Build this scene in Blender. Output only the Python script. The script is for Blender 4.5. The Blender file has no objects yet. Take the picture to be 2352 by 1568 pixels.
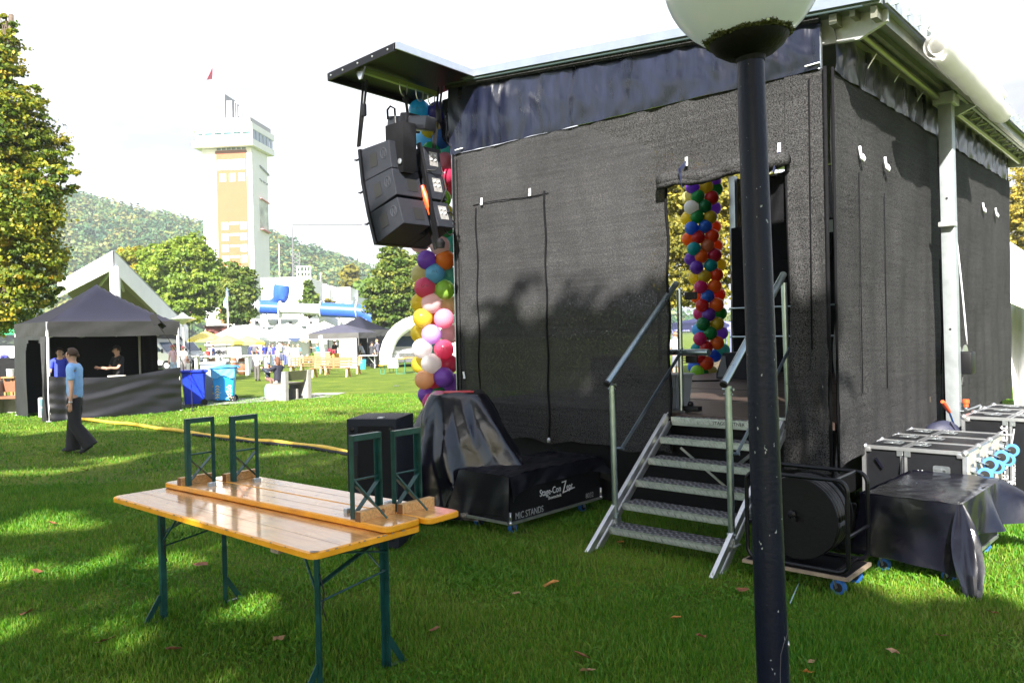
import bpy, bmesh, math, random
import numpy as np
from mathutils import Matrix, Vector
random.seed(7); rng = np.random.default_rng(11)
SC = bpy.context.scene; COL = SC.collection
R = math.radians; PI = math.pi
# ------------------------------------------------------------------ camera, world, sun, exposure
F, CX, CY, EYE = 1829.0, 1176.0, 784.0, 1.8            # focal length and centre in units of a 2352-wide survey picture
cam = bpy.data.cameras.new("camera"); cam.lens = 36.0 * F / 2352.0; cam.clip_end = 3000; cam.clip_start = 0.05
cam_ob = bpy.data.objects.new("camera", cam); COL.objects.link(cam_ob)
CM = Matrix.Translation((0, 0, EYE)) @ Matrix.Rotation(PI / 2 + R(-0.72), 4, 'X') @ Matrix.Rotation(R(-1.24), 4, 'Z')
cam_ob.matrix_world = CM; SC.camera = cam_ob
SUN_EL, SUN_AZ = R(36), math.atan2(-0.15, -1.0)       # azimuth of the sun measured from +Y towards +X
S2 = Vector((math.sin(SUN_AZ) * math.cos(SUN_EL), math.cos(SUN_AZ) * math.cos(SUN_EL), math.sin(SUN_EL)))
sun = bpy.data.lights.new("sun", 'SUN'); sun.energy = 5.0; sun.angle = R(0.8); sun.color = (1.0, 0.95, 0.88)
sun_ob = bpy.data.objects.new("sun", sun); COL.objects.link(sun_ob)
sun_ob.rotation_euler = S2.to_track_quat('Z', 'Y').to_euler(); sun_ob.location = (0, -10, 30)
wd = bpy.data.worlds.new("World"); SC.world = wd; wd.use_nodes = True
nt = wd.node_tree; nt.nodes.clear()
def nd(tree, t, **k):
    n = tree.nodes.new(t)
    for a, b in k.items(): setattr(n, a, b)
    return n
out = nd(nt, 'ShaderNodeOutputWorld'); bg = nd(nt, 'ShaderNodeBackground'); bg.inputs[1].default_value = 0.075
sky = nd(nt, 'ShaderNodeTexSky', sky_type='NISHITA', sun_disc=False); sky.sun_elevation = SUN_EL; sky.sun_rotation = SUN_AZ
sky.air_density = 1.0; sky.dust_density = 1.5; sky.ozone_density = 1.0
tc = nd(nt, 'ShaderNodeTexCoord'); mp = nd(nt, 'ShaderNodeMapping'); mp.inputs['Scale'].default_value = (1, 1, 3.2)
no = nd(nt, 'ShaderNodeTexNoise'); no.inputs['Scale'].default_value = 1.6; no.inputs['Detail'].default_value = 5; no.inputs['Roughness'].default_value = .55
sx = nd(nt, 'ShaderNodeSeparateXYZ'); ad = nd(nt, 'ShaderNodeMath', operation='MULTIPLY_ADD'); ad.inputs[1].default_value = .26
cr = nd(nt, 'ShaderNodeMapRange'); cr.inputs['From Min'].default_value = .36; cr.inputs['From Max'].default_value = .62
mx = nd(nt, 'ShaderNodeMix', data_type='RGBA'); mx.inputs[7].default_value = (7.4, 7.6, 8.1, 1)
nt.links.new(tc.outputs['Generated'], mp.inputs[0]); nt.links.new(mp.outputs[0], no.inputs['Vector'])
nt.links.new(tc.outputs['Generated'], sx.inputs[0]); nt.links.new(sx.outputs['Y'], ad.inputs[0]); nt.links.new(no.outputs['Fac'], ad.inputs[2])
nt.links.new(ad.outputs[0], cr.inputs['Value']); nt.links.new(cr.outputs[0], mx.inputs[0]); nt.links.new(sky.outputs[0], mx.inputs[6])
n5 = nd(nt, 'ShaderNodeTexNoise'); n5.inputs['Scale'].default_value = 2.3; n5.inputs['Detail'].default_value = 6; nt.links.new(mp.outputs[0], n5.inputs['Vector'])
c5 = nd(nt, 'ShaderNodeMapRange'); c5.inputs['From Min'].default_value = .38; c5.inputs['From Max'].default_value = .62; m5 = nd(nt, 'ShaderNodeMix', data_type='RGBA'); m5.inputs[6].default_value = (2.55, 2.65, 2.95, 1); m5.inputs[7].default_value = (5.6, 5.7, 6.0, 1)
nt.links.new(n5.outputs['Fac'], c5.inputs['Value']); nt.links.new(c5.outputs[0], m5.inputs[0]); nt.links.new(m5.outputs[2], mx.inputs[7]); nt.links.new(mx.outputs[2], bg.inputs[0]); nt.links.new(bg.outputs[0], out.inputs[0])
SC.view_settings.view_transform = 'Standard'; SC.view_settings.look = 'None'; SC.view_settings.gamma = 1.0
SC.view_settings.exposure = 2.0
SC.render.engine = 'CYCLES'; SC.cycles.use_denoising = True; SC.cycles.max_bounces = 7; SC.cycles.transparent_max_bounces = 10
SC.cycles.caustics_reflective = False; SC.cycles.caustics_refractive = False; SC.cycles.sample_clamp_indirect = 6

# ------------------------------------------------------------------ surveying helpers: where a sight line meets the real surfaces
def ray(px, py): return (CM.to_3x3() @ Vector(((px - CX) / F, (CY - py) / F, -1.0)))
def W(px, py, h=0.0):
    d = ray(px, py); return Vector((0, 0, EYE)) + d * ((h - EYE) / d.z)
def WY(px, py, Y):
    d = ray(px, py); return Vector((0, 0, EYE)) + d * (Y / d.y)
def gz(y): return -0.012 * min(max(y - 25.0, 0), 65)
def G(px, py):                                          # point on the lawn
    Y = 5.0
    for _ in range(60):
        p = W(px, py, gz(Y)); Y = 0.5 * Y + 0.5 * p.y
    return W(px, py, gz(Y))
def GX(px, Y):                                          # point on the lawn at depth Y under picture column px
    p = WY(px, 770, Y); return Vector((p.x, Y, gz(Y)))

# ------------------------------------------------------------------ materials
MATS = {}
def mat(name, col, rough=.5, metal=0., var=.0, vscale=8., bump=0., bscale=40., col2=None, spec=.5, coat=0., emit=None, trans=0., rvar=0., stretch=None, detail=4.):
    if name in MATS: return MATS[name]
    m = bpy.data.materials.new(name); m.use_nodes = True; t = m.node_tree; b = t.nodes['Principled BSDF']
    c = (*col, 1) if len(col) == 3 else col
    b.inputs['Base Color'].default_value = c; b.inputs['Roughness'].default_value = rough; b.inputs['Metallic'].default_value = metal
    b.inputs['Specular IOR Level'].default_value = spec
    if coat: b.inputs['Coat Weight'].default_value = coat; b.inputs['Coat Roughness'].default_value = .08
    if trans: b.inputs['Transmission Weight'].default_value = trans
    if emit: b.inputs['Emission Color'].default_value = (*emit[:3], 1); b.inputs['Emission Strength'].default_value = emit[3]
    tcn = nd(t, 'ShaderNodeTexCoord'); vec = tcn.outputs['Object']
    if stretch:
        mpn = nd(t, 'ShaderNodeMapping'); mpn.inputs['Scale'].default_value = stretch; t.links.new(vec, mpn.inputs[0]); vec = mpn.outputs[0]
    if var or rvar:
        n = nd(t, 'ShaderNodeTexNoise'); n.inputs['Scale'].default_value = vscale; n.inputs['Detail'].default_value = detail; n.inputs['Roughness'].default_value = .6
        t.links.new(vec, n.inputs['Vector'])
        if var:
            mr = nd(t, 'ShaderNodeMapRange'); mr.inputs['From Min'].default_value = .3; mr.inputs['From Max'].default_value = .7
            t.links.new(n.outputs['Fac'], mr.inputs['Value'])
            mm = nd(t, 'ShaderNodeMix', data_type='RGBA')
            mm.inputs[6].default_value = tuple(max(0, x * (1 - var)) for x in c[:3]) + (1,)
            mm.inputs[7].default_value = (*(col2 or tuple(min(1, x * (1 + var)) for x in c[:3])), 1)
            t.links.new(mr.outputs[0], mm.inputs[0]); t.links.new(mm.outputs[2], b.inputs['Base Color'])
        if rvar:
            m2 = nd(t, 'ShaderNodeMapRange'); m2.inputs['To Min'].default_value = max(0.02, rough - rvar); m2.inputs['To Max'].default_value = min(1, rough + rvar)
            t.links.new(n.outputs['Fac'], m2.inputs['Value']); t.links.new(m2.outputs[0], b.inputs['Roughness'])
    if bump:
        n3 = nd(t, 'ShaderNodeTexNoise'); n3.inputs['Scale'].default_value = bscale; n3.inputs['Detail'].default_value = 3
        t.links.new(vec, n3.inputs['Vector']); bp = nd(t, 'ShaderNodeBump'); bp.inputs['Strength'].default_value = bump; bp.inputs['Distance'].default_value = .02
        t.links.new(n3.outputs['Fac'], bp.inputs['Height']); t.links.new(bp.outputs[0], b.inputs['Normal'])
    MATS[name] = m; return m
def leafmat(name, cols, trans=.35):                     # foliage: colour picked per leaf from the attribute, light passes through
    m = bpy.data.materials.new(name); m.use_nodes = True; t = m.node_tree; t.nodes.clear()
    o = nd(t, 'ShaderNodeOutputMaterial'); a = nd(t, 'ShaderNodeAttribute', attribute_name='tint'); r_ = nd(t, 'ShaderNodeValToRGB')
    el = r_.color_ramp.elements
    while len(el) < len(cols): el.new(.5)
    for i, c in enumerate(cols): el[i].position = i / (len(cols) - 1); el[i].color = (*c, 1)
    d = nd(t, 'ShaderNodeBsdfPrincipled'); d.inputs['Roughness'].default_value = .55; d.inputs['Specular IOR Level'].default_value = .35
    tr = nd(t, 'ShaderNodeBsdfTranslucent'); mx_ = nd(t, 'ShaderNodeMixShader'); mx_.inputs[0].default_value = trans
    t.links.new(a.outputs['Fac'], r_.inputs[0]); t.links.new(r_.outputs[0], d.inputs['Base Color']); t.links.new(r_.outputs[0], tr.inputs[0])
    t.links.new(d.outputs[0], mx_.inputs[1]); t.links.new(tr.outputs[0], mx_.inputs[2]); t.links.new(mx_.outputs[0], o.inputs[0])
    MATS[name] = m; return m
steel = mat('galvanised_steel', (.42, .45, .46), .34, .9, .12, 6, .12, 30, rvar=.12)
steel_green = mat('zinc_tube', (.36, .43, .44), .3, .95, .12, 5, .05, 20, rvar=.1)
alu = mat('aluminium', (.62, .63, .64), .32, .9, .08, 12, .06, 60)
alu_matt = mat('matt_aluminium', (.55, .56, .56), .5, .6, .12, 10, .05, 40)
white_post = mat('pale_galvanised', (.30, .33, .34), .5, .4, .14, 7, .1, 25)
black_plastic = mat('black_plastic', (.0035, .0035, .0045), .45, 0, .2, 20, .15, 120, spec=.3)
black_paint = mat('black_paint', (.0035, .0035, .0045), .55, 0, .25, 9, .3, 260, spec=.25)
black_fabric = mat('black_fabric', (.0035, .0035, .0045), .85, 0, .3, 12, .25, 90, spec=.15)
rubber = mat('rubber', (.006, .006, .006), .7)
blue_tyre = mat('blue_tyre', (.02, .12, .4), .5, 0, .1, 30)
white_paint = mat('white_paint', (.75, .75, .74), .5, 0, .06, 3)
white_fabric = mat('white_fabric', (.72, .72, .72), .8, 0, .05, 4, .15, 12)
skin = mat('skin', (.5, .29, .2), .55, 0, .08, 20)
red_plastic = mat('orange_plastic', (.8, .09, .02), .4)
green_paint = mat('green_paint', (.008, .055, .05), .33, .15, .3, 14, .12, 60, rvar=.1)
def pmat(n, c, r=.7): return mat(n, c, r, 0, .1, 12)

# ------------------------------------------------------------------ mesh builder and object tree
MW = {}
class MB:
    def __init__(s): s.v = []; s.f = []
    def add(s, vs, fs):
        o = len(s.v); s.v += [Vector(v) for v in vs]; s.f += [tuple(i + o for i in f) for f in fs]; return s
    def box(s, c, d, rot=None, bev=0.0):
        hx, hy, hz = d[0] / 2, d[1] / 2, d[2] / 2
        M_ = Matrix.Translation(Vector(c)) @ (rot.to_4x4() if rot is not None else Matrix.Identity(4))
        b = min(bev, hx * .9, hy * .9, hz * .9)
        if b <= 0:
            vs = [(x, y, z) for x in (-hx, hx) for y in (-hy, hy) for z in (-hz, hz)]
            fs = [(0, 1, 3, 2), (4, 6, 7, 5), (0, 4, 5, 1), (2, 3, 7, 6), (0, 2, 6, 4), (1, 5, 7, 3)]
        else:
            bm = bmesh.new(); bmesh.ops.create_cube(bm, size=1); bmesh.ops.scale(bm, vec=(2 * hx, 2 * hy, 2 * hz), verts=bm.verts)
            bmesh.ops.bevel(bm, geom=bm.edges[:], offset=b, segments=2, profile=.6, affect='EDGES')
            bm.verts.index_update(); vs = [v.co.copy() for v in bm.verts]; fs = [tuple(v.index for v in f.verts) for f in bm.faces]; bm.free()
        return s.add([M_ @ Vector(v) for v in vs], fs)
    def bar(s, a, b, w, h=None, up=(0, 0, 1), bev=0.0):
        a, b = Vector(a), Vector(b); h = h or w; x = (b - a); L = x.length; x.normalize(); u = Vector(up)
        if abs(x.dot(u)) > .98: u = Vector((0, 1, 0)) if abs(x.y) < .9 else Vector((1, 0, 0))
        y = u.cross(x).normalized(); z = x.cross(y)
        return s.box((a + b) / 2, (L, w, h), Matrix((x, y, z)).transposed(), bev)
    def tube(s, pts, r, n=10, cap=True):
        pts = [Vector(p) for p in pts]; k = len(pts); rs = r if isinstance(r, (list, tuple)) else [r] * k
        T = []
        for i in range(k):
            t = (pts[min(i + 1, k - 1)] - pts[max(i - 1, 0)]); T.append(t.normalized())
        u = Vector((0, 0, 1)) if abs(T[0].z) < .9 else Vector((1, 0, 0)); vs = []; fs = []
        u = (u - T[0] * u.dot(T[0])).normalized()
        for i in range(k):
            u = (u - T[i] * u.dot(T[i])).normalized(); w_ = T[i].cross(u)
            for j in range(n):
                a = 2 * PI * j / n; vs.append(pts[i] + (u * math.cos(a) + w_ * math.sin(a)) * rs[i])
        for i in range(k - 1):
            for j in range(n): fs.append((i * n + j, i * n + (j + 1) % n, (i + 1) * n + (j + 1) % n, (i + 1) * n + j))
        if cap: fs.append(tuple(range(n - 1, -1, -1))); fs.append(tuple(range((k - 1) * n, k * n)))
        return s.add(vs, fs)
    def lathe(s, prof, n=24, c=(0, 0, 0), rot=None, cap=True):
        M_ = Matrix.Translation(Vector(c)) @ (rot.to_4x4() if rot is not None else Matrix.Identity(4)); vs = []; fs = []
        for r_, z in prof:
            for j in range(n): a = 2 * PI * j / n; vs.append(M_ @ Vector((r_ * math.cos(a), r_ * math.sin(a), z)))
        for i in range(len(prof) - 1):
            for j in range(n): fs.append((i * n + j, i * n + (j + 1) % n, (i + 1) * n + (j + 1) % n, (i + 1) * n + j))
        if cap:
            if prof[0][0] > 1e-4: fs.append(tuple(range(n - 1, -1, -1)))
            if prof[-1][0] > 1e-4: fs.append(tuple(range((len(prof) - 1) * n, len(prof) * n)))
        return s.add(vs, fs)
    def ball(s, c, r, n=16, sc=(1, 1, 1), rot=None):
        m = n // 2; pr = [(math.sin(PI * i / m), -math.cos(PI * i / m)) for i in range(m + 1)]
        t = MB().lathe([(max(a, 1e-5), b) for a, b in pr], n, cap=False)
        M_ = rot or Matrix.Identity(3)
        return s.add([Vector(c) + M_ @ Vector((v.x * r * sc[0], v.y * r * sc[1], v.z * r * sc[2])) for v in t.v], t.f)
    def prism(s, poly, z0, z1, M_=None):                # poly in local xy, extruded along z
        n = len(poly); vs = [Vector((x, y, z)) for z in (z0, z1) for x, y in poly]
        fs = [tuple(range(n - 1, -1, -1)), tuple(range(n, 2 * n))] + [(i, (i + 1) % n, n + (i + 1) % n, n + i) for i in range(n)]
        if M_ is not None: vs = [M_ @ v for v in vs]
        return s.add(vs, fs)
    def grid(s, fn, nu, nv, skip=None):
        vs = [Vector(fn(i / nu, j / nv)) for j in range(nv + 1) for i in range(nu + 1)]
        fs = [(j * (nu + 1) + i, j * (nu + 1) + i + 1, (j + 1) * (nu + 1) + i + 1, (j + 1) * (nu + 1) + i) for j in range(nv) for i in range(nu) if not (skip and skip((i + .5) / nu, (j + .5) / nv))]
        return s.add(vs, fs)
    def poly(s, pts): return s.add(pts, [tuple(range(len(pts)))])
    def xf(s, M_): s.v = [M_ @ v for v in s.v]; return s
    def build(s, name, m, parent=None, world=False, smooth=False, solid=0.0, label=None):
        if world and parent is not None: inv = MW[parent.name].inverted(); vs = [inv @ v for v in s.v]
        else: vs = s.v
        me = bpy.data.meshes.new(name); me.from_pydata([tuple(v) for v in vs], [], s.f); me.validate(); me.update()
        o = bpy.data.objects.new(name, me); COL.objects.link(o); me.materials.append(m)
        if smooth:
            for p in me.polygons: p.use_smooth = True
            if smooth != 'all':
                try: me.set_sharp_from_angle(angle=R(38))
                except Exception: pass
        if solid: md = o.modifiers.new('thickness', 'SOLIDIFY'); md.thickness = solid; md.offset = 0
        if parent is not None: o.parent = parent; MW[o.name] = MW[parent.name]
        else: MW[o.name] = Matrix.Identity(4)
        if label: o['label'] = label
        return o
def thing(name, label, cat, loc=(0, 0, 0), rz=0., group=None, M_=None):
    o = bpy.data.objects.new(name, None); COL.objects.link(o); o.empty_display_size = .2
    m = M_ if M_ is not None else Matrix.Translation(Vector(loc)) @ Matrix.Rotation(rz, 4, 'Z')
    o.matrix_world = m; o['label'] = label; o['category'] = cat; MW[o.name] = m.copy()
    if group: o['group'] = group
    return o
def tag(o, label, cat, group=None):
    o['label'] = label; o['category'] = cat
    if group: o['group'] = group
    return o
def structure(o): o['kind'] = 'structure'; return o
def kids(o): return [c for c in bpy.data.objects if c.parent == o]
KID = {}
def copy_tree(o, parent=None):
    c = o.copy(); COL.objects.link(c)
    if parent is not None: c.parent = parent
    for k in KIDS(o): copy_tree(k, c)
    return c
def KIDS(o):
    if o.name not in KID: KID[o.name] = kids(o)
    return KID[o.name]
def dup(root, loc, rz=0., label=None, group=None, scale=1.0):
    c = copy_tree(root); c.matrix_world = Matrix.Translation(Vector(loc)) @ Matrix.Rotation(rz, 4, 'Z') @ Matrix.Diagonal((scale, scale, scale, 1))
    MW[c.name] = c.matrix_world.copy()
    if label: c['label'] = label
    if group: c['group'] = group
    return c
def text(txt, size, m, parent, M_, extrude=.001, name='lettering', world=True, align='LEFT', shear=0., sx=1.):
    cu = bpy.data.curves.new(name, 'FONT'); cu.body = txt; cu.size = size; cu.extrude = extrude; cu.align_x = align; cu.shear = shear; cu.materials.append(m); cu.resolution_u = 3
    o = bpy.data.objects.new(name, cu); COL.objects.link(o); o.parent = parent
    L = (MW[parent.name].inverted() @ M_) if world else M_
    bpy.context.view_layer.update(); me = bpy.data.meshes.new_from_object(o.evaluated_get(bpy.context.evaluated_depsgraph_get())); bpy.data.objects.remove(o)
    me.transform(L @ Matrix.Diagonal((sx, 1, 1, 1))); o = bpy.data.objects.new(name, me); COL.objects.link(o); o.parent = parent; MW[o.name] = MW[parent.name]
    if not me.materials: me.materials.append(m)
    return o
def frame(o_, x, y):                                    # matrix whose local x, y span a surface and z leaves it
    x = Vector(x).normalized(); z = x.cross(Vector(y)).normalized(); y = z.cross(x)
    return Matrix((( x.x, y.x, z.x, o_[0]), (x.y, y.y, z.y, o_[1]), (x.z, y.z, z.z, o_[2]), (0, 0, 0, 1)))
def fastmesh(name, V, Fq, m, tint=None, parent=None):   # numpy arrays: V (n,3), Fq (k,4) or (k,3)
    me = bpy.data.meshes.new(name); n, k, w_ = len(V), len(Fq), Fq.shape[1]
    me.vertices.add(n); me.vertices.foreach_set('co', V.astype(np.float32).ravel())
    me.loops.add(k * w_); me.loops.foreach_set('vertex_index', Fq.astype(np.int32).ravel())
    me.polygons.add(k); me.polygons.foreach_set('loop_start', (np.arange(k) * w_).astype(np.int32))
    if tint is not None:
        a = me.attributes.new('tint', 'FLOAT', 'FACE'); a.data.foreach_set('value', tint.astype(np.float32))
    me.update(calc_edges=True); me.materials.append(m)
    o = bpy.data.objects.new(name, me); COL.objects.link(o)
    if parent is not None:
        o.parent = parent; o.matrix_parent_inverse = MW[parent.name].inverted(); MW[o.name] = MW[parent.name]
    return o

# ------------------------------------------------------------------ ground
def ground_material():
    m = bpy.data.materials.new('lawn_soil'); m.use_nodes = True; t = m.node_tree; b = t.nodes['Principled BSDF']; b.inputs['Roughness'].default_value = .9; b.inputs['Specular IOR Level'].default_value = .15
    c = nd(t, 'ShaderNodeTexCoord'); n1 = nd(t, 'ShaderNodeTexNoise'); n1.inputs['Scale'].default_value = .9; n1.inputs['Detail'].default_value = 6; n1.inputs['Roughness'].default_value = .7
    n2 = nd(t, 'ShaderNodeTexNoise'); n2.inputs['Scale'].default_value = 38; n2.inputs['Detail'].default_value = 4; n2.inputs['Roughness'].default_value = .75
    t.links.new(c.outputs['Object'], n1.inputs['Vector']); t.links.new(c.outputs['Object'], n2.inputs['Vector'])
    r1 = nd(t, 'ShaderNodeValToRGB'); e = r1.color_ramp.elements
    e[0].position = .32; e[0].color = (.055, .115, .008, 1); e[1].position = .7; e[1].color = (.20, .255, .03, 1)
    r2 = nd(t, 'ShaderNodeValToRGB'); e = r2.color_ramp.elements
    e[0].position = .36; e[0].color = (.30, .34, .30, 1); e[1].position = .66; e[1].color = (1.2, 1.15, 1.0, 1)
    t.links.new(n1.outputs['Fac'], r1.inputs[0]); t.links.new(n2.outputs['Fac'], r2.inputs[0])
    mm = nd(t, 'ShaderNodeMix', data_type='RGBA', blend_type='MULTIPLY'); mm.inputs[0].default_value = .85
    t.links.new(r1.outputs[0], mm.inputs[6]); t.links.new(r2.outputs[0], mm.inputs[7]); t.links.new(mm.outputs[2], b.inputs['Base Color'])
    bp = nd(t, 'ShaderNodeBump'); bp.inputs['Strength'].default_value = .8; bp.inputs['Distance'].default_value = .03
    t.links.new(n2.outputs['Fac'], bp.inputs['Height']); t.links.new(bp.outputs[0], b.inputs['Normal'])
    return m
gm = ground_material(); g = MB(); ys = [-60, -20, 0, 25, 57, 90, 200, 600, 1500]
g.add([(x, y, gz(y)) for y in ys for x in (-900, -60, 0, 60, 900)], [(j * 5 + i, j * 5 + i + 1, j * 5 + i + 6, j * 5 + i + 5) for j in range(len(ys) - 1) for i in range(4)])
structure(g.build('ground', gm))
p = MB(); path_m = mat('paved_path', (.24, .23, .21), .85, 0, .25, 3, .3, 60)
for a, b, wdt in (((400, 931), (735, 908), .9), ((735, 908), (760, 902), .5)):
    A_, B_ = G(*a), G(*b); d = (B_ - A_).normalized(); n_ = Vector((-d.y, d.x, 0))
    p.add([A_ - n_ * wdt + Vector((0, 0, .01)), B_ - n_ * wdt + Vector((0, 0, .01)), B_ + n_ * wdt + Vector((0, 0, .01)), A_ + n_ * wdt + Vector((0, 0, .01))], [(0, 1, 2, 3)])
structure(p.build('path', path_m))
def blades(N, sampler, hmin, hmax, wdt, lean=.5):
    P = sampler(N); n = len(P); th = rng.uniform(0, 2 * PI, n); h = rng.uniform(hmin, hmax, n) * (0.75 + .5 * rng.random(n)) * (1 + .45 * np.sin(P[:, 0] * 4.3 + 2 * np.sin(P[:, 1] * 3.1)) * np.sin(P[:, 1] * 5.1 + 1.3 * np.sin(P[:, 0] * 2.7))); w_ = wdt * rng.uniform(.6, 1.3, n)
    dx, dy = np.cos(th), np.sin(th); la = rng.uniform(0, 2 * PI, n); ln = lean * h * rng.uniform(.2, 1.3, n); lx, ly = np.cos(la) * ln, np.sin(la) * ln
    V = np.zeros((n, 5, 3)); z0 = P[:, 2]
    V[:, 0] = np.stack([P[:, 0] - dx * w_, P[:, 1] - dy * w_, z0], 1); V[:, 1] = np.stack([P[:, 0] + dx * w_, P[:, 1] + dy * w_, z0], 1)
    V[:, 2] = np.stack([P[:, 0] + dx * w_ * .7 + lx * .4, P[:, 1] + dy * w_ * .7 + ly * .4, z0 + h * .6], 1); V[:, 3] = np.stack([P[:, 0] - dx * w_ * .7 + lx * .4, P[:, 1] - dy * w_ * .7 + ly * .4, z0 + h * .6], 1)
    V[:, 4] = np.stack([P[:, 0] + lx, P[:, 1] + ly, z0 + h * .95], 1)
    base = np.arange(n)[:, None] * 5
    Fq = np.concatenate([base + np.array([[0, 1, 2]]), base + np.array([[0, 2, 3]]), base + np.array([[3, 2, 4]])], 1).reshape(-1, 3)
    patch = .5 + .25 * np.sin(P[:, 0] * 1.7 + 1.3 * np.sin(P[:, 1] * 1.1)) * np.cos(P[:, 1] * 1.9 + P[:, 0] * .6)
    dry = np.clip(np.sin(P[:, 0] * .9 + 2) * np.sin(P[:, 1] * .7 + .5 * P[:, 0]) - .55, 0, 1) * .7; ti = np.clip(patch * .5 + rng.random(n) * .55 - .04 + dry * rng.random(n), 0, 1)
    return V.reshape(-1, 3), Fq, np.repeat(ti, 3)
def zone(y0, y1, k=.76, e=.5):
    def f(N):
        y = np.sqrt(rng.uniform(y0 ** 2, y1 ** 2, N)); x = rng.uniform(-1, 1, N) * (y * k + e)
        return np.stack([x, y, np.zeros(N)], 1)
    return f
Vs, Fs, Ts, off = [], [], [], 0
for N, zn, a, b, w_ in ((165000, zone(2.3, 5.2), .018, .052, .0028), (190000, zone(5.2, 10), .022, .05, .0036), (110000, zone(10, 24), .022, .045, .009)):
    v, f, t_ = blades(N, zn, a, b, w_); Vs.append(v); Fs.append(f + off); Ts.append(t_); off += len(v)
def clover(N):
    c = rng.uniform(-1, 1, (90, 2)) * [1, 0] + np.stack([np.zeros(90), np.sqrt(rng.uniform(2.4 ** 2, 8 ** 2, 90))], 1); c[:, 0] *= c[:, 1] * .68 + .3; k = rng.integers(0, 90, N); o = rng.normal(size=(N, 2)) * .13
    return np.stack([c[k, 0] + o[:, 0], c[k, 1] + o[:, 1], np.full(N, .012)], 1)
v, f, t_ = blades(24000, clover, .012, .03, .007, 1.6); Vs.append(v); Fs.append(f + off); Ts.append(np.clip(t_ * .6 + .15, 0, 1)); off += len(v)
gl = leafmat('grass_blade', [(.018, .11, .004), (.045, .19, .007), (.11, .25, .012), (.20, .28, .03), (.26, .25, .08)], .3)
go = fastmesh('grass', np.concatenate(Vs), np.concatenate(Fs), gl, np.concatenate(Ts)); go['kind'] = 'stuff'; go['label'] = 'short green lawn grass'; go['category'] = 'grass'

# ------------------------------------------------------------------ foliage
def leafcloud(blobs, N, size, clump=.28, per=60, tint0=0., tint1=1., shell=.55, up=.35):
    """leaves gathered in clumps spread through the blobs; returns arrays"""
    vol = np.array([b[1][0] * b[1][1] + b[1][1] * b[1][2] + b[1][0] * b[1][2] for b in blobs]); vol = vol / vol.sum()
    K = max(1, N // per); bi = rng.choice(len(blobs), K, p=vol)
    C = np.array([b[0] for b in blobs])[bi]; Rr = np.array([b[1] for b in blobs])[bi]
    d = rng.normal(size=(K, 3)); d /= np.linalg.norm(d, axis=1)[:, None]; rad = shell + (1 - shell) * rng.random(K) ** .6
    cc = C + d * Rr * rad[:, None]; ct = rng.random(K)
    ci = rng.integers(0, K, N); cs = clump * Rr[ci].mean(axis=1)
    o = rng.normal(size=(N, 3)) * np.array([1, 1, .5]) * (cs * .48)[:, None] * rng.uniform(.35, 1.3, K)[ci][:, None]
    P = cc[ci] + o
    nrm = d[ci] * .7 + rng.normal(size=(N, 3)) * .7 + np.array([0, 0, up]); nrm /= np.linalg.norm(nrm, axis=1)[:, None]
    t1 = np.cross(nrm, rng.normal(size=(N, 3))); t1 /= np.linalg.norm(t1, axis=1)[:, None]; t2 = np.cross(nrm, t1)
    s = size * rng.uniform(.6, 1.25, N)[:, None]
    V = np.stack([P - t1 * s * .5, P + t2 * s * .36 + nrm * s * .08, P + t1 * s * .5, P - t2 * s * .36 + nrm * s * .08], 1)
    ti = np.clip(tint0 + (tint1 - tint0) * (ct[ci] * .6 + rng.random(N) * .4), 0, 1)
    return V.reshape(-1, 3), np.arange(4 * N).reshape(-1, 4), ti
bark = mat('bark', (.1, .075, .055), .9, 0, .35, 9, .6, 25)
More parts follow.
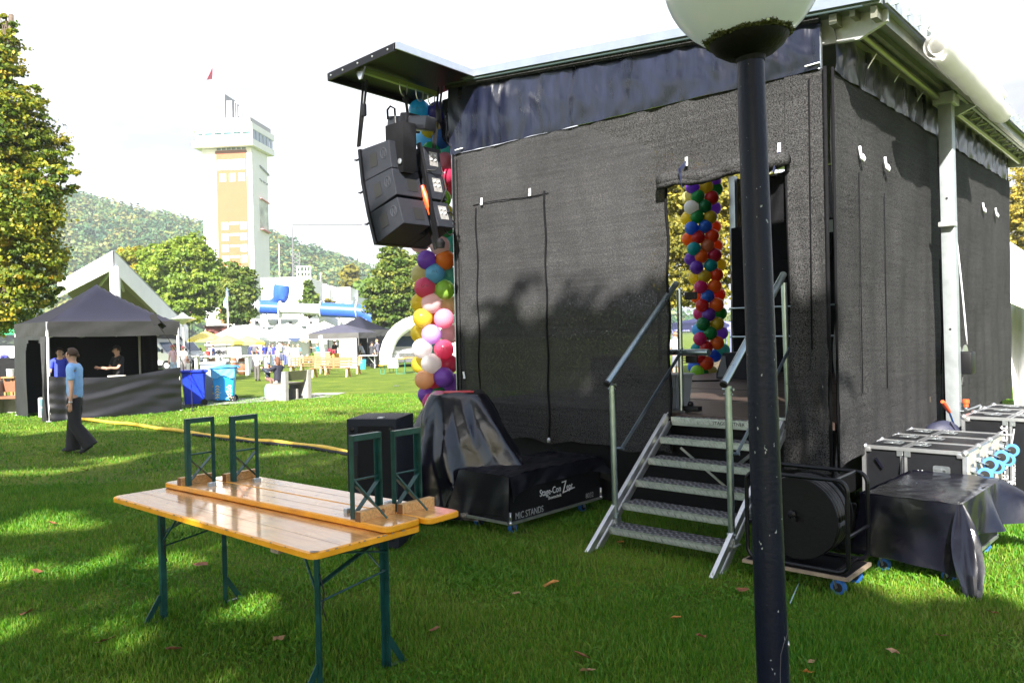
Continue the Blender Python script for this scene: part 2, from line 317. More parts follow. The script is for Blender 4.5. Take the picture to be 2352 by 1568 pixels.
def tree(name, label, base, blobs, N, size, leaf, trunk_r=.2, trunk_h=None, group=None, clump=.28, per=60, tints=(0, 1), shell=.55, lean=(0, 0), gaps=None):
    base = Vector(base); t = thing(name, label, 'tree', base, 0, group)
    ctr = Vector(np.mean([b[0] for b in blobs], axis=0)); top = max(b[0][2] + b[1][2] * .5 for b in blobs)
    m = MB(); k = 7; pts = [base + Vector((0, 0, -.1))] + [base.lerp(Vector((ctr.x, ctr.y, top)), (i + 1) / k) + Vector((random.uniform(-.1, .1), random.uniform(-.1, .1), 0)) * trunk_r * 3 for i in range(k)]
    m.tube(pts, [trunk_r * 1.25] + [trunk_r * (1 - .8 * (i + 1) / k) for i in range(k)], 9)
    for b in blobs:
        c = Vector(b[0])
        for _ in range(4):
            d = Vector((random.gauss(0, 1), random.gauss(0, 1), random.gauss(.2, .6))).normalized(); e = c + Vector((d.x * b[1][0], d.y * b[1][1], d.z * b[1][2])) * .75
            i = min(range(2, k), key=lambda q: (pts[q] - c).length) if len(blobs) > 1 else random.randint(3, k - 1)
            s_ = pts[i]; mid = s_.lerp(e, .5) + Vector((0, 0, -.15 * (e - s_).length * .3)); r0 = trunk_r * (1 - .8 * i / k) * .6
            m.tube([s_, mid, e], [r0, r0 * .6, r0 * .2], 6)
    m.build('trunk', bark, t, world=True, smooth='all')
    V, Fq, ti = leafcloud(blobs, N, size, clump, per, tints[0], tints[1], shell)
    if gaps:
        c_ = V.reshape(-1, 4, 3).mean(axis=1); gx = c_[:, 0] - S2.x * c_[:, 2] / S2.z; gy = c_[:, 1] - S2.y * c_[:, 2] / S2.z; keep = np.ones(len(c_), bool)
        for (x_, y_, rx_, ry_) in gaps: q_ = ((gx - x_) / rx_) ** 2 + ((gy - y_) / ry_) ** 2; th_ = np.arctan2((gy - y_) / ry_, (gx - x_) / rx_); q_ = q_ * (1 + .55 * np.sin(3 * th_ + 7 * x_) + .35 * np.sin(7 * th_ + 5 * y_)); keep &= ~(rng.random(len(c_)) < (1.35 - q_) * 1.3)
        V = V.reshape(-1, 4, 3)[keep].reshape(-1, 3); Fq = np.arange(len(V)).reshape(-1, 4); ti = ti[keep]
    fastmesh('crown', V, Fq, leaf, ti, t); return t

# ================================================================== MOBILE STAGE
C0 = Vector((2.58, 6.40, 0)); UA = Vector((-.747, .665, 0)).normalized(); VB = Vector((UA.y, -UA.x, 0))
def S(u, v, h): return C0 + UA * u + VB * v + Vector((0, 0, h))
SROT = Matrix((-UA, VB, Vector((0, 0, 1)))).transposed()
def sbox(m, u, v, h, bev=0.): return m.box(S((u[0] + u[1]) / 2, (v[0] + v[1]) / 2, (h[0] + h[1]) / 2), (abs(u[1] - u[0]), abs(v[1] - v[0]), abs(h[1] - h[0])), SROT, bev)
def onplane(px, py, P, n):
    d = ray(px, py); E_ = Vector((0, 0, EYE)); return E_ + d * ((P - E_).dot(n) / d.dot(n))
def SV(px, py, v): return onplane(px, py, S(0, v, 0), VB)
def SU(px, py, u): return onplane(px, py, S(u, 0, 0), UA)
stage = thing('mobile_stage', 'large black mesh covered mobile stage with vinyl strip under an aluminium roof', 'stage', S(2.1, 3.6, 0))
def cover_material():
    m = bpy.data.materials.new('shade_mesh'); m.use_nodes = True; t = m.node_tree; b = t.nodes['Principled BSDF']; o = t.nodes['Material Output']
    b.inputs['Roughness'].default_value = .8; b.inputs['Specular IOR Level'].default_value = .08
    c = nd(t, 'ShaderNodeTexCoord')
    n = nd(t, 'ShaderNodeTexNoise'); n.inputs['Scale'].default_value = 105; n.inputs['Detail'].default_value = 2; n.inputs['Roughness'].default_value = .8
    n2 = nd(t, 'ShaderNodeTexNoise'); n2.inputs['Scale'].default_value = 1.1; n2.inputs['Detail'].default_value = 5
    mp2 = nd(t, 'ShaderNodeMapping'); mp2.inputs['Scale'].default_value = (1.5, 1.5, 42); n3 = nd(t, 'ShaderNodeTexNoise'); n3.inputs['Scale'].default_value = 1.; n3.inputs['Detail'].default_value = 3
    for q in (n, n2): t.links.new(c.outputs['Object'], q.inputs['Vector'])
    t.links.new(c.outputs['Object'], mp2.inputs[0]); t.links.new(mp2.outputs[0], n3.inputs['Vector'])
    r = nd(t, 'ShaderNodeValToRGB'); e = r.color_ramp.elements; e[0].position = .36; e[0].color = (.004, .004, .0045, 1); e[1].position = .68; e[1].color = (.066, .0655, .066, 1)
    t.links.new(n.outputs['Fac'], r.inputs[0])
    s = nd(t, 'ShaderNodeMath', operation='ADD'); t.links.new(n2.outputs['Fac'], s.inputs[0]); t.links.new(n3.outputs['Fac'], s.inputs[1])
    r2 = nd(t, 'ShaderNodeMapRange'); r2.inputs['From Min'].default_value = .7; r2.inputs['From Max'].default_value = 1.3; r2.inputs['To Min'].default_value = .72; r2.inputs['To Max'].default_value = 1.25
    t.links.new(s.outputs[0], r2.inputs['Value'])
    v = nd(t, 'ShaderNodeVectorMath', operation='SCALE'); t.links.new(r.outputs[0], v.inputs[0]); t.links.new(r2.outputs[0], v.inputs['Scale']); t.links.new(v.outputs[0], b.inputs['Base Color'])
    bp = nd(t, 'ShaderNodeBump'); bp.inputs['Strength'].default_value = .7; bp.inputs['Distance'].default_value = .008; t.links.new(n.outputs['Fac'], bp.inputs['Height']); t.links.new(bp.outputs[0], b.inputs['Normal'])
    tr = nd(t, 'ShaderNodeBsdfTransparent'); mx_ = nd(t, 'ShaderNodeMixShader'); hole = nd(t, 'ShaderNodeMapRange'); hole.inputs['From Min'].default_value = .44; hole.inputs['From Max'].default_value = .30; hole.inputs['To Max'].default_value = .22
    t.links.new(n.outputs['Fac'], hole.inputs['Value']); t.links.new(hole.outputs[0], mx_.inputs[0]); t.links.new(b.outputs[0], mx_.inputs[1]); t.links.new(tr.outputs[0], mx_.inputs[2]); t.links.new(mx_.outputs[0], o.inputs[0])
    return m
cover = cover_material()
vinyl = mat('black_vinyl', (.003, .003, .007), .3, 0, .3, 5, .35, 14, rvar=.09, spec=.6)
vinyl_strip = mat('vinyl_strip', (.0055, .007, .018), .3, 0, .6, 3, .2, 7, rvar=.12, spec=.7, stretch=(3, 3, .6))  # navy tint in the base colour stands in for reflected blue sky
wood_deck = mat('dark_deck', (.05, .034, .028), .42, 0, .4, 5, .15, 30, rvar=.12, stretch=(1, 6, 1))
grey_white = mat('tag_white', (.7, .72, .75), .4)
nz = lambda a, b, c=0.: math.sin(a * 1.3 + 1.7 * math.sin(b * .9 + c)) * math.sin(b * 1.1 + 1.9 * math.sin(a * .8 - c))
# --- side cover with the doorway
DU0, DU1, DH = .36, 1.50, 3.13
def side(u0, u1, h0, h1, nu, nh, amp=.012, seed=0., bottom=0.):
    def f(a, b):
        u = u0 + (u1 - u0) * a; h = h0 + (h1 - h0) * b; w_ = amp * (nz(u * 3.1, h * 2.3, seed) + .6 * nz(u * 9, h * 3, seed + 2) + .5 * math.sin(u * 26 + 2 * math.sin(h * 2)) * max(0, 1 - (h - .6) / 1.2))
        lo = bottom * (1 - b) * (nz(u * 4, 1., seed))
        return S(u, w_, h + lo)
    return lambda m: m.grid(f, nu, nh)
m = MB(); side(DU1, 4.30, .645, 3.86, 70, 60, .011, 0, .05)(m); side(DU0, DU1, DH, 3.86, 20, 10, .006, 4.)(m)
m.build('side_cover', cover, stage, world=True, smooth='all')
# right strip: a loose curtain gathered in folds beside the doorway
def curt(a, b):
    u = .02 + (DU0 - .02) * a; h = .60 + (3.86 - .60) * b; k = max(0., 1 - b * 1.15)
    w_ = -.014 * k * math.sin(a * 15 + 1.9 * math.sin(b * 5)) - .03 * k * k * math.sin(a * 6 + b * 5) + .035 * math.exp(-((h - 1.15) / .28) ** 2) * math.sin(a * 9 - h * 6) - .01
    return S(u + .05 * math.sin(h * 2.2) * k * (a), w_ - .02 * k, h)
m = MB(); m.grid(curt, 34, 90); m.build('door_curtain', cover, stage, world=True, smooth='all')
# flap rolled up above the doorway
m = MB(); A_, B_ = S(DU1 + .03, -.07, DH + .01), S(DU0 - .06, -.1, DH + .04)
pts = [A_.lerp(B_, i / 14) + Vector((0, 0, .015 * math.sin(i * .9))) for i in range(15)]
m.tube(pts, [.062 + .012 * math.sin(i * 1.7) for i in range(15)], 16)
m.tube([p_ + VB * -.03 + Vector((0, 0, -.045)) for p_ in pts[:13]], [.03 + .006 * math.sin(i * 2.1) for i in range(13)], 10)
m.build('rolled_flap', cover, stage, world=True, smooth='all')
m = MB(); m.grid(lambda a, b: S(DU0 - .03 + .46 * a, .05 + .03 * math.sin(a * 14 + b * 3) + .02 * b, 2.68 + .42 * b - .06 * a), 24, 12); m.build('hanging_flap', black_fabric, stage, world=True, smooth='all', solid=.004)
# straps and tags
m = MB(); m.bar(S(1.27, -.105, 3.06), S(1.27, -.165, 3.22), .035, .003, UA); m.bar(S(1.27, -.165, 3.20), S(1.27, -.02, 3.30), .035, .003, UA); m.build('strap', mat('navy_webbing', (.02, .025, .06), .6), stage, world=True); m = MB(); m.bar(S(.4, -.17, 3.05), S(.4, -.02, 3.27), .03, .003, UA)
m.build('strap', mat('navy_webbing', (.02, .025, .06), .6), stage, world=True)
tagpts = [(3.84, 3.26, 0), (3.13, 3.27, 0), (1.27, 3.30, 0), (.405, 3.28, 0), (4.17, 1.31, .2), (.06, 1.33, -.2), (1.53, 3.17, .3)]
for u, h, s_ in tagpts:
    m = MB(); m.bar(S(u, -.028, h - .04), S(u + s_ * .1, -.028, h + .04), .026, .006, VB, .002); m.box(S(u, -.034, h - .028), (.03, .008, .022), SROT, .002); m.build('toggle', grey_white, stage, world=True)
def hem(pts, r=.009, mt=black_fabric): m = MB(); m.tube(pts, r, 6); return m.build('seam', mt, stage, world=True, smooth='all')
hem([S(3.94 + .012 * math.sin(i), -.018, 3.2 - 2.5 * i / 20) for i in range(21)]); hem([S(2.94 + .008 * math.sin(i * 1.3), -.018, 3.26 - 2.6 * i / 20) for i in range(21)], .011)
hem([S(3.99 - 1.1 * i / 6, -.014, 3.235 + .01 * math.sin(i)) for i in range(7)], .005)
hem([S(DU1 - .01 + .012 * math.sin(i * 1.1), -.012, DH - 2.46 * i / 20) for i in range(21)], .013); hem([S(.02, -.03, .62), S(.02, -.03, 2.), S(.02, -.03, 3.86)], .016); hem([S(.16, -.028, 1.6), S(.15, -.02, 3.8)], .006)
hem([S(DU0 - .02, -.015, 2.0), S(DU0 - .01, -.012, 2.6), S(DU0, -.012, 3.2)], .011); hem([S(4.30, -.01, .66), S(4.30, -.01, 2.4), S(4.30, -.01, 3.9)], .012); hem([S(4.24, -.014, .7), S(4.24, -.012, 3.8)], .004)
m = MB(); m.lathe([(.018, 0), (.02, .03), (.008, .05)], 8, S(2.94, -.03, .63)); m.build('zip_pull', alu, stage, world=True)
# vinyl strip above the mesh
def rooflow(u): return 4.235 + .092 * (u + .4)
def strip(u0, u1, h0, nu, plane):
    def f(a, b):
        q = u0 + (u1 - u0) * a; top = (rooflow(q) if plane == 'A' else 4.27) - .02; h = h0 + (top - h0) * b
        pl = .007 * (math.sin(q * 23 + 2.2 * math.sin(q * 5) + b * 1.8) * (.35 + .65 * b) + .9 * math.sin(q * 13 + 3 * b)) + .02 * math.sin(b * PI) + .008 * nz(q * 12, b * 7)
        sag = -.004 * abs(math.sin(q * 5)) * (1 - b)
        return S(q, -.02 - pl, h + sag) if plane == 'A' else S(-.02 - pl, q, h + sag)
    m_ = MB(); m_.grid(f, nu, 16); return m_
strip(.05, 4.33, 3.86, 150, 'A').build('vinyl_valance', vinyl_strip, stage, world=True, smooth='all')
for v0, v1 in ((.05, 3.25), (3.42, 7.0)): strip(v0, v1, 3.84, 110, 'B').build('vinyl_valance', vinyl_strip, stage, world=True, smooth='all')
for u in (4.22, .17): m = MB(); m.bar(S(u, -.05, 3.89), S(u - .12, -.05, 3.895), .012, .02, VB, .005); m.build('tie_clip', grey_white, stage, world=True)
m = MB(); m.grid(lambda a, b: S(.05 + 4.3 * a, -.062, rooflow(.05 + 4.3 * a) - .012 - .05 * b), 40, 2); m.build('strip_hem', cover, stage, world=True)
# --- back cover (facing right)
def bcov(v0, v1):
    def f(a, b):
        v = v0 + (v1 - v0) * a; h0 = .62 + .05 * math.sin(v * 3) - (.12 * math.exp(-((v - .1) / .18) ** 2)); h = h0 + (3.86 - h0) * b
        w_ = .012 * (nz(v * 2.5, h * 2) + .8 * math.sin(v * 14 + 2 * math.sin(h)) * (1.1 - b)) + .05 * math.exp(-((v - .15) / .2) ** 2) * (1 - b) ** 2 * math.sin(h * 7)
        return S(-w_, v, h)
    return f
m = MB(); m.grid(bcov(.03, 3.30), 80, 60); m.build('back_cover', cover, stage, world=True, smooth='all')
m = MB(); m.grid(bcov(3.36, 7.3), 80, 60); m.build('back_cover', cover, stage, world=True, smooth='all')
hem([S(-.02, .03, .6), S(-.02, .03, 3.86)], .012); hem([S(-.03, 3.33, .6), S(-.03, 3.33, 3.9)], .02)
hem([S(-.02, .625, 3.1), S(-.02, .63, 1.2)], .004); hem([S(-.02, 1.31, 3.0), S(-.02, 1.31, 1.2)], .004)
for v, h in ((.62, 3.25), (1.31, 3.26), (5.36, 3.27), (6.14, 3.28)):
    m = MB(); m.tube([S(-.03, v, h + .07), S(-.04, v, h - .03), S(-.05, v + .03, h - .055), S(-.05, v + .06, h - .03), S(-.04, v + .05, h + .0), S(-.035, v + .01, h)], .012, 6); m.build('hook', grey_white, stage, world=True, smooth='all')
# --- inner dark back and far side walls, front post, deck, chassis
m = MB(); m.grid(lambda a, b: S(.0 + 4.3 * a, 7.22 + .02 * math.sin(a * 40), 1.0 + 3.5 * b), 50, 8); m.build('far_side_cover', cover, stage, world=True, smooth='all')
m = MB(); sbox(m, (.3, 2.1), (6.75, 7.1), (1.02, 2.75), .02); sbox(m, (2.3, 4.16), (6.7, 7.15), (1.02, 3.55), .02); sbox(m, (2.35, 3.2), (6.6, 6.68), (2.9, 3.25)); m.build('black_drape_wall', black_fabric, stage, world=True)
m = MB(); m.poly([S(2.6, 6.64, 3.3), S(2.35, 6.64, 3.3), S(2.35, 6.64, 3.5), S(2.6, 6.64, 3.5)]); m.build('notice', mat('dim_paper', (.35, .38, .4), .7), stage, world=True)
m = MB(); sbox(m, (.02, 4.3), (.06, 7.2), (.94, 1.0)); m.build('deck', wood_deck, stage, world=True)
m = MB()
for i in range(1, 5): sbox(m, (.02, 4.3), (.06 + 1.43 * i - .004, .06 + 1.43 * i + .004), (1.0, 1.003))
m.build('deck_joint', rubber, stage, world=True)
m = MB(); sbox(m, (.15, 4.25), (.35, 7.1), (.30, .93)); sbox(m, (.2, 4.2), (.22, .3), (.05, .9)); m.build('chassis', black_paint, stage, world=True)
m = MB()
for u, v in ((.12, .2), (.12, 7.0), (4.2, .3), (4.2, 7.)): m.tube([S(u, v, -.02), S(u, v, .9)], .045, 10); m.lathe([(.12, 0), (.12, .02), (.05, .03)], 12, S(u, v, 0))
m.build('support_leg', black_paint, stage, world=True, smooth=True)
m = MB(); m.tube([S(.1, .05, .95), S(.1, .05, 4.25)], .035, 10); m.build('corner_post', steel, stage, world=True, smooth=True)
m = MB(); sbox(m, (4.28, 4.36), (.02, .10), (.9, 4.6)); m.build('corner_post', steel, stage, world=True)
m = MB(); sbox(m, (4.16, 4.27), (6.88, 6.99), (.95, 4.5)); m.build('corner_post', steel, stage, world=True)
# railings inside, in front of the far wall
rl = MB()
for h in (1.62, 2.12): rl.tube([S(4.14, 6.55, h), S(1.2, 6.55, h)], .016, 8)
for u in (4.1, 2.6, 1.2): rl.tube([S(u, 6.55, 1.0), S(u, 6.55, 2.12)], .016, 8)
rl.build('guard_rail', steel_green, stage, world=True, smooth=True)
m = MB(); m.tube([S(1.75, .25, 1.57), S(1.15, .1, 1.57)], .03, 10); m.tube([S(1.75, .25, 1.0), S(1.75, .25, 2.15)], .02, 8); m.build('guard_rail', steel_green, stage, world=True, smooth=True)
# --- roof
def rp(u, v, dh=0.): return S(u, v, rooflow(u) + dh)
m = MB(); m.add([rp(u, v, dh) for dh in (0, .09) for u, v in ((-.42, -.06), (4.42, -.06), (4.42, 7.45), (-.42, 7.45))], [(0, 1, 2, 3), (4, 7, 6, 5), (0, 4, 5, 1), (1, 5, 6, 2), (2, 6, 7, 3), (3, 7, 4, 0)])
m.build('roof', mat('roof_sheet', (.30, .34, .36), .4, .4, .12, 3, .1, 10), stage, world=True)
m = MB(); m.bar(rp(-.42, -.085, .055), rp(4.42, -.085, .055), .08, .05, VB); m.build('roof_edge_trim', mat('roof_trim', (.17, .20, .25), .35, .0, .1, 4), stage, world=True)
m = MB(); m.tube([rp(-.3, -.10, -.015), rp(4.35, -.10, -.015)], .010, 8); m.build('roof_edge_tube', mat('dark_green_seal', (.03, .05, .05), .45), stage, world=True, smooth=True)
m = MB()
for i in range(24):
    v = .1 + i * .31; m.bar(rp(-.44, v, .095), rp(-.44, v + .11, .12), .05, .012, VB); m.bar(rp(-.47, v + .03, .03), rp(-.47, v + .03, .12), .02, .05, UA)
m.bar(rp(-.46, -.06, .04), rp(-.46, 7.45, .04), .018, .1, (0, 0, 1)); m.build('eave_clips', mat('clear_strip', (.42, .46, .48), .25, .6, .3, 14), stage, world=True)
m = MB(); m.bar(rp(-.36, -.03, -.05), rp(-.36, 7.4, -.05), .05, .09); m.bar(rp(-.20, -.03, -.03), rp(-.20, 7.4, -.03), .04, .05); m.bar(rp(-.05, -.03, -.05), rp(-.05, 7.4, -.05), .06, .08)
m.build('roof_channel', mat('olive_alu', (.34, .34, .27), .38, .75, .15, 8), stage, world=True)
for v in (.1, 3.3, 7.3):
    m = MB(); m.add([rp(-.42, v, -.0), rp(.1, v, -.0), rp(.1, v, -.2), rp(-.2, v, -.2), rp(-.42, v, -.09), rp(-.42, v + .04, -.0), rp(.1, v + .04, -.0), rp(.1, v + .04, -.2), rp(-.2, v + .04, -.2), rp(-.42, v + .04, -.09)], [(0, 1, 2, 3, 4), (9, 8, 7, 6, 5), (0, 5, 6, 1), (1, 6, 7, 2), (2, 7, 8, 3), (3, 8, 9, 4), (4, 9, 5, 0)])
    m.build('roof_bracket', alu_matt, stage, world=True)
m = MB(); m.tube([S(-.12, .3, 4.2), S(-.14, 3.0, 4.13), S(-.14, 7.2, 4.12)], .033, 12); m.build('truss_chord', mat('olive_tube', (.33, .33, .24), .35, .8, .15, 8), stage, world=True, smooth=True)
m = MB(); m.bar(S(-.3, 2.8, 4.18), S(-.3, 7.3, 4.18), .03, .05)
for i in range(12):
    v = 2.9 + i * .37; m.tube([S(-.14, v, 4.13), S(-.3, v + .18, 4.2)], .009, 6); m.tube([S(-.14, v + .37, 4.13), S(-.3, v + .18, 4.2)], .009, 6); m.tube([S(-.3, v, 4.18), S(-.3, v + .37, 4.32)], .009, 6)
m.build('truss_lacing', alu_matt, stage, world=True, smooth=True)
m = MB()
for v in (.9, 1.6, 2.4): m.tube([S(-.12, v, 4.2), S(-.02, v - .05, 4.02)], .007, 5)
m.build('tie_wire', alu, stage, world=True)
# rolled white tarpaulin along the eave
m = MB(); P0, P1 = S(-.56, .95, 4.13), S(-.5, 3.95, 4.13); pr = [P0.lerp(P1, i / 18) + Vector((0, 0, .008 * math.sin(i * 1.4))) for i in range(19)]
m.tube(pr, [.105 + .006 * math.sin(i * 2.3) for i in range(19)], 20, cap=False)
m.tube(pr, .07, 16, cap=False)
m.add([P0 + Vector((0, 0, .09)), P1 + Vector((0, 0, .09)), rp(-.45, 4.1, .1), rp(-.45, 1.0, .1)], [(0, 1, 2, 3)])
tq_ = mat('white_tarp', (.78, .77, .75), .55, 0, .08, 3, .2, 14); t = tq_.node_tree; tl = nd(t, 'ShaderNodeBsdfTranslucent'); tl.inputs[0].default_value = (.85, .85, .82, 1); x = nd(t, 'ShaderNodeMixShader'); x.inputs[0].default_value = .55; t.links.new(t.nodes['Principled BSDF'].outputs[0], x.inputs[1]); t.links.new(tl.outputs[0], x.inputs[2]); t.links.new(x.outputs[0], t.nodes['Material Output'].inputs[0])
m.build('rolled_tarpaulin', tq_, stage, world=True, smooth=True)
m = MB(); m.tube([rp(-.45, 1.0, .1), rp(-.5, 1.05, .16), rp(-.5, 1.3, .14)], .03, 8); m.build('tarpaulin_fold', MATS['white_tarp'], stage, world=True, smooth=True); m = MB(); m.tube([rp(-.45, 3.7, .1), rp(-.5, 3.8, .17), rp(-.5, 4.1, .14)], .035, 8); m.build('tarpaulin_fold', MATS['white_tarp'], stage, world=True, smooth=True)
# --- steel mast on the back, winch, cable
PB = S(-.20, 2.97, .5); PT = S(-.2, 2.80, 4.1)
m = MB(); m.bar(PB + Vector((0, 0, -.1)), PT, .13, .13, UA, .008); m.box(PB + Vector((0, 0, .04)), (.17, .17, .012), SROT); m.bar(PB + Vector((0, 0, .35)), PB + Vector((0, 0, .36)) - UA * .1, .1, .01); m.build('mast', white_post, stage, world=True, smooth=True)
m = MB()
for k in (.02, .34, .72): q = PB.lerp(PT, k) - UA * -.0 - VB * .068; m.lathe([(.012, 0), (.012, .004)], 8, q, Matrix((UA, Vector((0, 0, 1)), -VB)).transposed())
m.build('mast_hole', rubber, stage, world=True)
m = MB(); m.box(PT + Vector((0, 0, .02)), (.2, .24, .12), SROT, .01); m.build('mast_bracket', alu_matt, stage, world=True); m = MB(); m.box(PT + Vector((0, 0, -1.28)), (.15, .15, .05), SROT, .01); m.build('mast_bracket', alu_matt, stage, world=True)
wq = PB.lerp(PT, (1.36 - .5) / 3.6) + VB * .12 - UA * .06
wr = Matrix((-VB, Vector((0, 0, 1)), -UA)).transposed()
m = MB(); m.box(wq + VB * .07 - UA * .02, (.16, .20, .24), SROT, .02); m.build('winch_gearbox', black_plastic, stage, world=True, smooth=True)
m = MB(); dr = Matrix((Vector((0, 0, 1)), VB, -UA)).transposed(); m.lathe([(.03, -.03), (.13, -.03), (.13, -.02), (.06, -.015), (.06, .03), (.13, .035), (.13, .045), (.03, .045)], 24, wq + VB * .2 + Vector((0, 0, .06)) + UA * .05, dr)
m.bar(wq + VB * .2 + Vector((0, 0, .06)) - UA * .0, wq + VB * .24 + Vector((0, 0, -.1)), .03, .01, UA); m.build('winch_drum', alu, stage, world=True, smooth=True)
m = MB(); m.tube([wq + VB * .02 + Vector((0, 0, -.14)), wq + VB * -.02 + Vector((0, 0, -.22))], .01, 6); m.ball(wq + VB * -.02 + Vector((0, 0, -.23)), .016, 8); m.build('winch_crank', black_plastic, stage, world=True, smooth=True)
ct = PB.lerp(PT, .63) + VB * .12 - UA * .03
m = MB(); m.tube([ct + VB * -.06, ct + VB * .0, ct + VB * .03 + Vector((0, 0, -.04))] + [(ct + VB * .03 + Vector((0, 0, -.04))).lerp(wq + VB * .24 + Vector((0, 0, .19)), i / 8) + VB * .02 * math.sin(i / 8 * PI) for i in range(1, 9)], .009, 8); m.build('winch_cable', grey_white, stage, world=True, smooth='all')
# --- wing canopy on the left end
WZ = 4.62
def wingp(u, v, dh=0.): return S(u, v, WZ + .05 * (-v) + .04 * (4.9 - u) + dh)
wc = [(3.85, .02), (3.90, -1.19), (5.03, -1.19), (4.95, .08)]
m = MB(); m.add([wingp(u, v, dh) for dh in (0, .03) for u, v in wc], [(0, 1, 2, 3), (4, 7, 6, 5), (0, 4, 5, 1), (1, 5, 6, 2), (2, 6, 7, 3), (3, 7, 4, 0)]); m.build('wing_panel', black_plastic, stage, world=True)
m = MB()
for i, j in ((1, 2), (2, 3)): m.bar(wingp(*wc[i], -.02), wingp(*wc[j], -.02), .03, .075, (0, 0, 1))
m.build('wing_rim', black_plastic, stage, world=True)
m = MB(); m.bar(wingp(3.83, .02, .0), wingp(3.88, -1.19, .0), .02, .075); m.bar(wingp(3.85, .02, .035), wingp(3.9, -1.19, .035), .05, .012); m.build('wing_trim', alu, stage, world=True)
m = MB()
for k in (.08, .3, .52, .75, .94): q = wingp(3.9 + (5.03 - 3.9) * k, -1.206, -.02); m.lathe([(.011, 0), (.011, .006), (.004, .009)], 8, q, Matrix((UA, Vector((0, 0, 1)), -VB)).transposed())
m.build('rivet', alu, stage, world=True)
m = MB(); m.bar(wingp(4.55, -1.1, -.05), wingp(4.5, -.05, -.05), .05, .05); m.build('lifting_bar', mat('yellow_green_bar', (.25, .33, .08), .4, .3), stage, world=True)
m = MB(); m.prism([(-.08, .06), (.08, .06), (.02, -.06), (-.02, -.06)], -.01, .01, frame(wingp(4.55, -1.12, -.09), -UA, (0, 0, 1))); m.build('wing_hinge', alu, stage, world=True)
m = MB()
for v in (-.62, -.38, -.2):
    m.tube([wingp(4.5, v, -.06)] + [wingp(4.5, v + .055 + .055 * math.cos(a), -.1 - .1 * math.sin(a)) for a in [PI - PI * i / 8 for i in range(9)]] + [wingp(4.5, v + .11, -.06)], .007, 6)
m.build('lifting_eye', alu, stage, world=True, smooth='all')
m = MB(); m.grid(lambda a, b: S(4.30 + .02 * math.sin(b * 9) + .55 * a * (b) ** .8, -.03 + .03 * math.sin(a * 11) + .3 * a * b, 3.95 + .6 * b), 16, 12); m.build('gusset_fabric', vinyl, stage, world=True, smooth='all')

# ================================================================== PA ARRAY hanging from the wing
pa = thing('line_array', 'three curved stacked black loudspeaker cabinets hanging under the stage wing', 'loudspeaker array', S(4.45, -.62, 2.7))
spk = mat('speaker_paint', (.009, .011, .018), .5, 0, .15, 30, .5, 420, spec=.35)
ub, vc, hb, ang = 4.25, -.62, 3.83, R(5)
base = Vector((0, 0, 0)); u0 = 4.30; h1 = 3.86; HH = .36
def CABM(u_rear, htop, a):      # local x = towards the audience (u), y = v, z up, tilted
    X = UA * math.cos(a) - Vector((0, 0, 1)) * math.sin(a) * -1 * 0 + Vector((0, 0, -math.sin(a)))
    X.normalize(); Y = VB; Z = (X.cross(Y)); Z = -Z if Z.z < 0 else Z
    o_ = S(u_rear, vc, htop); return Matrix(((X.x, Y.x, Z.x, o_.x), (X.y, Y.y, Z.y, o_.y), (X.z, Y.z, Z.z, o_.z), (0, 0, 0, 1)))
cur = Vector((4.78, 3.84)); angs = [R(7), R(14), R(18)]     # (u, h) of the front top edge, tilt of each
for i in range(3):
    a = angs[i]; dn = Vector((-math.sin(a), -math.cos(a)))  # downwards along the tilted front, in (u, h)
    bk = Vector((-math.cos(a), math.sin(a)))                # from front to rear
    Mx = lambda d, v, z: S(cur.x + bk.x * d + dn.x * z, v, cur.y + bk.y * d + dn.y * z)   # depth from front, v, distance down
    def hexa(m_, v0, v1, d0, d1, z0, z1, tp=0.):
        P_ = [Mx(d, v, z + (tp if d == d1 and z == z0 else 0) - (tp if d == d1 and z == z1 else 0)) for d in (d0, d1) for v in (v0, v1) for z in (z0, z1)]
        return m_.add(P_, [(0, 1, 3, 2), (4, 6, 7, 5), (0, 4, 5, 1), (2, 3, 7, 6), (0, 2, 6, 4), (1, 5, 7, 3)])
    m = MB(); hexa(m, -.98, -.60, .03, .50, 0, HH, .03); hexa(m, -.50, -.26, .03, .52, 0, HH, .03); hexa(m, -.60, -.50, .03, .30, 0, HH, .02); c_ = m.build('cabinet', spk, pa, world=True)
    md = c_.modifiers.new('soft', 'BEVEL'); md.width = .008; md.segments = 2
    m = MB(); hexa(m, -1.0, -.25, -.01, .03, -.005, HH + .005); m.build('front_baffle', black_plastic, c_, world=True)
    m = MB(); hexa(m, -.984, -.979, .16, .28, .1, .25); m.build('handle_recess', rubber, c_, world=True); m = MB(); hexa(m, -.80, -.66, .498, .503, .13, .27); m.build('handle_recess', rubber, c_, world=True)
    # a raised round emblem on the side
    m = MB(); q = [(Mx(.40 + .05 * math.cos(t_), -.984, .15 + .055 * math.sin(t_))) for t_ in [2 * PI * k / 18 for k in range(19)]]; m.tube(q, .003, 4); m.tube([Mx(.37, -.984, .19), Mx(.39, -.984, .11), Mx(.41, -.984, .19), Mx(.44, -.984, .11)], .003, 4); m.build('emblem', mat('dark_emblem', (.05, .055, .065), .3), c_, world=True)
    m = MB(); hexa(m, -.43, -.31, .518, .524, .08, .24); m.build('connector_plate', mat('grey_plate', (.32, .31, .3), .4, .4, .3, 40), c_, world=True)
    m = MB()
    for k in range(4): m.ball(Mx(.53, -.41 + .03 * (k % 2) * 2, .12 + .05 * (k // 2)), .013, 8)
    m.build('plug', grey_white, c_, world=True, smooth='all')
    m = MB(); m.tube([Mx(-.02, -.99, .1), Mx(-.06, -.99, .1)], .012, 8); m.lathe([(.02, 0), (.02, .012)], 8, Mx(-.07, -.99, .1)); m.build('rigging_pin', black_plastic, c_, world=True, smooth=True)
    cur = cur + dn * (HH + .006)
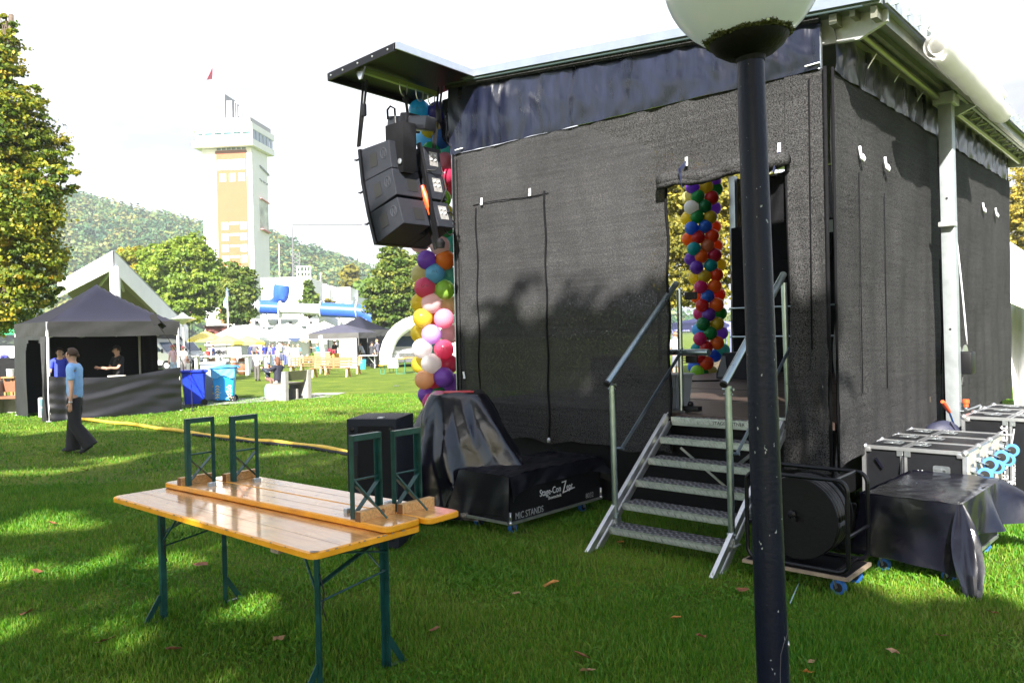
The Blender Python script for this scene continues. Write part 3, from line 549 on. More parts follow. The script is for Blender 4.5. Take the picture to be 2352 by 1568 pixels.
# rigging in the gap
m = MB(); m.bar(S(4.28, -.55, 3.9), S(4.02, -.55, 2.78), .03, .05); m.bar(S(4.25, -.52, 3.2), S(4.1, -.50, 2.72), .02, .04); m.lathe([(.05, 0), (.06, .06), (.03, .1)], 12, S(3.98, -.55, 2.72)); m.build('rigging_bar', black_plastic, pa, world=True, smooth=True)
m = MB(); m.tube([S(4.30, -.6, 3.6), S(4.25, -.62, 3.3), S(4.20, -.6, 3.02), S(4.30, -.55, 2.95), S(4.28, -.5, 3.05)], .009, 8); m.tube([S(4.30, -.55, 3.62), S(4.18, -.42, 3.6), S(4.16, -.34, 3.66), S(4.12, -.3, 3.4), S(4.18, -.36, 3.2)], .009, 8)
m.tube([S(4.10, -.3, 3.1)] + [S(4.10, -.28 + .09 * math.cos(t_), 3.02 + .13 * math.sin(t_)) for t_ in [k * .5 for k in range(12)]], .008, 6); m.build('speaker_cable', rubber, pa, world=True, smooth='all')
m = MB(); q0, q1 = S(4.22, -.57, 3.42), S(4.13, -.53, 3.1); m.tube([q0, q0.lerp(q1, .25), q0.lerp(q1, .3), q0.lerp(q1, .75), q0.lerp(q1, .8), q1], [.025, .04, .045, .04, .032, .03], 12); m.tube([q0.lerp(q1, .1) + UA * .03, q0.lerp(q1, .3) + UA * .06], .022, 8); m.build('power_connector', red_plastic, pa, world=True, smooth=True)
hoist = thing('chain_hoist', 'black electric chain hoist with cloth chain bag hooked below the stage wing', 'chain hoist', S(4.4, -.6, 4.0))
m = MB(); HR = Matrix((UA, VB, Vector((0, 0, 1)))).transposed(); m.bar(S(4.66, -.6, 4.18), S(4.02, -.6, 4.06), .17, .15, (0, 0, 1), .03); m.build('motor', mat('hoist_black', (.012, .013, .016), .28, .1), hoist, world=True, smooth=True)
m = MB(); m.bar(S(4.42, -.6, 4.14), S(4.30, -.6, 4.12), .22, .2, (0, 0, 1), .02); m.tube([S(4.62, -.7, 4.2), S(4.6, -.72, 4.3), S(4.55, -.72, 4.33), S(4.5, -.7, 4.3), S(4.48, -.7, 4.0)], .012, 6); m.build('gear_housing', black_plastic, hoist, world=True, smooth=True)
m = MB(); m.tube([S(4.45, -.6, 4.5), S(4.42, -.6, 4.38), S(4.4, -.6, 4.25)], .016, 8); m.tube([S(4.42, -.56, 4.42), S(4.42, -.64, 4.4), S(4.42, -.6, 4.35)], .012, 6); m.build('hook', rubber, hoist, world=True, smooth='all')
m = MB(); m.add([S(u, v, h) for h, k in ((4.06, 1.), (3.8, 1.0), (3.58, .92), (3.53, .8)) for u, v in ((4.30 + .13 * k, -.6 - .09 * k), (4.30 - .15 * k, -.6 - .09 * k), (4.30 - .15 * k, -.6 + .09 * k), (4.30 + .13 * k, -.6 + .09 * k))],
    [(4 * r_ + i, 4 * r_ + (i + 1) % 4, 4 * r_ + 4 + (i + 1) % 4, 4 * r_ + 4 + i) for r_ in range(3) for i in range(4)] + [(12, 13, 14, 15)]); m.xf(Matrix.Translation(VB * -.2)).build('chain_bag', black_fabric, hoist, world=True, smooth=True, solid=.01)
m = MB(); m.lathe([(.03, 0), (.03, .01), (.012, .012)], 10, S(4.2, -.895, 3.64), Matrix((UA, Vector((0, 0, 1)), -VB)).transposed()); m.build('eyelet', alu, hoist, world=True)
for nm, a_, b_ in (('ratchet_strap', (4.62, -.98, 4.58), (4.78, -.98, 3.88)), ('ratchet_strap', (4.2, -.25, 4.58), (4.32, -.28, 3.86))):
    q = thing(nm, 'black ratchet strap from wing canopy to the ' + ('outer side of the top loudspeaker, with buckle' if a_[1] < -.5 else 'inner side of the top loudspeaker, near balloons'), 'strap', S(*b_)); m = MB(); m.bar(S(*a_), S(*b_), .03, .004, UA); m.bar(S(a_[0] + .06, a_[1], a_[2]), S(b_[0] + .03, b_[1], b_[2]), .03, .004, UA); m.build('webbing', rubber, q, world=True)
    mid = S(*a_).lerp(S(*b_), .45); m = MB(); m.box(mid, (.07, .04, .14), SROT, .015); m.build('buckle', black_plastic, q, world=True, smooth=True)

# ================================================================== BALLOON COLUMNS
BC = dict(purple=(.19, .05, .5), indigo=(.04, .03, .32), blue=(.03, .17, .72), sky=(.12, .48, .85), azure=(.02, .42, .85), aqua=(.1, .55, .5), teal=(.01, .36, .4), orange=(.85, .17, .01), peach=(.85, .42, .18), cream=(.85, .7, .4), yellow=(.8, .62, .03), gold=(.62, .47, .02), olive=(.6, .55, .22), lime=(.3, .62, .05), green=(.01, .3, .06), dgreen=(.01, .2, .06), red=(.6, .02, .02), redorange=(.8, .07, .01), crimson=(.55, .02, .07), hot=(.75, .06, .16), pink=(.8, .25, .38), pale=(.82, .56, .58), magenta=(.6, .03, .2), lavender=(.55, .34, .8), white=(.82, .78, .77), violet=(.35, .12, .7), brown=(.65, .22, .08))
BM = {}
PASTEL = [1.]
def balloon_mat(k0):
    k = k0 + str(PASTEL[0])
    if k in BM: return BM[k]
    m = bpy.data.materials.new('balloon_' + k0); m.use_nodes = True; t = m.node_tree; b = t.nodes['Principled BSDF']; o = t.nodes['Material Output']; c = (*[q ** PASTEL[0] for q in BC[k0]], 1)
    b.inputs['Base Color'].default_value = c; b.inputs['Roughness'].default_value = .22; tr = nd(t, 'ShaderNodeBsdfTranslucent'); tr.inputs[0].default_value = c; x = nd(t, 'ShaderNodeMixShader'); x.inputs[0].default_value = .55
    t.links.new(b.outputs[0], x.inputs[1]); t.links.new(tr.outputs[0], x.inputs[2]); t.links.new(x.outputs[0], o.inputs[0]); BM[k] = m; return m
scrib = mat('marker_ink', (.02, .02, .02), .6)
def balloon(parent, P, r, k, axis, ink=False):
    z = axis.normalized(); M_ = z.to_track_quat('Z', 'Y').to_matrix(); pr = []
    for i in range(13): a = PI * i / 12; rr = math.sin(a); zz = -math.cos(a); zz = zz * (1.16 if zz < 0 else 1.0); pr.append((max(rr * (1 - .06 * (zz < 0) * -zz), .02), zz))
    m = MB(); m.lathe([(a * r, b * r) for a, b in [(.05, -1.3), (.03, -1.18)] + pr], 20, P, M_); b_ = m.build('balloon', balloon_mat(k), parent, world=True, smooth='all')
    if ink:
        m = MB(); cd = (Vector((0, 0, EYE)) - P).normalized(); sd = cd.cross(Vector((0, 0, 1))).normalized(); up = sd.cross(cd); q = []
        for i in range(12): q.append(P + (cd * 1. + sd * (-.35 + .06 * i + random.uniform(-.03, .03)) + up * (random.uniform(-.12, .12) + random.choice((.1, .25)))).normalized() * r * 1.005)
        m.tube(q[:5], .0016, 4); m.tube(q[6:], .0016, 4); m.build('scribble', scrib, b_, world=True)
    return b_
def column(name, label, data, zoom, depth, cpx, r0, base, extra):
    t = thing('balloon_column', label, 'balloon column', base)
    for (x, y, r_, k, back) in data:
        px, py = ((x / zoom[2] + zoom[0]) * .9408, (y / zoom[2] + zoom[1]) * .9408); Y = depth + (.26 if back == 1 else .0 if back == 0 else .14)
        P = WY(px, py, Y); ax = WY(cpx(py), py, depth + .2); d = P - ax; d.z = random.uniform(-.05, .05)
        balloon(t, P, r0 * (1 + .04 * random.uniform(-1, 1)), k, d if d.length > .05 else Vector((0, -1, 0)), ink=(random.random() < .35 and back == 0))
    for (px, py, k, dy) in extra:
        P = WY(px, py, depth + dy); balloon(t, P, r0, k, P - WY(cpx(py), py, depth + .2))
    m = MB(); top = min((y / zoom[2] + zoom[1]) * .9408 for x, y, *_ in data); bot = max((y / zoom[2] + zoom[1]) * .9408 for x, y, *_ in data); m.tube([WY(cpx(bot), bot, depth + .25), WY(cpx(top), top, depth + .25)], .012, 6); m.build('core_line', rubber, t, world=True)
    return t
d1 = [(280,135,98,'purple',0),(460,135,95,'orange',0),(360,262,97,'sky',0),(510,290,90,'aqua',1),(225,275,90,'olive',1),(262,400,98,'hot',0),(455,420,97,'lime',0),(325,550,98,'pale',0),(505,570,95,'cream',1),(225,545,90,'yellow',1),(240,690,100,'yellow',0),(445,695,97,'pink',0),(325,845,98,'lavender',0),(510,840,95,'pale',1),(220,835,90,'yellow',1),(235,980,98,'white',0),(445,990,98,'hot',0),(325,1125,98,'white',0),(490,1130,95,'hot',1),(225,1130,90,'yellow',1),(260,1280,98,'peach',0),(445,1258,95,'purple',0),(290,1420,90,'purple',1),(400,1430,85,'green',1),(525,1310,90,'violet',1),
 (330,1500,95,'magenta',0),(380,690,90,'orange',1),(400,1000,90,'aqua',1),(350,1290,90,'hot',1),(400,270,90,'peach',1)]
conv = lambda x, y: (((x / 2.9575 + 780) - 970) * 3.919, ((y / 2.9575 + 120) - 600) * 3.919)
for x, y, k, b in [(720,440,'azure',0),(850,450,'indigo',0),(905,545,'indigo',1),(800,570,'gold',0),(875,650,'blue',0),(760,655,'sky',1),(805,740,'green',0),(935,770,'aqua',1),(905,820,'pink',0),(905,920,'crimson',0),(940,1010,'hot',1),(820,860,'yellow',1),(800,980,'blue',1),(880,1080,'lime',0),(800,1120,'orange',1),(900,1190,'yellow',0),(810,1250,'teal',1),(905,1290,'green',0),(820,1370,'hot',1),(870,1420,'pale',0),(955,1400,'aqua',1),(720,1400,'pale',2),(960,430,'red',1),(960,640,'purple',1)]:
    d1.append((*conv(x, y), 90, k, b))
PASTEL[0] = .72; cpx1 = lambda y: 1003.; column('balloon_column', 'tall column of large multicoloured balloons beside the loudspeaker array at the stage front', d1, (970, 600, 3.919), 9.62, cpx1, .122, S(4.82, .13, .8), [])
d2 = [(234,199,'purple',0),(324,197,'gold',0),(388,215,'green',1),(375,160,'violet',1),(210,268,'olive',1),(269,259,'green',0),(359,270,'red',0),(228,330,'white',0),(316,323,'dgreen',0),(375,335,'violet',1),(207,402,'yellow',1),(266,390,'green',0),(350,393,'gold',0),(231,463,'blue',0),(318,452,'blue',0),(378,455,'orange',1),(213,533,'orange',1),(273,520,'red',0),(361,512,'redorange',0),(245,594,'teal',0),(333,574,'brown',0),(388,575,'orange',1),(229,660,'purple',1),(294,643,'orange',0),(378,635,'crimson',0),(263,714,'purple',0),(353,700,'teal',0),(410,695,'yellow',1),(255,780,'yellow',1),(313,770,'gold',0),(390,760,'redorange',0),(290,838,'magenta',0),(379,832,'orange',0),(265,898,'orange',1),(333,895,'blue',0),(405,885,'redorange',1),(299,955,'red',0),(391,950,'orange',0),(285,1008,'magenta',1),(341,1013,'purple',0),(412,1005,'green',1),(305,1073,'dgreen',0),(395,1071,'gold',0),(275,1110,'sky',1),(348,1132,'green',0),(420,1130,'violet',1),(285,1168,'magenta',0),(394,1193,'orange',0),(267,1235,'teal',1),(324,1223,'red',0),(275,1280,'red',0),(380,1275,'blue',1),(328,1322,'redorange',0),(250,1345,'blue',1),(266,1377,'lime',0),(310,1385,'green',1),(355,1380,'olive',1),(430,1240,'aqua',1),(295,1425,'pale',1),(240,1435,'orange',1)]
for x, y, k, b in [(250,120,'orange',0),(335,110,'hot',0),(290,60,'yellow',0),(370,50,'blue',0),(310,0,'purple',0),(240,20,'lime',1),(390,-20,'red',1),(280,-50,'green',0),(350,-70,'orange',0)]: d2.append((x, y, k, b))
PASTEL[0] = .9; cpx2 = lambda y: (1600 + (322 + (y / .9408 - 380) * .03) / 2.613) * .9408
column('balloon_column', 'multicoloured balloon column seen through the stage doorway beside the far front post', [(a, b, 44, c, d) for a, b, c, d in d2], (1600, 380, 2.6133), 14.3, cpx2, .125, S(4.6, 6.6, .9), [])

# ================================================================== ALUMINIUM STAIRS
st = thing('stage_stairs', 'portable aluminium stairs with checker plate treads leading up to the stage doorway', 'stairs', S(.96, -.7, 0))
U0, U1 = .42, 1.49; TV = [-1.075 + .207 * i for i in range(6)]; TH = [.168 + .1625 * i for i in range(6)]
def plate_material():
    m = mat('checker_plate', (.5, .51, .52), .36, .9, .1, 9); t = m.node_tree; b = t.nodes['Principled BSDF']; c = nd(t, 'ShaderNodeTexCoord')
    mpn = nd(t, 'ShaderNodeMapping'); mpn.inputs['Rotation'].default_value = (0, 0, R(41.7 + 45)); mpn.inputs['Scale'].default_value = (19, 19, 19); t.links.new(c.outputs['Object'], mpn.inputs[0])
    sp = nd(t, 'ShaderNodeSeparateXYZ'); t.links.new(mpn.outputs[0], sp.inputs[0])
    def fr(s_, off=0.):
        a = nd(t, 'ShaderNodeMath', operation='FRACT'); t.links.new(s_, a.inputs[0]); b_ = nd(t, 'ShaderNodeMath', operation='SUBTRACT'); b_.inputs[1].default_value = .5; t.links.new(a.outputs[0], b_.inputs[0]); c_ = nd(t, 'ShaderNodeMath', operation='ABSOLUTE'); t.links.new(b_.outputs[0], c_.inputs[0]); return c_.outputs[0]
    # bars along two diagonal directions, alternating cells
    ch = nd(t, 'ShaderNodeTexChecker'); ch.inputs['Scale'].default_value = 1.0; t.links.new(mpn.outputs[0], ch.inputs['Vector'])
    fx, fy = fr(sp.outputs['X']), fr(sp.outputs['Y'])
    def bar(a, b_):   # thin in a, long in b
        p1 = nd(t, 'ShaderNodeMath', operation='MULTIPLY'); p1.inputs[1].default_value = 5.; t.links.new(a, p1.inputs[0]); q1 = nd(t, 'ShaderNodeMath', operation='SUBTRACT'); q1.inputs[0].default_value = 1.; t.links.new(p1.outputs[0], q1.inputs[1])
        p2 = nd(t, 'ShaderNodeMath', operation='MULTIPLY'); p2.inputs[1].default_value = 1.9; t.links.new(b_, p2.inputs[0]); q2 = nd(t, 'ShaderNodeMath', operation='SUBTRACT'); q2.inputs[0].default_value = 1.; t.links.new(p2.outputs[0], q2.inputs[1])
        mn = nd(t, 'ShaderNodeMath', operation='MINIMUM'); t.links.new(q1.outputs[0], mn.inputs[0]); t.links.new(q2.outputs[0], mn.inputs[1]); return mn.outputs[0]
    mxx = nd(t, 'ShaderNodeMix', data_type='FLOAT'); t.links.new(ch.outputs['Fac'], mxx.inputs[0]); t.links.new(bar(fx, fy), mxx.inputs[2]); t.links.new(bar(fy, fx), mxx.inputs[3])
    cl = nd(t, 'ShaderNodeMapRange'); cl.inputs['From Max'].default_value = .5; t.links.new(mxx.outputs[0], cl.inputs['Value'])
    bp = nd(t, 'ShaderNodeBump'); bp.inputs['Strength'].default_value = 1.; bp.inputs['Distance'].default_value = .006; t.links.new(cl.outputs[0], bp.inputs['Height']); t.links.new(bp.outputs[0], b.inputs['Normal'])
    mm = nd(t, 'ShaderNodeMix', data_type='RGBA'); mm.inputs[6].default_value = (.17, .165, .17, 1); mm.inputs[7].default_value = (.72, .72, .73, 1); t.links.new(cl.outputs[0], mm.inputs[0]); t.links.new(mm.outputs[2], b.inputs['Base Color'])
    rr = nd(t, 'ShaderNodeMapRange'); rr.inputs['To Min'].default_value = .55; rr.inputs['To Max'].default_value = .28; t.links.new(cl.outputs[0], rr.inputs['Value']); t.links.new(rr.outputs[0], b.inputs['Roughness'])
    return m
plate = plate_material()
nosing = mat('tread_nosing', (.46, .5, .49), .35, .85, .3, 30)
for i in range(6):
    v, h = TV[i], TH[i]; m = MB(); sbox(m, (U0 + .02, U1 - .02), (v, v + .21), (h - .006, h), 0); tr_ = m.build('tread', plate, st, world=True)
    m = MB(); sbox(m, (U0 + .02, U1 - .02), (v - .004, v), (h - .055, h + .002)); m.build('nosing', nosing, tr_, world=True)
    m = MB()
    for k in range(16):
        uu = U0 + .06 + k * (U1 - U0 - .1) / 16
        for j in range(4): m.bar(S(uu + j * .012, v - .006, h - .046 + (j % 2) * .004), S(uu + j * .012 + .022, v - .006, h - .016), .004, .003, VB)
    m.build('nosing_ribs', alu, tr_, world=True)
slope = Vector((TV[5] - TV[0], TH[5] - TH[0])); slope.normalize()
for u in (U0 - .015, U1 + .015):
    for dv, dn_ in ((0., 0.), (.14, 0.)):
        lo = (-1.33 + dv, -.01); L = (1.0 if dv == 0 else .93) / slope.y; hi = (lo[0] + slope.x * L, lo[1] + slope.y * L)
        m = MB(); m.bar(S(u, *lo), S(u, *hi), .035, .06 if dv == 0 else .045, (0, 0, 1), .004); m.bar(S(u - .012, *lo) + Vector((0, 0, .03)), S(u - .012, *hi) + Vector((0, 0, .03)), .01, .01); m.build('stringer', alu, st, world=True)
m = MB(); m.bar(S(U0 + .02, -.02, .93), S(U1 - .02, -.02, .93), .03, .05); m.bar(S(U0 + .02, -.02, .905), S(U0 + .5, .12, .55), .015, .03); m.bar(S(U1 - .1, -.02, .7), S(U1 - .5, .1, .35), .012, .02); m.build('cross_beam', steel, st, world=True)
for (u, pts) in ((1.5, ((-.93, .17), (-.945, 1.33), (-1.01, 1.35), (.15, 2.22), (.20, .985), (.20, 2.16), (-.86, .79), (.2, 1.6))), (.41, ((-1.0, .18), (-1.015, 1.36), (-1.08, 1.38), (.03, 2.23), (.08, .99), (.03, 2.16), (-.95, .85), (.07, 1.62)))):
    m = MB(); m.tube([S(u, *pts[0]), S(u, *pts[1])], .026, 14); m.build('rail_post', steel_green, st, world=True, smooth=True); m = MB(); m.tube([S(u, *pts[4]), S(u, *pts[5])], .024, 14); m.build('rail_post', steel_green, st, world=True, smooth=True)
    m = MB(); m.tube([S(u, *pts[2]), S(u, *pts[3])], .028, 16); m.build('handrail', steel_green, st, world=True, smooth=True)
    m = MB(); m.bar(S(u - .03, *pts[6]), S(u - .03, *pts[7]), .008, .035, (0, 0, 1)); m.tube([S(u - .05, *pts[6]), S(u + .04, *pts[6])], .012, 8); m.build('rail_brace', mat('dark_zinc', (.16, .2, .24), .35, .85), st, world=True)
    m = MB(); sbox(m, (u - .05, u + .05), (pts[0][0] - .05, pts[0][0] + .05), (.168, .178)); sbox(m, (u - .04, u + .04), (pts[0][0] - .03, pts[0][0] + .03), (.178, .22)); m.tube([S(u - .035, pts[0][0], .25), S(u + .035, pts[0][0], .25)], .01, 8); sbox(m, (u - .06, u + .1), (pts[4][0] - .04, pts[4][0] + .04), (1.0, 1.02)); m.tube([S(u - .035, pts[1][0], 1.3), S(u + .035, pts[1][0], 1.3)], .008, 8); m.tube([S(u - .045, pts[1][0], 1.335), S(u + .045, pts[1][0], 1.335)], .012, 8); m.build('post_clamp', steel, st, world=True, smooth=True)
    m = MB(); m.tube([S(u, pts[2][0] - .012, pts[2][1] - .009), S(u, pts[2][0] + .004, pts[2][1] + .003)], .0285, 14); m.build('end_cap', rubber, st, world=True)
    for hh in (2.1, 1.5): m = MB(); m.box(S(u - .1, .24, hh), (.12, .04, .07), SROT, .01); m.build('rail_lock', rubber, st, world=True)
    m = MB(); m.box(S(u - .12, .2, 1.04), (.16, .08, .05), SROT, .01); m.ball(S(u - .1, .2, 1.08), .03, 8); m.build('foot_lock', black_plastic, st, world=True, smooth=True)
text('STAGEPARTNER', .042, rubber, st, frame(S(1.05, TV[5] - .0075, TH[5] - .045), -UA, (0, 0, 1)), .0008)

# ================================================================== on the stage
wg = thing('stage_monitor', 'black wedge monitor speaker on the deck beside the balloon column', 'monitor speaker', S(3.55, 5.2, 1.0))
WM = frame(S(3.62, 4.75, 1.003), VB, (0, 0, 1))
m = MB(); m.prism([(0, 0), (.62, 0), (.62, .1), (.42, .40), (.12, .40), (0, .08)], -.62, 0, frame(S(3.50, 4.78, 1.003), -UA, (0, 0, 1))); m.build('cabinet', spk, wg, world=True)
m = MB(); fm_ = frame(S(3.50, 4.777, 1.003), -UA, (0, 0, 1)); m.prism([(.03, .03), (.1, .35), (.16, .35), (.2, .03)], .0, .012, fm_); m.build('side_port', mat('wedge_grey', (.12, .13, .14), .5), wg, world=True)
m = MB(); m.tube([S(3.2, 4.3, 1.01), S(3.6, 4.0, 1.01), S(3.9, 3.6, 1.012), S(3.7, 3.3, 1.01), S(3.4, 3.2, 1.01)], .012, 6); tag(m.build('audio_cable', rubber, world=True, smooth='all'), 'black audio cable lying across the stage deck', 'cable')
fs = thing('stage_speaker', 'dark loudspeaker lying on the deck just inside the stage doorway left edge', 'speaker', S(3.55, 3.2, 1.0))
m = MB(); m.prism([(0, 0), (.62, 0), (.5, .22), (.3, .42), (0, .42)], 0, .5, frame(S(4.22, 3.0, 1.003), -UA, (0, 0, 1))); m.build('cabinet', black_plastic, fs, world=True)
m = MB(); m.prism([(.50, .235), (.31, .425), (.30, .415), (.49, .225)], .04, .46, frame(S(4.22, 3.0, 1.003), -UA, (0, 0, 1))); m.build('grille', rubber, fs, world=True)
cr_ = thing('grey_crate', 'light grey plastic crate on the stage deck beside the stairs top', 'crate', S(1.78, .45, 1.0)); gp = mat('grey_plastic', (.27, .31, .36), .5)
m = MB(); m.add([S(u, v, h) for h, k in ((1.003, .85), (1.33, 1.)) for u, v in ((1.80 + .2 * k, .45 - .15 * k), (1.80 - .2 * k, .45 - .15 * k), (1.80 - .2 * k, .45 + .15 * k), (1.80 + .2 * k, .45 + .15 * k))], [(0, 3, 2, 1), (0, 1, 5, 4), (1, 2, 6, 5), (2, 3, 7, 6), (3, 0, 4, 7)]); m.build('bin', gp, cr_, world=True, solid=.006)
m = MB(); sbox(m, (1.58, 2.02), (.28, .62), (1.325, 1.35), .008); sbox(m, (1.62, 1.98), (.285, .3), (1.22, 1.325)); m.build('rim', gp, cr_, world=True)

# ================================================================== LAMP POST
lamp = thing('park_lamp', 'black park lamp post with mossy frosted globe standing in front of the stage', 'street lamp', (1.02, 3.05, 0))
LT = WY(1723, 126, 3.05); LB = WY(1776, 1568, 3.05); ax = (LT - LB).normalized(); LG = LB - ax * (LB.z / ax.z)
def pole_material():
    m = mat('lamp_paint', (.005, .0065, .019), .4, 0, .18, 5, .12, 60, rvar=.08, spec=.22); t = m.node_tree; b = t.nodes['Principled BSDF']; c = nd(t, 'ShaderNodeTexCoord')
    mpn = nd(t, 'ShaderNodeMapping'); mpn.inputs['Scale'].default_value = (1, 1, .55); n = nd(t, 'ShaderNodeTexNoise'); n.inputs['Scale'].default_value = 60; n.inputs['Detail'].default_value = 2
    t.links.new(c.outputs['Object'], mpn.inputs[0]); t.links.new(mpn.outputs[0], n.inputs['Vector']); mr = nd(t, 'ShaderNodeMapRange'); mr.inputs['From Min'].default_value = .715; mr.inputs['From Max'].default_value = .74; t.links.new(n.outputs['Fac'], mr.inputs['Value'])
    old = b.inputs['Base Color'].links[0].from_socket; mm = nd(t, 'ShaderNodeMix', data_type='RGBA'); mm.inputs[7].default_value = (.32, .34, .36, 1); t.links.new(mr.outputs[0], mm.inputs[0]); t.links.new(old, mm.inputs[6]); t.links.new(mm.outputs[2], b.inputs['Base Color']); return m
lp = pole_material()
m = MB(); m.tube([LG + ax * z for z in (-.05, .5, 1.2, 2.0, (LT - LG).length)], [.0605, .0600, .0575, .0545, .0505], 40); pole = m.build('pole', lp, lamp, world=True, smooth=True)
m = MB(); fr_ = frame(LG, Vector((1, 0, 0)), Vector((0, 1, 0)))
def ring(th, r_, z): return LG + ax * z + Vector((math.cos(th), math.sin(th), 0)) * r_
T0, T1 = R(-82), R(-12)
edge = [(T0, .0), (T0, .48), (T0 + .1, .56), (T0 + .35, .6), (T1, .66), (T1, 0.)]
pts = []
for (a, z), (a2, z2) in zip(edge[:-1], edge[1:]):
    for k in range(8): q = k / 8; pts.append(ring(a + (a2 - a) * q, .0608, z + (z2 - z) * q))
m.tube(pts, .0012, 4); m.build('hatch_seam', mat('seam_scuff', (.1, .1, .11), .6), pole, world=True)
m = MB(); m.tube([ring(R(-8), .055, .58), ring(R(-8), .063, .58)], .013, 12); m.build('hatch_lock', steel, pole, world=True)
GC = WY(1704, -68, 3.05); GR = .30
gd = (GC - LT).normalized(); gq = gd.to_track_quat('Z', 'Y').to_matrix()
m = MB(); m.lathe([(.052, -.03), (.056, -.012), (.09, -.002), (.130, .026), (.148, .052), (.151, .063), (.13, .066)], 48, LT, gq); m.build('globe_holder', mat('holder_black', (.002, .002, .0025), .6, 0, .4, 15, .2, 60, spec=.2), lamp, world=True, smooth=True)
m = MB(); m.ball(LT + gd * .07 + Vector((.02, -.168, -.0)), .008, 8); m.build('screw', alu, lamp, world=True)
gm_ = mat('frosted_globe', (.80, .78, .80), .16, 0, .12, 2.2, 0, 1, spec=.6, coat=.4)
t = gm_.node_tree; b = t.nodes['Principled BSDF']; tl = nd(t, 'ShaderNodeBsdfTranslucent'); tl.inputs[0].default_value = (.8, .85, .86, 1); x = nd(t, 'ShaderNodeMixShader'); x.inputs[0].default_value = .45
t.links.new(b.outputs[0], x.inputs[1]); t.links.new(tl.outputs[0], x.inputs[2]); t.links.new(x.outputs[0], t.nodes['Material Output'].inputs[0])
m = MB(); m.ball(GC, GR, 48, rot=gq); m.build('globe', gm_, lamp, world=True, smooth='all')
V, Fq, ti = [], [], []
n_ = 5200; a = rng.uniform(0, 2 * PI, n_); dens = .5 + .5 * np.sin(a * 3 + 1) * np.sin(a * 7); el = .147 + np.abs(rng.normal(0, .007, n_)) * (0.3 + dens) + .002
rr = el; zz = -np.sqrt(np.maximum(GR ** 2 - rr ** 2, 0)); P = np.stack([rr * np.cos(a), rr * np.sin(a), zz], 1) * 1.008
Mq = np.array(gq); P = P @ Mq.T + np.array(GC); o = rng.normal(size=(n_, 4, 3)) * .0035; mossV = (P[:, None, :] + o).reshape(-1, 3)
ms = leafmat('moss', [(.03, .035, .008), (.09, .1, .02), (.22, .23, .12)], .1); fm = fastmesh('moss_ring', mossV, np.arange(4 * n_).reshape(-1, 4), ms, rng.random(n_), lamp)

# ================================================================== BEER TABLE AND TWO UPTURNED BENCHES
TA = Vector((-2.664, 5.236, 0)); TBp = Vector((-.963, 3.748, 0)); tl_ = (TBp - TA).normalized(); tw = Vector((-tl_.y, tl_.x, 0)); TL = (TBp - TA).length
def board_material(name, dark=False):
    m = bpy.data.materials.new(name); m.use_nodes = True; t = m.node_tree; b = t.nodes['Principled BSDF']; b.inputs['Roughness'].default_value = .22; b.inputs['Coat Weight'].default_value = .6; b.inputs['Coat Roughness'].default_value = .1
    c = nd(t, 'ShaderNodeTexCoord'); mpn = nd(t, 'ShaderNodeMapping'); mpn.inputs['Scale'].default_value = (1.2, 16, 10); t.links.new(c.outputs['Object'], mpn.inputs[0])
    n = nd(t, 'ShaderNodeTexNoise'); n.inputs['Scale'].default_value = 2.2; n.inputs['Detail'].default_value = 6; n.inputs['Distortion'].default_value = 1.2; t.links.new(mpn.outputs[0], n.inputs['Vector'])
    n2 = nd(t, 'ShaderNodeTexNoise'); n2.inputs['Scale'].default_value = 3.5; n2.inputs['Detail'].default_value = 5; t.links.new(c.outputs['Object'], n2.inputs['Vector'])
    r = nd(t, 'ShaderNodeValToRGB'); e = r.color_ramp.elements; e[0].position = .3; e[0].color = (.58, .24, .055, 1); e[1].position = .66; e[1].color = (.80, .44, .15, 1); t.links.new(n.outputs['Fac'], r.inputs[0])
    r2 = nd(t, 'ShaderNodeMapRange'); r2.inputs['From Min'].default_value = .3; r2.inputs['From Max'].default_value = .5; r2.inputs['To Min'].default_value = .55; t.links.new(n2.outputs['Fac'], r2.inputs['Value'])
    v = nd(t, 'ShaderNodeVectorMath', operation='SCALE'); t.links.new(r.outputs[0], v.inputs[0]); t.links.new(r2.outputs[0], v.inputs['Scale']); t.links.new(v.outputs[0], b.inputs['Base Color'])
    r3 = nd(t, 'ShaderNodeMapRange'); r3.inputs['To Min'].default_value = .12; r3.inputs['To Max'].default_value = .36; t.links.new(n2.outputs['Fac'], r3.inputs['Value']); t.links.new(r3.outputs[0], b.inputs['Roughness'])
    bp = nd(t, 'ShaderNodeBump'); bp.inputs['Strength'].default_value = .12; bp.inputs['Distance'].default_value = .004; t.links.new(n.outputs['Fac'], bp.inputs['Height']); t.links.new(bp.outputs[0], b.inputs['Normal'])
    return m
board = board_material('varnished_board'); edge_m = mat('orange_edge', (.90, .36, .012), .35, 0, .2, 7, .1, 30, coat=.2, rvar=.1, col2=(.95, .42, .02)); worn = mat('worn_wood', (.3, .24, .19), .7, 0, .4, 20)
block = mat('raw_pine', (.60, .34, .13), .5, 0, .3, 12, .1, 40, stretch=(1, 6, 6)); endgrain = mat('end_grain', (.2, .09, .035), .6, 0, .3, 30)
def rounded(L, Wd, r, n=6):
    P_ = []
    for cx_, cy_, a0 in ((L - r, Wd - r, 0), (r, Wd - r, 90), (r, r, 180), (L - r, r, 270)):
        for k in range(n + 1): a = R(a0 + 90 * k / n); P_.append((cx_ + r * math.cos(a), cy_ + r * math.sin(a)))
    return P_
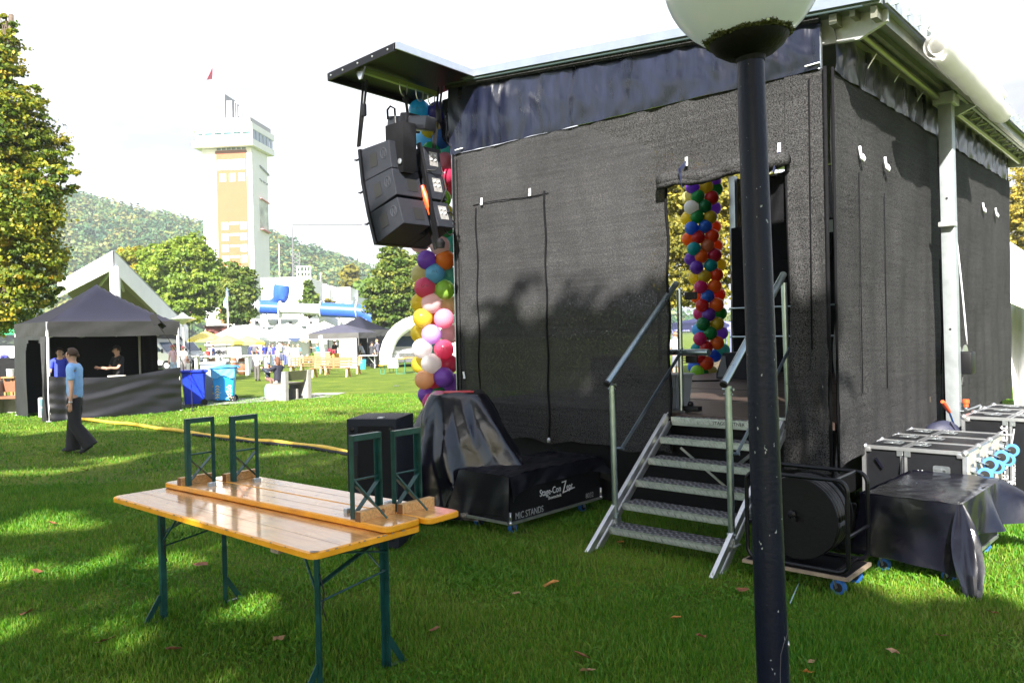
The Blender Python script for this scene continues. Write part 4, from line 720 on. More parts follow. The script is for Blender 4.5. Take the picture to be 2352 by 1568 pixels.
def top_board(t, L, Wd, z0, th, r=.045, planks=3, inset=.012):
    m = MB(); P_ = rounded(L, Wd, r); I_ = rounded(L, Wd, r); I_ = [(L / 2 + (x - L / 2) * (1 - 2 * inset / L), Wd / 2 + (y - Wd / 2) * (1 - 2 * inset / Wd)) for x, y in I_]; n = len(P_)
    vs = [(x, y, z0 + .004) for x, y in I_] + [(x, y, z0) for x, y in I_] ; 
    vs = [(x, y, z0) for x, y in I_] + [(x, y, z0 + .006) for x, y in P_] + [(x, y, z0 + th - .006) for x, y in P_] + [(x, y, z0 + th) for x, y in I_]
    fs = [tuple(range(n - 1, -1, -1))] + [(r_ * n + i, r_ * n + (i + 1) % n, (r_ + 1) * n + (i + 1) % n, (r_ + 1) * n + i) for r_ in range(3) for i in range(n)]
    m.add(vs, fs); e = m.build('edge_band', edge_m, t, smooth=True)
    m = MB(); m.add([(x, y, z0 + th) for x, y in I_] + [(x, y, z0 + th - .008) for x, y in I_], [tuple(range(n))] + [(i, n + i, n + (i + 1) % n, (i + 1) % n) for i in range(n)]); b_ = m.build('board', board, t)
    m = MB()
    for k in range(1, planks): m.box((L / 2, Wd * k / planks + .004 * math.sin(k), z0 + th + .0003), (L - .04, .0016, .0006))
    m.build('plank_joint', mat('joint_dark', (.16, .08, .03), .6), b_)
    return b_
def leg_frame(m, rods, x, y0, y1, z0, z1, foot, sgn=1, xw=.034):
    """folding steel leg frame in the plane x: two uprights, foot bar, crossed flats near the hinge at z0, thin rods"""
    up = 1 if z1 > z0 else -1; H = abs(z1 - z0)
    for y in (y0, y1): m.box((x, y, (z0 + z1) / 2), (xw, .005, H)); m.box((x + sgn * xw / 2, y + (.012 if y == y0 else -.012), (z0 + z1) / 2), (.004, .026, H))
    m.box((x, (y0 + y1) / 2, z1 - up * .016), (xw, abs(y1 - y0) - .006, .032)) if foot == 'bench' else None
    Hx = min(.19, H * .42) if foot == 'bench' else .22; a0, a1 = z0 + up * .02, z0 + up * Hx
    m.bar((x - .004, y0 + .01, a0), (x - .004, y1 - .01, a1), .004, .032, (1, 0, 0)); m.bar((x + .004, y0 + .01, a1), (x + .004, y1 - .01, a0), .004, .032, (1, 0, 0))
    zr = z0 + up * (Hx + (.02 if foot == 'bench' else .08)); rods.tube([(x - .01, y0, zr), (x - .01, y1, zr)], .006, 8)
    rods.tube([(x - sgn * .012, y0 + .01, zr), (x - sgn * .16, (y0 + y1) / 2, z0 + up * .012)], .006, 8)
table = thing('beer_table', 'long varnished orange beer table with green folding legs, two upturned benches on it', 'table', M_=frame(TA, tl_, tw)); table.matrix_world = MW[table.name]
TW_ = .70; top_board(table, TL, TW_, .733, .039, planks=4)
for x, sg in ((.30, 1), (TL - .17, -1)):
    x = .40 if sg == 1 else TL - .16
    m = MB(); rods = MB()
    y0, y1 = .13, .575
    for y, s_ in ((y0, -1), (y1, 1)):
        m.box((x, y, .36), (.036, .006, .72)); m.box((x + sg * .017, y - s_ * .016, .36), (.005, .03, .72)); m.bar((x, y + s_ * .002, .16), (x, y + s_ * .105, .0), .034, .006, (1, 0, 0))
        m.box((x, y + s_ * .06, .004), (.03, .13, .006))
    m.bar((x - .004, y0, .55), (x - .004, y1, .72), .006, .034, (1, 0, 0)); m.bar((x + .005, y0, .72), (x + .005, y1, .63), .006, .034, (1, 0, 0))
    rods.tube([(x, y0, .47), (x, y1, .53)], .006, 8); rods.tube([(x + sg * .01, y0 + .01, .50), (x + sg * .22, y0 + .05, .735)], .007, 8); rods.tube([(x + sg * .01, y1 - .01, .52), (x + sg * .2, y1 - .1, .735)], .006, 8)
    lg = m.build('leg_frame', green_paint, table); rods.build('brace_rod', green_paint, lg, smooth=True)
    m = MB(); m.tube([(x + .02, y0 + .004, .62), (x + .03, y0 + .02, .52), (x + .028, y0 + .01, .45), (x + .03, y0 + .03, .38)], .004, 5); m.build('tie_cord', rubber, lg)
m = MB(); m.box((.10, .30, .728), (.07, .50, .034)); m.box((TL - .36, .30, .728), (.07, .56, .034)); m.build('batten', worn, table)
m = MB(); m.add([(TL - .004 - .05 * (1 - k), .0012 + 0 * k, .772 + .0004) for k in (0, 1)] + [(TL + .0008, .05, .7724), (TL - .02, .03, .7724)], [(0, 1, 2, 3)]); 
def chip(x, y, r_): 
    q = [(x + r_ * math.cos(a) * random.uniform(.6, 1.1), y + r_ * math.sin(a) * random.uniform(.5, 1.)) for a in [k * 2 * PI / 9 for k in range(9)]]; return q
m = MB(); q = [(TL - .03, .006), (TL - .012, .012), (TL - .006, .03), (TL - .012, .05), (TL - .03, .04), (TL - .05, .02)]; m.prism(q, .7722, .7728)
for k in range(9): m.box((TL + .0006, .08 + .06 * k + random.uniform(-.02, .02), .768), (.002, random.uniform(.008, .03), .006))
for k in range(14): m.box((.1 + .15 * k + random.uniform(-.05, .05), -.0006, .768), (random.uniform(.008, .03), .002, .005))
m.build('worn_edge', worn, table)
def bench(lab, P0, ang_d, L=2.2):
    b_ = thing('beer_bench', lab, 'bench', P0, ang_d, 'upturned beer benches'); Wd = .25; top_board(b_, L, Wd, 0.0, .036, .04, 2, .008)
    for x, sg in ((.27, 1), (L - .30, -1)):
        m = MB(); rods = MB(); leg_frame(m, rods, x, .025, .225, .03, .485, 'bench', sg); lg = m.build('leg_frame', green_paint, b_); rods.build('brace_rod', green_paint, lg, smooth=True)
        m = MB(); m.box((x + sg * .17, .12, .031), (.11, .08, .004), None, .001); m.box((x + sg * .15, .12, .045), (.03, .05, .03), None, .004); m.build('hinge_plate', steel, b_)
        m = MB(); m.box((x - sg * .065, .13, .058), (.045, .25, .056), None, .005); k_ = m.build('wood_block', block, b_)
        m = MB(); m.box((x - sg * .065, .0046, .058), (.043, .002, .054)); m.box((x - sg * .065, .2554, .058), (.043, .002, .054)); m.build('end_grain', endgrain, k_)
        if random.random() < .8: m = MB(); m.lathe([(.016, 0), (.016, .0005)], 14, (x - sg * .088, .16, .062), Matrix.Rotation(R(-sg * 90), 3, 'Y')); m.build('knot', endgrain, k_)
    return b_
ZB = .7735
P1 = W(375, 1119, ZB); P2 = W(890, 1227, ZB); dd = P2 - P1; a1 = math.atan2(dd.y, dd.x)
bench('front one of two upturned benches lying on the orange beer table', P1, a1, dd.length)
q1 = P1 + tw * .262 + tl_ * .12; q2 = P2 + tw * .265 + tl_ * .24; dd = q2 - q1; bench('rear upturned bench on the beer table, overhanging its far edge beside the black speaker', q1, math.atan2(dd.y, dd.x), 2.2)

# ================================================================== BLACK SUBWOOFER, DRAPED HUMP, MIC STAND CASE
sb = thing('subwoofer', 'tall black loudspeaker cabinet standing on the grass behind the beer table', 'speaker', WY(850, 1270, 6.6).to_2d().to_3d())
bx = W(787, 1262, 0); SM_ = frame(Vector((-1.41, 6.70, 0)), Vector((.93, -.16, 0)), Vector((.16, .93, 0))) @ Matrix.Diagonal((.84, .62, .985, 1))
m = MB(); m.box((.26, .40, .56), (.52, .80, 1.10), None, .012).xf(SM_); m.build('cabinet', spk, sb, world=True, smooth=True)
m = MB(); m.box((.30, -.004, .56), (.36, .012, .98)).xf(SM_); g_ = m.build('grille', mat('speaker_grille', (.003, .003, .004), .6, 0, .2, 40, .5, 500, spec=.25), sb, world=True)
m = MB(); m.box((.09, -.006, .7), (.035, .01, .2)).xf(SM_); m.build('handle', rubber, sb, world=True)
m = MB()
for x, z in ((.06, 1.02), (.46, 1.02), (.06, .1)): m.lathe([(.022, 0), (.022, .006), (.008, .01)], 12, SM_ @ Vector((x, -.001, z)), Matrix(((1, 0, 0), (0, 0, -1), (0, 1, 0))))
m.lathe([(.035, 0), (.035, .008)], 14, SM_ @ Vector((.26, -.012, .98)), Matrix(((1, 0, 0), (0, 0, -1), (0, 1, 0)))); m.build('fitting', black_plastic, sb, world=True)
m = MB(); m.box((.3, .35, 1.114), (.1, .06, .01), None, .004).xf(SM_); m.box((.34, .1, 1.114), (.06, .1, .01), None, .004).xf(SM_); m.build('top_socket', alu_matt, sb, world=True)
sheet = mat('black_sheeting', (.0035, .0035, .008), .25, 0, .3, 6, .25, 5, rvar=.06, spec=.6)
def crumple(m, sc, st, dist=.03):
    t = m.node_tree; b = t.nodes['Principled BSDF']; c = nd(t, 'ShaderNodeTexCoord'); n = nd(t, 'ShaderNodeTexNoise'); n.inputs['Scale'].default_value = 2.2; n.inputs['Detail'].default_value = 3
    mxv = nd(t, 'ShaderNodeMix', data_type='RGBA'); mxv.inputs[0].default_value = .22; t.links.new(c.outputs['Object'], n.inputs['Vector']); t.links.new(c.outputs['Object'], mxv.inputs[6]); t.links.new(n.outputs['Color'], mxv.inputs[7])
    vo = nd(t, 'ShaderNodeTexVoronoi', feature='DISTANCE_TO_EDGE'); vo.inputs['Scale'].default_value = sc; t.links.new(mxv.outputs[2], vo.inputs['Vector']); vo2 = nd(t, 'ShaderNodeTexVoronoi', feature='F1'); vo2.inputs['Scale'].default_value = sc * .6; t.links.new(mxv.outputs[2], vo2.inputs['Vector'])
    s = nd(t, 'ShaderNodeMath', operation='ADD'); t.links.new(vo.outputs['Distance'], s.inputs[0]); t.links.new(vo2.outputs['Distance'], s.inputs[1]); bp = nd(t, 'ShaderNodeBump'); bp.inputs['Strength'].default_value = st; bp.inputs['Distance'].default_value = dist
    t.links.new(s.outputs[0], bp.inputs['Height']); old = b.inputs['Normal'].links
    if old: t.links.new(old[0].from_socket, bp.inputs['Normal'])
    t.links.new(bp.outputs[0], b.inputs['Normal'])
crumple(sheet, 4.2, .26)
# draped hump: sheet over a drum-like object, creased
dr_ = thing('draped_equipment', 'tall hump of equipment under crumpled glossy black plastic sheeting below the balloons', 'covered equipment', (-.55, 7.75, 0))
def crease(a, t, s=0.):                                 # sharp folded ridges
    x = a * 5.3 + 1.6 * math.sin(t * 3.1 + s) + s; y = a * 11.7 - t * 4.3 + 2 * s; z = a * 3.1 + t * 9
    tri = lambda q: abs((q / PI) % 2 - 1) * 2 - 1
    return .55 * tri(x) + .3 * tri(y) + .25 * tri(z)
hc = Vector((-.555, 7.85, 0))
def hump(a_, t_):
    th = 2 * PI * a_; t2 = t_
    ry = .05 + 0 * t2
    if t2 < .18: k = t2 / .18; rx_ = .26 * k; ryy = .23 * k; z = 1.215 + .012 * math.sin(th * 3) * k
    else:
        k = (t2 - .18) / .82; z = 1.21 - 1.15 * k; sp = (.22 if math.cos(th) > 0 else .02); rx_ = .26 + .36 * k ** .75 + sp * k ** 1.5; ryy = .23 + .28 * k ** .8
        fold = crease(th, k * 1.2) * .05 * min(1, k * 3.5) * (1 + .7 * k); rx_ += fold; ryy += fold; z += .02 * math.sin(th * 7) * k
    sq = 1 / (abs(math.cos(th)) ** 3.2 + abs(math.sin(th)) ** 3.2) ** (1 / 3.2)
    return hc + Vector((math.cos(th) * rx_ * sq + .05 * t2, math.sin(th) * ryy * sq, z))
m = MB(); m.grid(hump, 150, 60); m.build('plastic_sheet', sheet, dr_, world=True, smooth=True)
m = MB(); m.box(hc + Vector((.02, .0, 1.218)), (.30, .22, .006), None, .002); m.build('red_lid', mat('red_lid', (.55, .05, .06), .4), dr_, world=True)
# mic stands case on castors
CM0 = W(1172, 1203, .12); CM0 = Vector((CM0.x, CM0.y, 0)); cmx = VB; mc = thing('flight_case', 'long low black flight case on castors marked MIC STANDS under black vinyl', 'flight case', CM0)
CF = frame(CM0, cmx, UA)                                # x along the long side, y to the left-rear, z up
LC, WC, HC = 1.36, .62, .40
m = MB(); m.box((LC / 2, WC / 2, .12 + HC / 2), (LC - .01, WC - .01, HC - .01)).xf(CF); m.build('body', black_paint, mc, world=True)
def casters(t, pts, Mx, r=.045, zb=.12, ang=0.):
    for (x, y) in pts:
        m = MB(); m.box((x, y, zb - .004), (.09, .08, .006)); m.bar((x, y - .022, zb - .01), (x + .02, y - .022, r), .004, .05, (0, 1, 0)); m.bar((x, y + .022, zb - .01), (x + .02, y + .022, r), .004, .05, (0, 1, 0)); c = m.xf(Mx).build('castor', steel, t, world=True)
        rot = Matrix.Rotation(R(90), 3, 'X'); m = MB(); m.lathe([(r * .62, -.016), (r, -.016), (r * 1.03, 0), (r, .016), (r * .62, .016)], 20, (x + .02, y, r), rot); m.xf(Mx).build('tyre', blue_tyre, c, world=True, smooth=True)
        m = MB(); m.lathe([(.004, -.018), (r * .62, -.017), (r * .62, .017), (.004, .018)], 16, (x + .02, y, r), rot); m.xf(Mx).build('wheel_hub', rubber, c, world=True)
casters(mc, ((.12, .1), (LC - .2, .1), (.12, WC - .1), (LC - .2, WC - .1)), CF)
def edges(t, L, Wd, z0, z1, Mx, w_=.022, which='all', name='edge_profile', mt=None):
    m = MB(); P_ = [(0, 0), (L, 0), (L, Wd), (0, Wd)]
    for z in ((z0, z1) if which != 'bottom' else (z0,)):
        for i in range(4): a, b = P_[i], P_[(i + 1) % 4]; m.bar((a[0], a[1], z), (b[0], b[1], z), w_, w_, (0, 0, 1), .002)
    if which != 'bottom':
        for a in P_: m.bar((a[0], a[1], z0), (a[0], a[1], z1), w_, w_)
    m.xf(Mx); return m.build(name, mt or alu, t, world=True)
edges(mc, LC, WC, .12, .5, CF, .024, 'bottom'); 
m = MB()
for x, y in ((0, 0), (LC, 0)): m.ball((x, y, .125), .022, 10); m.bar((x, y, .13), (x, y, .22), .02, .02)
for k in range(7): m.ball((.08 + .2 * k, -.013, .12), .004, 6)
m.xf(CF).build('ball_corner', alu, mc, world=True, smooth='all')
def drape_case(t, L, Wd, h, Mx, drops, name='vinyl_cover', seed=0., mt=None, flare=.10, wr=.014):
    """cloth laid over a box: flat top, skirts of given drops (front, right, back, left) with corner folds"""
    m = MB(); nz_ = lambda a, b: nz(a * 5 + seed, b * 6, seed)
    def top(a, b): return (L * a, Wd * b, h + .004 + .010 * nz_(a * L * 3, b * 3) + .006 * math.sin(b * 9 + a * 4) - .008 * (abs(a - .5) * 2) ** 6)
    m.grid(top, 36, 20)
    per = [((0, 0), (L, 0), (0, -1)), ((L, 0), (L, Wd), (1, 0)), ((L, Wd), (0, Wd), (0, 1)), ((0, Wd), (0, 0), (-1, 0))]
    for (a, b, n_), dp in zip(per, drops):
        if dp <= 0: continue
        Ls = math.hypot(b[0] - a[0], b[1] - a[1])
        def sk(q, r_, a=a, b=b, n_=n_, dp=dp, Ls=Ls):
            e = abs(q - .5) * 2; cor = e ** 10; s_ = q * Ls
            outw = .008 + r_ * (wr * (math.sin(s_ * 9 + seed) + .7 * math.sin(s_ * 21 + r_ * 3 + seed)) + .012) + cor * flare * r_ ** 1.1
            ext = (q - .5) * 2 * cor * flare * r_ * .9
            dx, dy = (b[0] - a[0]) / Ls, (b[1] - a[1]) / Ls; d_ = dp * (1 + .06 * math.sin(s_ * 4 + seed)) + (cor * .06)
            z = h + .004 - .008 * e ** 6 - r_ * d_
            return (a[0] + dx * (s_ + ext) + n_[0] * outw, a[1] + dy * (s_ + ext) + n_[1] * outw, max(z, .015))
        m.grid(sk, 60, 16)
    return m.xf(Mx).build(name, mt or sheet, t, world=True, smooth=True)
drape_case(mc, LC, WC, .535, CF, (.13, .2, .3, .36), seed=1.3, mt=mat('vinyl_cover', (.0035, .0035, .007), .38, 0, .3, 5, .4, 6, rvar=.1, spec=.6), flare=.09)
def on_front(x, z): q = frame(CF @ Vector((x, -.0075, z)), cmx, (0, 0, 1)); return q
stn = mat('stencil_paint', (.32, .33, .34), .6); logo = mat('logo_white', (.66, .67, .68), .5)
text('MIC STANDS', .085, stn, mc, on_front(.06, .148), .0006, sx=.8); text('8032', .072, stn, mc, on_front(1.1, .155), .0006, sx=.9)
text('Stage-Con', .088, logo, mc, on_front(.40, .292), .0006, sx=.85); text('ept', .088, logo, mc, on_front(.795, .292), .0006, sx=.85); text('Showtechnik', .042, logo, mc, on_front(.52, .245), .0006, sx=.9)
m = MB(); q = on_front(.735, .27); m.prism([(0, 0), (.012, 0), (.062, .11), (.048, .11)], 0, .002, q); m.prism([(.0, 0), (.19, .022), (.19, .030), (.004, .010)], 0, .002, q); m.prism([(-.01, .098), (.062, .102), (.06, .112), (-.008, .108)], 0, .002, q); m.build('emblem', logo, mc, world=True)

# ================================================================== CABLE REEL ON DOLLY
RO = W(1949, 1325, .14); RO = Vector((RO.x, RO.y, 0)); RF = frame(RO, UA, VB)   # x to the left along the stage, y away ; z flips down
RF = Matrix((( -UA.x, VB.x, 0, RO.x), (-UA.y, VB.y, 0, RO.y), (0, 0, 1, 0), (0, 0, 0, 1)))    # x towards the right end, right-handed
reel = thing('cable_reel', 'black steel caged cable drum on a blue wheeled wooden dolly beside the lamp post', 'cable reel', RO)
def rrect(x0, x1, z0, z1, y, r=.07, n=6):
    P_ = []
    for cx_, cz_, a0 in ((x1 - r, z1 - r, 0), (x0 + r, z1 - r, 90), (x0 + r, z0 + r, 180), (x1 - r, z0 + r, 270)):
        for k in range(n + 1): a = R(a0 + 90 * k / n); P_.append((cx_ + r * math.cos(a), y, cz_ + r * math.sin(a)))
    return P_ + [P_[0]]
X0, X1 = -.70, -.0
m = MB()
for y in (0., .40): m.tube(rrect(X0, X1, .16, .77, y), .015, 12)
for x, z in ((-.08, .77), (X0 + .08, .77), (-.0, .40), (X0, .40), (-.08, .16), (X0 + .08, .16)): m.tube([(x, 0, z), (x, .40, z)], .013, 10)
m.xf(RF).build('cage', mat('cage_black', (.005, .005, .008), .28, .3, .2, 9, .1, 40), reel, world=True, smooth=True)
rc = (-.36, .2, .47); yr = Matrix.Rotation(R(90), 3, 'X')
for y in (.05, .34):
    m = MB(); m.lathe([(.02, -.006), (.28, -.006), (.284, 0), (.28, .006), (.02, .006)], 48, (rc[0], y, rc[2]), yr); m.xf(RF).build('flange', mat('drum_black', (.003, .003, .0035), .55, 0, .3, 9, .1, 30, spec=.25), reel, world=True, smooth=True)
m = MB()
for k in range(9): y = .08 + .028 * k; rr_ = .262 + .012 * math.sin(k * 2.2); m.tube([(rc[0] + rr_ * math.cos(a), y, rc[2] + rr_ * math.sin(a)) for a in [2 * PI * i / 40 for i in range(41)]], .015, 8)
m.xf(RF).build('wound_cable', mat('cable_black', (.005, .005, .006), .4, 0, .2, 30), reel, world=True, smooth='all')
m = MB(); m.box((rc[0] - .12, .03, rc[2]), (.012, .012, .56)); m.bar((X0, .02, .47), (X1, .02, .47), .03, .012) if False else None; m.box((rc[0] - .0, .2, rc[2]), (.03, .42, .03)); m.lathe([(.028, 0), (.03, .02), (.012, .03)], 8, (rc[0] - .02, .028, rc[2] + .03), yr); m.xf(RF).build('axle_fitting', black_plastic, reel, world=True)
m = MB(); m.box((-.36, .2, .128), (.74, .46, .022)); m.xf(RF).build('dolly_board', mat('plywood', (.26, .2, .14), .7, 0, .35, 10, .1, 30), reel, world=True)
m = MB(); m.box((-.36, .2, .141), (.70, .42, .004)); m.xf(RF).build('dolly_mat', black_paint, reel, world=True)
casters(reel, ((-.10, .04), (-.10, .36), (-.62, .04), (-.62, .36)), RF, .05, .117)

# ================================================================== DRAPED CASE IN THE FOREGROUND RIGHT
DH_ = .57; dA = W(1978, 1131, DH_); dB = W(2205, 1158, DH_); ddx = (dB - dA); LD = ddx.length; ddx.normalize(); ddy = Vector((-ddx.y, ddx.x, 0)); WD_ = 1.17
DO = Vector((dA.x, dA.y, 0)); DF = frame(DO, ddx, ddy); dc = thing('covered_case', 'black flight case on castors draped in shiny black plastic with hanging corner', 'covered case', DO)
m = MB(); m.box((LD / 2, WD_ / 2, .34), (LD - .05, WD_ - .05, .44)); m.xf(DF).build('body', black_paint, dc, world=True)
edges(dc, LD - .05, WD_ - .05, .125, .5, DF @ Matrix.Translation((.025, .025, 0)), .024, 'bottom'); casters(dc, ((.1, .1), (LD - .12, .1), (.1, WD_ - .1), (LD - .12, WD_ - .1)), DF, .045, .115)
m = MB(); Ld, Wd2 = LD, WD_
m.grid(lambda a, b: (Ld * a, Wd2 * b, DH_ + .004 * nz(a * 9, b * 14) + .006 * math.sin(b * 12 + 3 * a) * a - .012 * (abs(a - .5) * 2) ** 8), 30, 40)
def sk_front(q, r_):
    s_ = q * Ld; o_ = .01 + r_ * (.03 + .022 * math.sin(s_ * 8 + 2 * r_) + .012 * math.sin(s_ * 23)) + .03 * math.exp(-((q - .97) / .05) ** 2) * r_; fl = .05 * (q < .12) * r_ * (1 - q / .12)
    return (s_ - fl + .02 * r_ * q, -o_, DH_ - r_ * (.43 + .05 * q))
m.grid(sk_front, 50, 22)
def sk_right(q, r_):
    s_ = q * Wd2; o_ = .01 + r_ * (.05 + .05 * math.sin(s_ * 10 + 1.4) + .03 * math.sin(s_ * 19 + r_ * 2)); end = math.exp(-((q - 1.) / .14) ** 2)
    return (Ld + o_ + .42 * end * r_, s_ - .02 + .05 * end * r_, DH_ - r_ * (.36 - .08 * math.sin(q * 3) - .08 * end))
m.grid(sk_right, 60, 22); m.grid(lambda q, r_: (-.01 - r_ * (.03 + .02 * math.sin(q * 11)), Wd2 * (1 - q), DH_ - r_ * .42), 40, 12); m.grid(lambda q, r_: (Ld * (1 - q), Wd2 + .01 + r_ * .02, DH_ - r_ * .35), 24, 8)
# hanging corner cone at the front right
tip = Vector((Ld + .12, -.20, .015)); 
def cone(a, r_):
    th = a * 2 * PI; ap = Vector((Ld, -.0, DH_)); c = ap.lerp(tip, r_); w_ = .02 + .085 * math.sin(min(1, r_ * 1.35) * PI * .62) * (1 - max(0, r_ - .72) * 3.2 * (1 if a < .5 else .5)); w_ = max(w_ * (1 + .28 * math.sin(5 * th + 2 * r_) - .2 * math.cos(2 * th)) * (1 - .25 * r_), .004)
    return c + Vector((math.cos(th) * w_ * 1.0, math.sin(th) * w_ * .45, .03 * math.sin(th) * r_))
m.grid(cone, 24, 30); m.grid(lambda a, b: (Ld + .005 + (.05 + .10 * a) * b * 1.0, -.012 - (.16 * a) * b + .1 * (1 - a) * b, DH_ - b * (.42 + .08 * a)), 14, 14)
m.xf(DF).build('plastic_sheet', sheet, dc, world=True, smooth=True)
m = MB(); m.grid(lambda a, b: (-.03 - .17 * a * (.3 + b), -.02 + .05 * b + .02 * math.sin(a * 7), DH_ - .08 - .4 * b + .02 * math.sin(b * 9)), 10, 14); m.xf(DF).build('sheet_corner', sheet, dc, world=True, smooth=True, solid=.002)

# ================================================================== STACKED FLIGHT CASES
def big_case(lab, o_, Wd, L, H, lettering=True, wheels=True, group='flight cases standing on end with wheels to the right'):
    """box: x = L towards the right (along -UA), y = Wd away, z = H"""
    t = thing('flight_case', lab, 'flight case', o_, 0, group); Mx = Matrix(((-UA.x, VB.x, 0, o_[0]), (-UA.y, VB.y, 0, o_[1]), (0, 0, 1, 0), (0, 0, 0, 1)))
    m = MB(); m.box((L / 2, Wd / 2, H / 2), (L - .012, Wd - .012, H - .012)); m.xf(Mx).build('panel', mat('case_laminate', (.004, .0045, .006), .45, 0, .25, 12, .15, 200, spec=.35), t, world=True); edges(t, L, Wd, .012, H - .012, Mx, .03)
    m = MB(); xs = L * .41
    for dx in (-.017, .017): m.box((xs + dx, Wd / 2, H), (.022, Wd, .006)); m.box((xs + dx, -.006 + .004, H / 2), (.022, .008, H))
    m.xf(Mx).build('lid_valance', alu, t, world=True)
    m = MB(); m.box((xs - .03, -.008, H - .04), (.05, .008, .07), None, .006); m.box((xs + .03, -.008, H - .04), (.05, .008, .07), None, .006); m.xf(Mx).build('hinge', steel, t, world=True)
    m = MB()
    for x in (0, L):
        for y in (0, Wd): m.ball((x, y, H - .01), .03, 12); m.box((x + (.03 if x == 0 else -.03), y, H - .03), (.06, .034, .05), None, .012); m.box((x, y + (.03 if y == 0 else -.03), H - .01), (.034, .06, .034), None, .01)
    m.xf(Mx).build('ball_corner', alu, t, world=True, smooth=True)
    def dish(m_, c, X, Y, Z, wx, wy):
        q = frame(c, X, Y); m_.prism(rounded(wx, wy, .018, 3), -.0, .004, q @ Matrix.Translation((-wx / 2, -wy / 2, 0))); 
        m_.prism(rounded(wx * .34, wy * .7, .008, 3), .004, .011, q @ Matrix.Translation((-wx * .30, -wy * .35, 0))); m_.tube([(q @ Vector((wx * .12, -wy * .3, .014))), (q @ Vector((wx * .26, -wy * .3, .016))), (q @ Vector((wx * .26, wy * .3, .016))), (q @ Vector((wx * .12, wy * .3, .014)))], .006, 6)
        for k in (-1, 1):
            for j in (-1, 0, 1): m_.ball(q @ Vector((k * wx * .44, j * wy * .42, .004)), .004, 6)
    e3 = Mx.to_3x3()
    X_, Y_, Z_ = e3.col[0], e3.col[1], e3.col[2]
    for (x, y, wx, wy, nm_) in ((L * .22, Wd * .55, .15, .12, 'butterfly_catch'), (L * .52, Wd * .5, .13, .11, 'handle')):
        m = MB(); dish(m, Mx @ Vector((x, y, H + .002)), X_, Y_, Z_, wx, wy); m.build(nm_, steel, t, world=True, smooth=True)
    for z in (H * .72, H * .30): m = MB(); dish(m, Mx @ Vector((L * .78, -.002, z)), X_, Vector((0, 0, 1)), None, .13, .16); m.build('handle', steel, t, world=True, smooth=True)
    if wheels:
        m = MB(); m.box((L + .008, Wd / 2, H / 2), (.016, Wd - .02, H - .04)); m.xf(Mx).build('wheel_board', mat('bare_plywood', (.36, .33, .27), .75, 0, .3, 8, .1, 20), t, world=True)
        for (y, z) in ((Wd * .32, H * .78), (Wd * .75, H * .86), (Wd * .32, .16), (Wd * .75, .2)):
            m = MB(); m.box((L + .02, y, z), (.008, .10, .10)); m.bar((L + .02, y - .03, z), (L + .11, y - .03, z - .03), .003, .07, (0, 1, 0)); m.bar((L + .02, y + .03, z), (L + .11, y + .03, z - .03), .003, .07, (0, 1, 0)); m.lathe([(.03, 0), (.035, .03)], 12, (L + .024, y, z), Matrix.Rotation(R(90), 3, 'Y')); c = m.xf(Mx).build('castor', steel, t, world=True, smooth=True)
            m = MB(); m.lathe([(.037, -.018), (.058, -.018), (.061, 0), (.058, .018), (.037, .018)], 22, (L + .115, y, z - .03), yr); m.xf(Mx).build('tyre', mat('light_blue_tyre', (.07, .24, .55), .5), c, world=True, smooth=True)
            m = MB(); m.lathe([(.004, -.02), (.037, -.018), (.037, .018), (.004, .02)], 16, (L + .115, y, z - .03), yr); m.xf(Mx).build('wheel_hub', rubber, c, world=True)
    return t, Mx
cz = .74; f0 = W(1985, 1021, cz); f1 = W(2207, 1042, cz); Lc = (f1 - f0).length; o0 = Vector((f0.x, f0.y, 0))
labs = ['nearest black aluminium edged case of the row of three behind the covered case', 'middle black flight case of the row of three below the back cover', 'farthest flight case of the row of three, next to the stage mast']
for i in range(3):
    t, Mx = big_case(labs[i], o0 + VB * (.465 * i + .0), .455, Lc, cz)
    if i == 0:
        q = Mx @ Vector((Lc * .60, -.009, .585)); text('Con', .085, logo, t, frame(q + Vector((0, 0, -.36)), Vector((0, 0, 1)), UA), .0008); text('ept', .085, logo, t, frame(q + Vector((0, 0, -.13)), Vector((0, 0, 1)), UA), .0008)
        m = MB(); m.box((.13 * 1.0, -.025, cz - .14), (.02, .01, .1), Matrix.Rotation(R(-35), 3, 'Y')); m.bar((Lc * .41, -.012, cz - .07), (Lc * .41, -.06, cz - .22), .05, .004, (1, 0, 0)); m.bar((Lc * .41, -.06, cz - .22), (Lc * .52, -.1, cz - .27), .05, .004, (0, 1, 0)); m.xf(Mx).build('loose_strap', sheet, t, world=True)
fz = .86; g0 = W(2213, 955, fz); g1 = W(2352, 967, fz); fo = Vector((g0.x, g0.y, 0))
lab2 = ['nearest of the large flight cases behind the mast, white lettering on its end', 'large flight case second behind the mast at the right edge', 'farthest large flight case beside the white tent']
for i in range(3):
    t, Mx = big_case(lab2[i], fo + VB * (.47 * i) + Vector((.0, 0, 0)), .46, .95, fz, wheels=False, group='large flight cases at the right edge')
    if i == 0:
        for s_, sz, zz in (('Stage-Con', .12, .06), ('ept', .12, .63)): text(s_, sz, logo, t, frame(Mx @ Vector((.38, -.009, zz)), Vector((0, 0, 1)), UA), .0008)
        text('Showtechnik', .055, logo, t, frame(Mx @ Vector((.44, -.009, .22)), Vector((0, 0, 1)), UA), .0008); q = frame(Mx @ Vector((.38, -.009, .56)), Vector((0, 0, 1)), UA); m = MB(); m.prism([(0, -.03), (.012, -.03), (.075, .11), (.06, .11)], 0, .002, q); m.prism([(0, -.03), (.2, -.06), (.2, -.05), (.004, -.02)], 0, .002, q); m.build('emblem', logo, t, world=True)
        text('SC', .16, logo, t, frame(Mx @ Vector((.14, -.009, .56)), -UA, (0, 0, 1)), .0008, shear=.4)
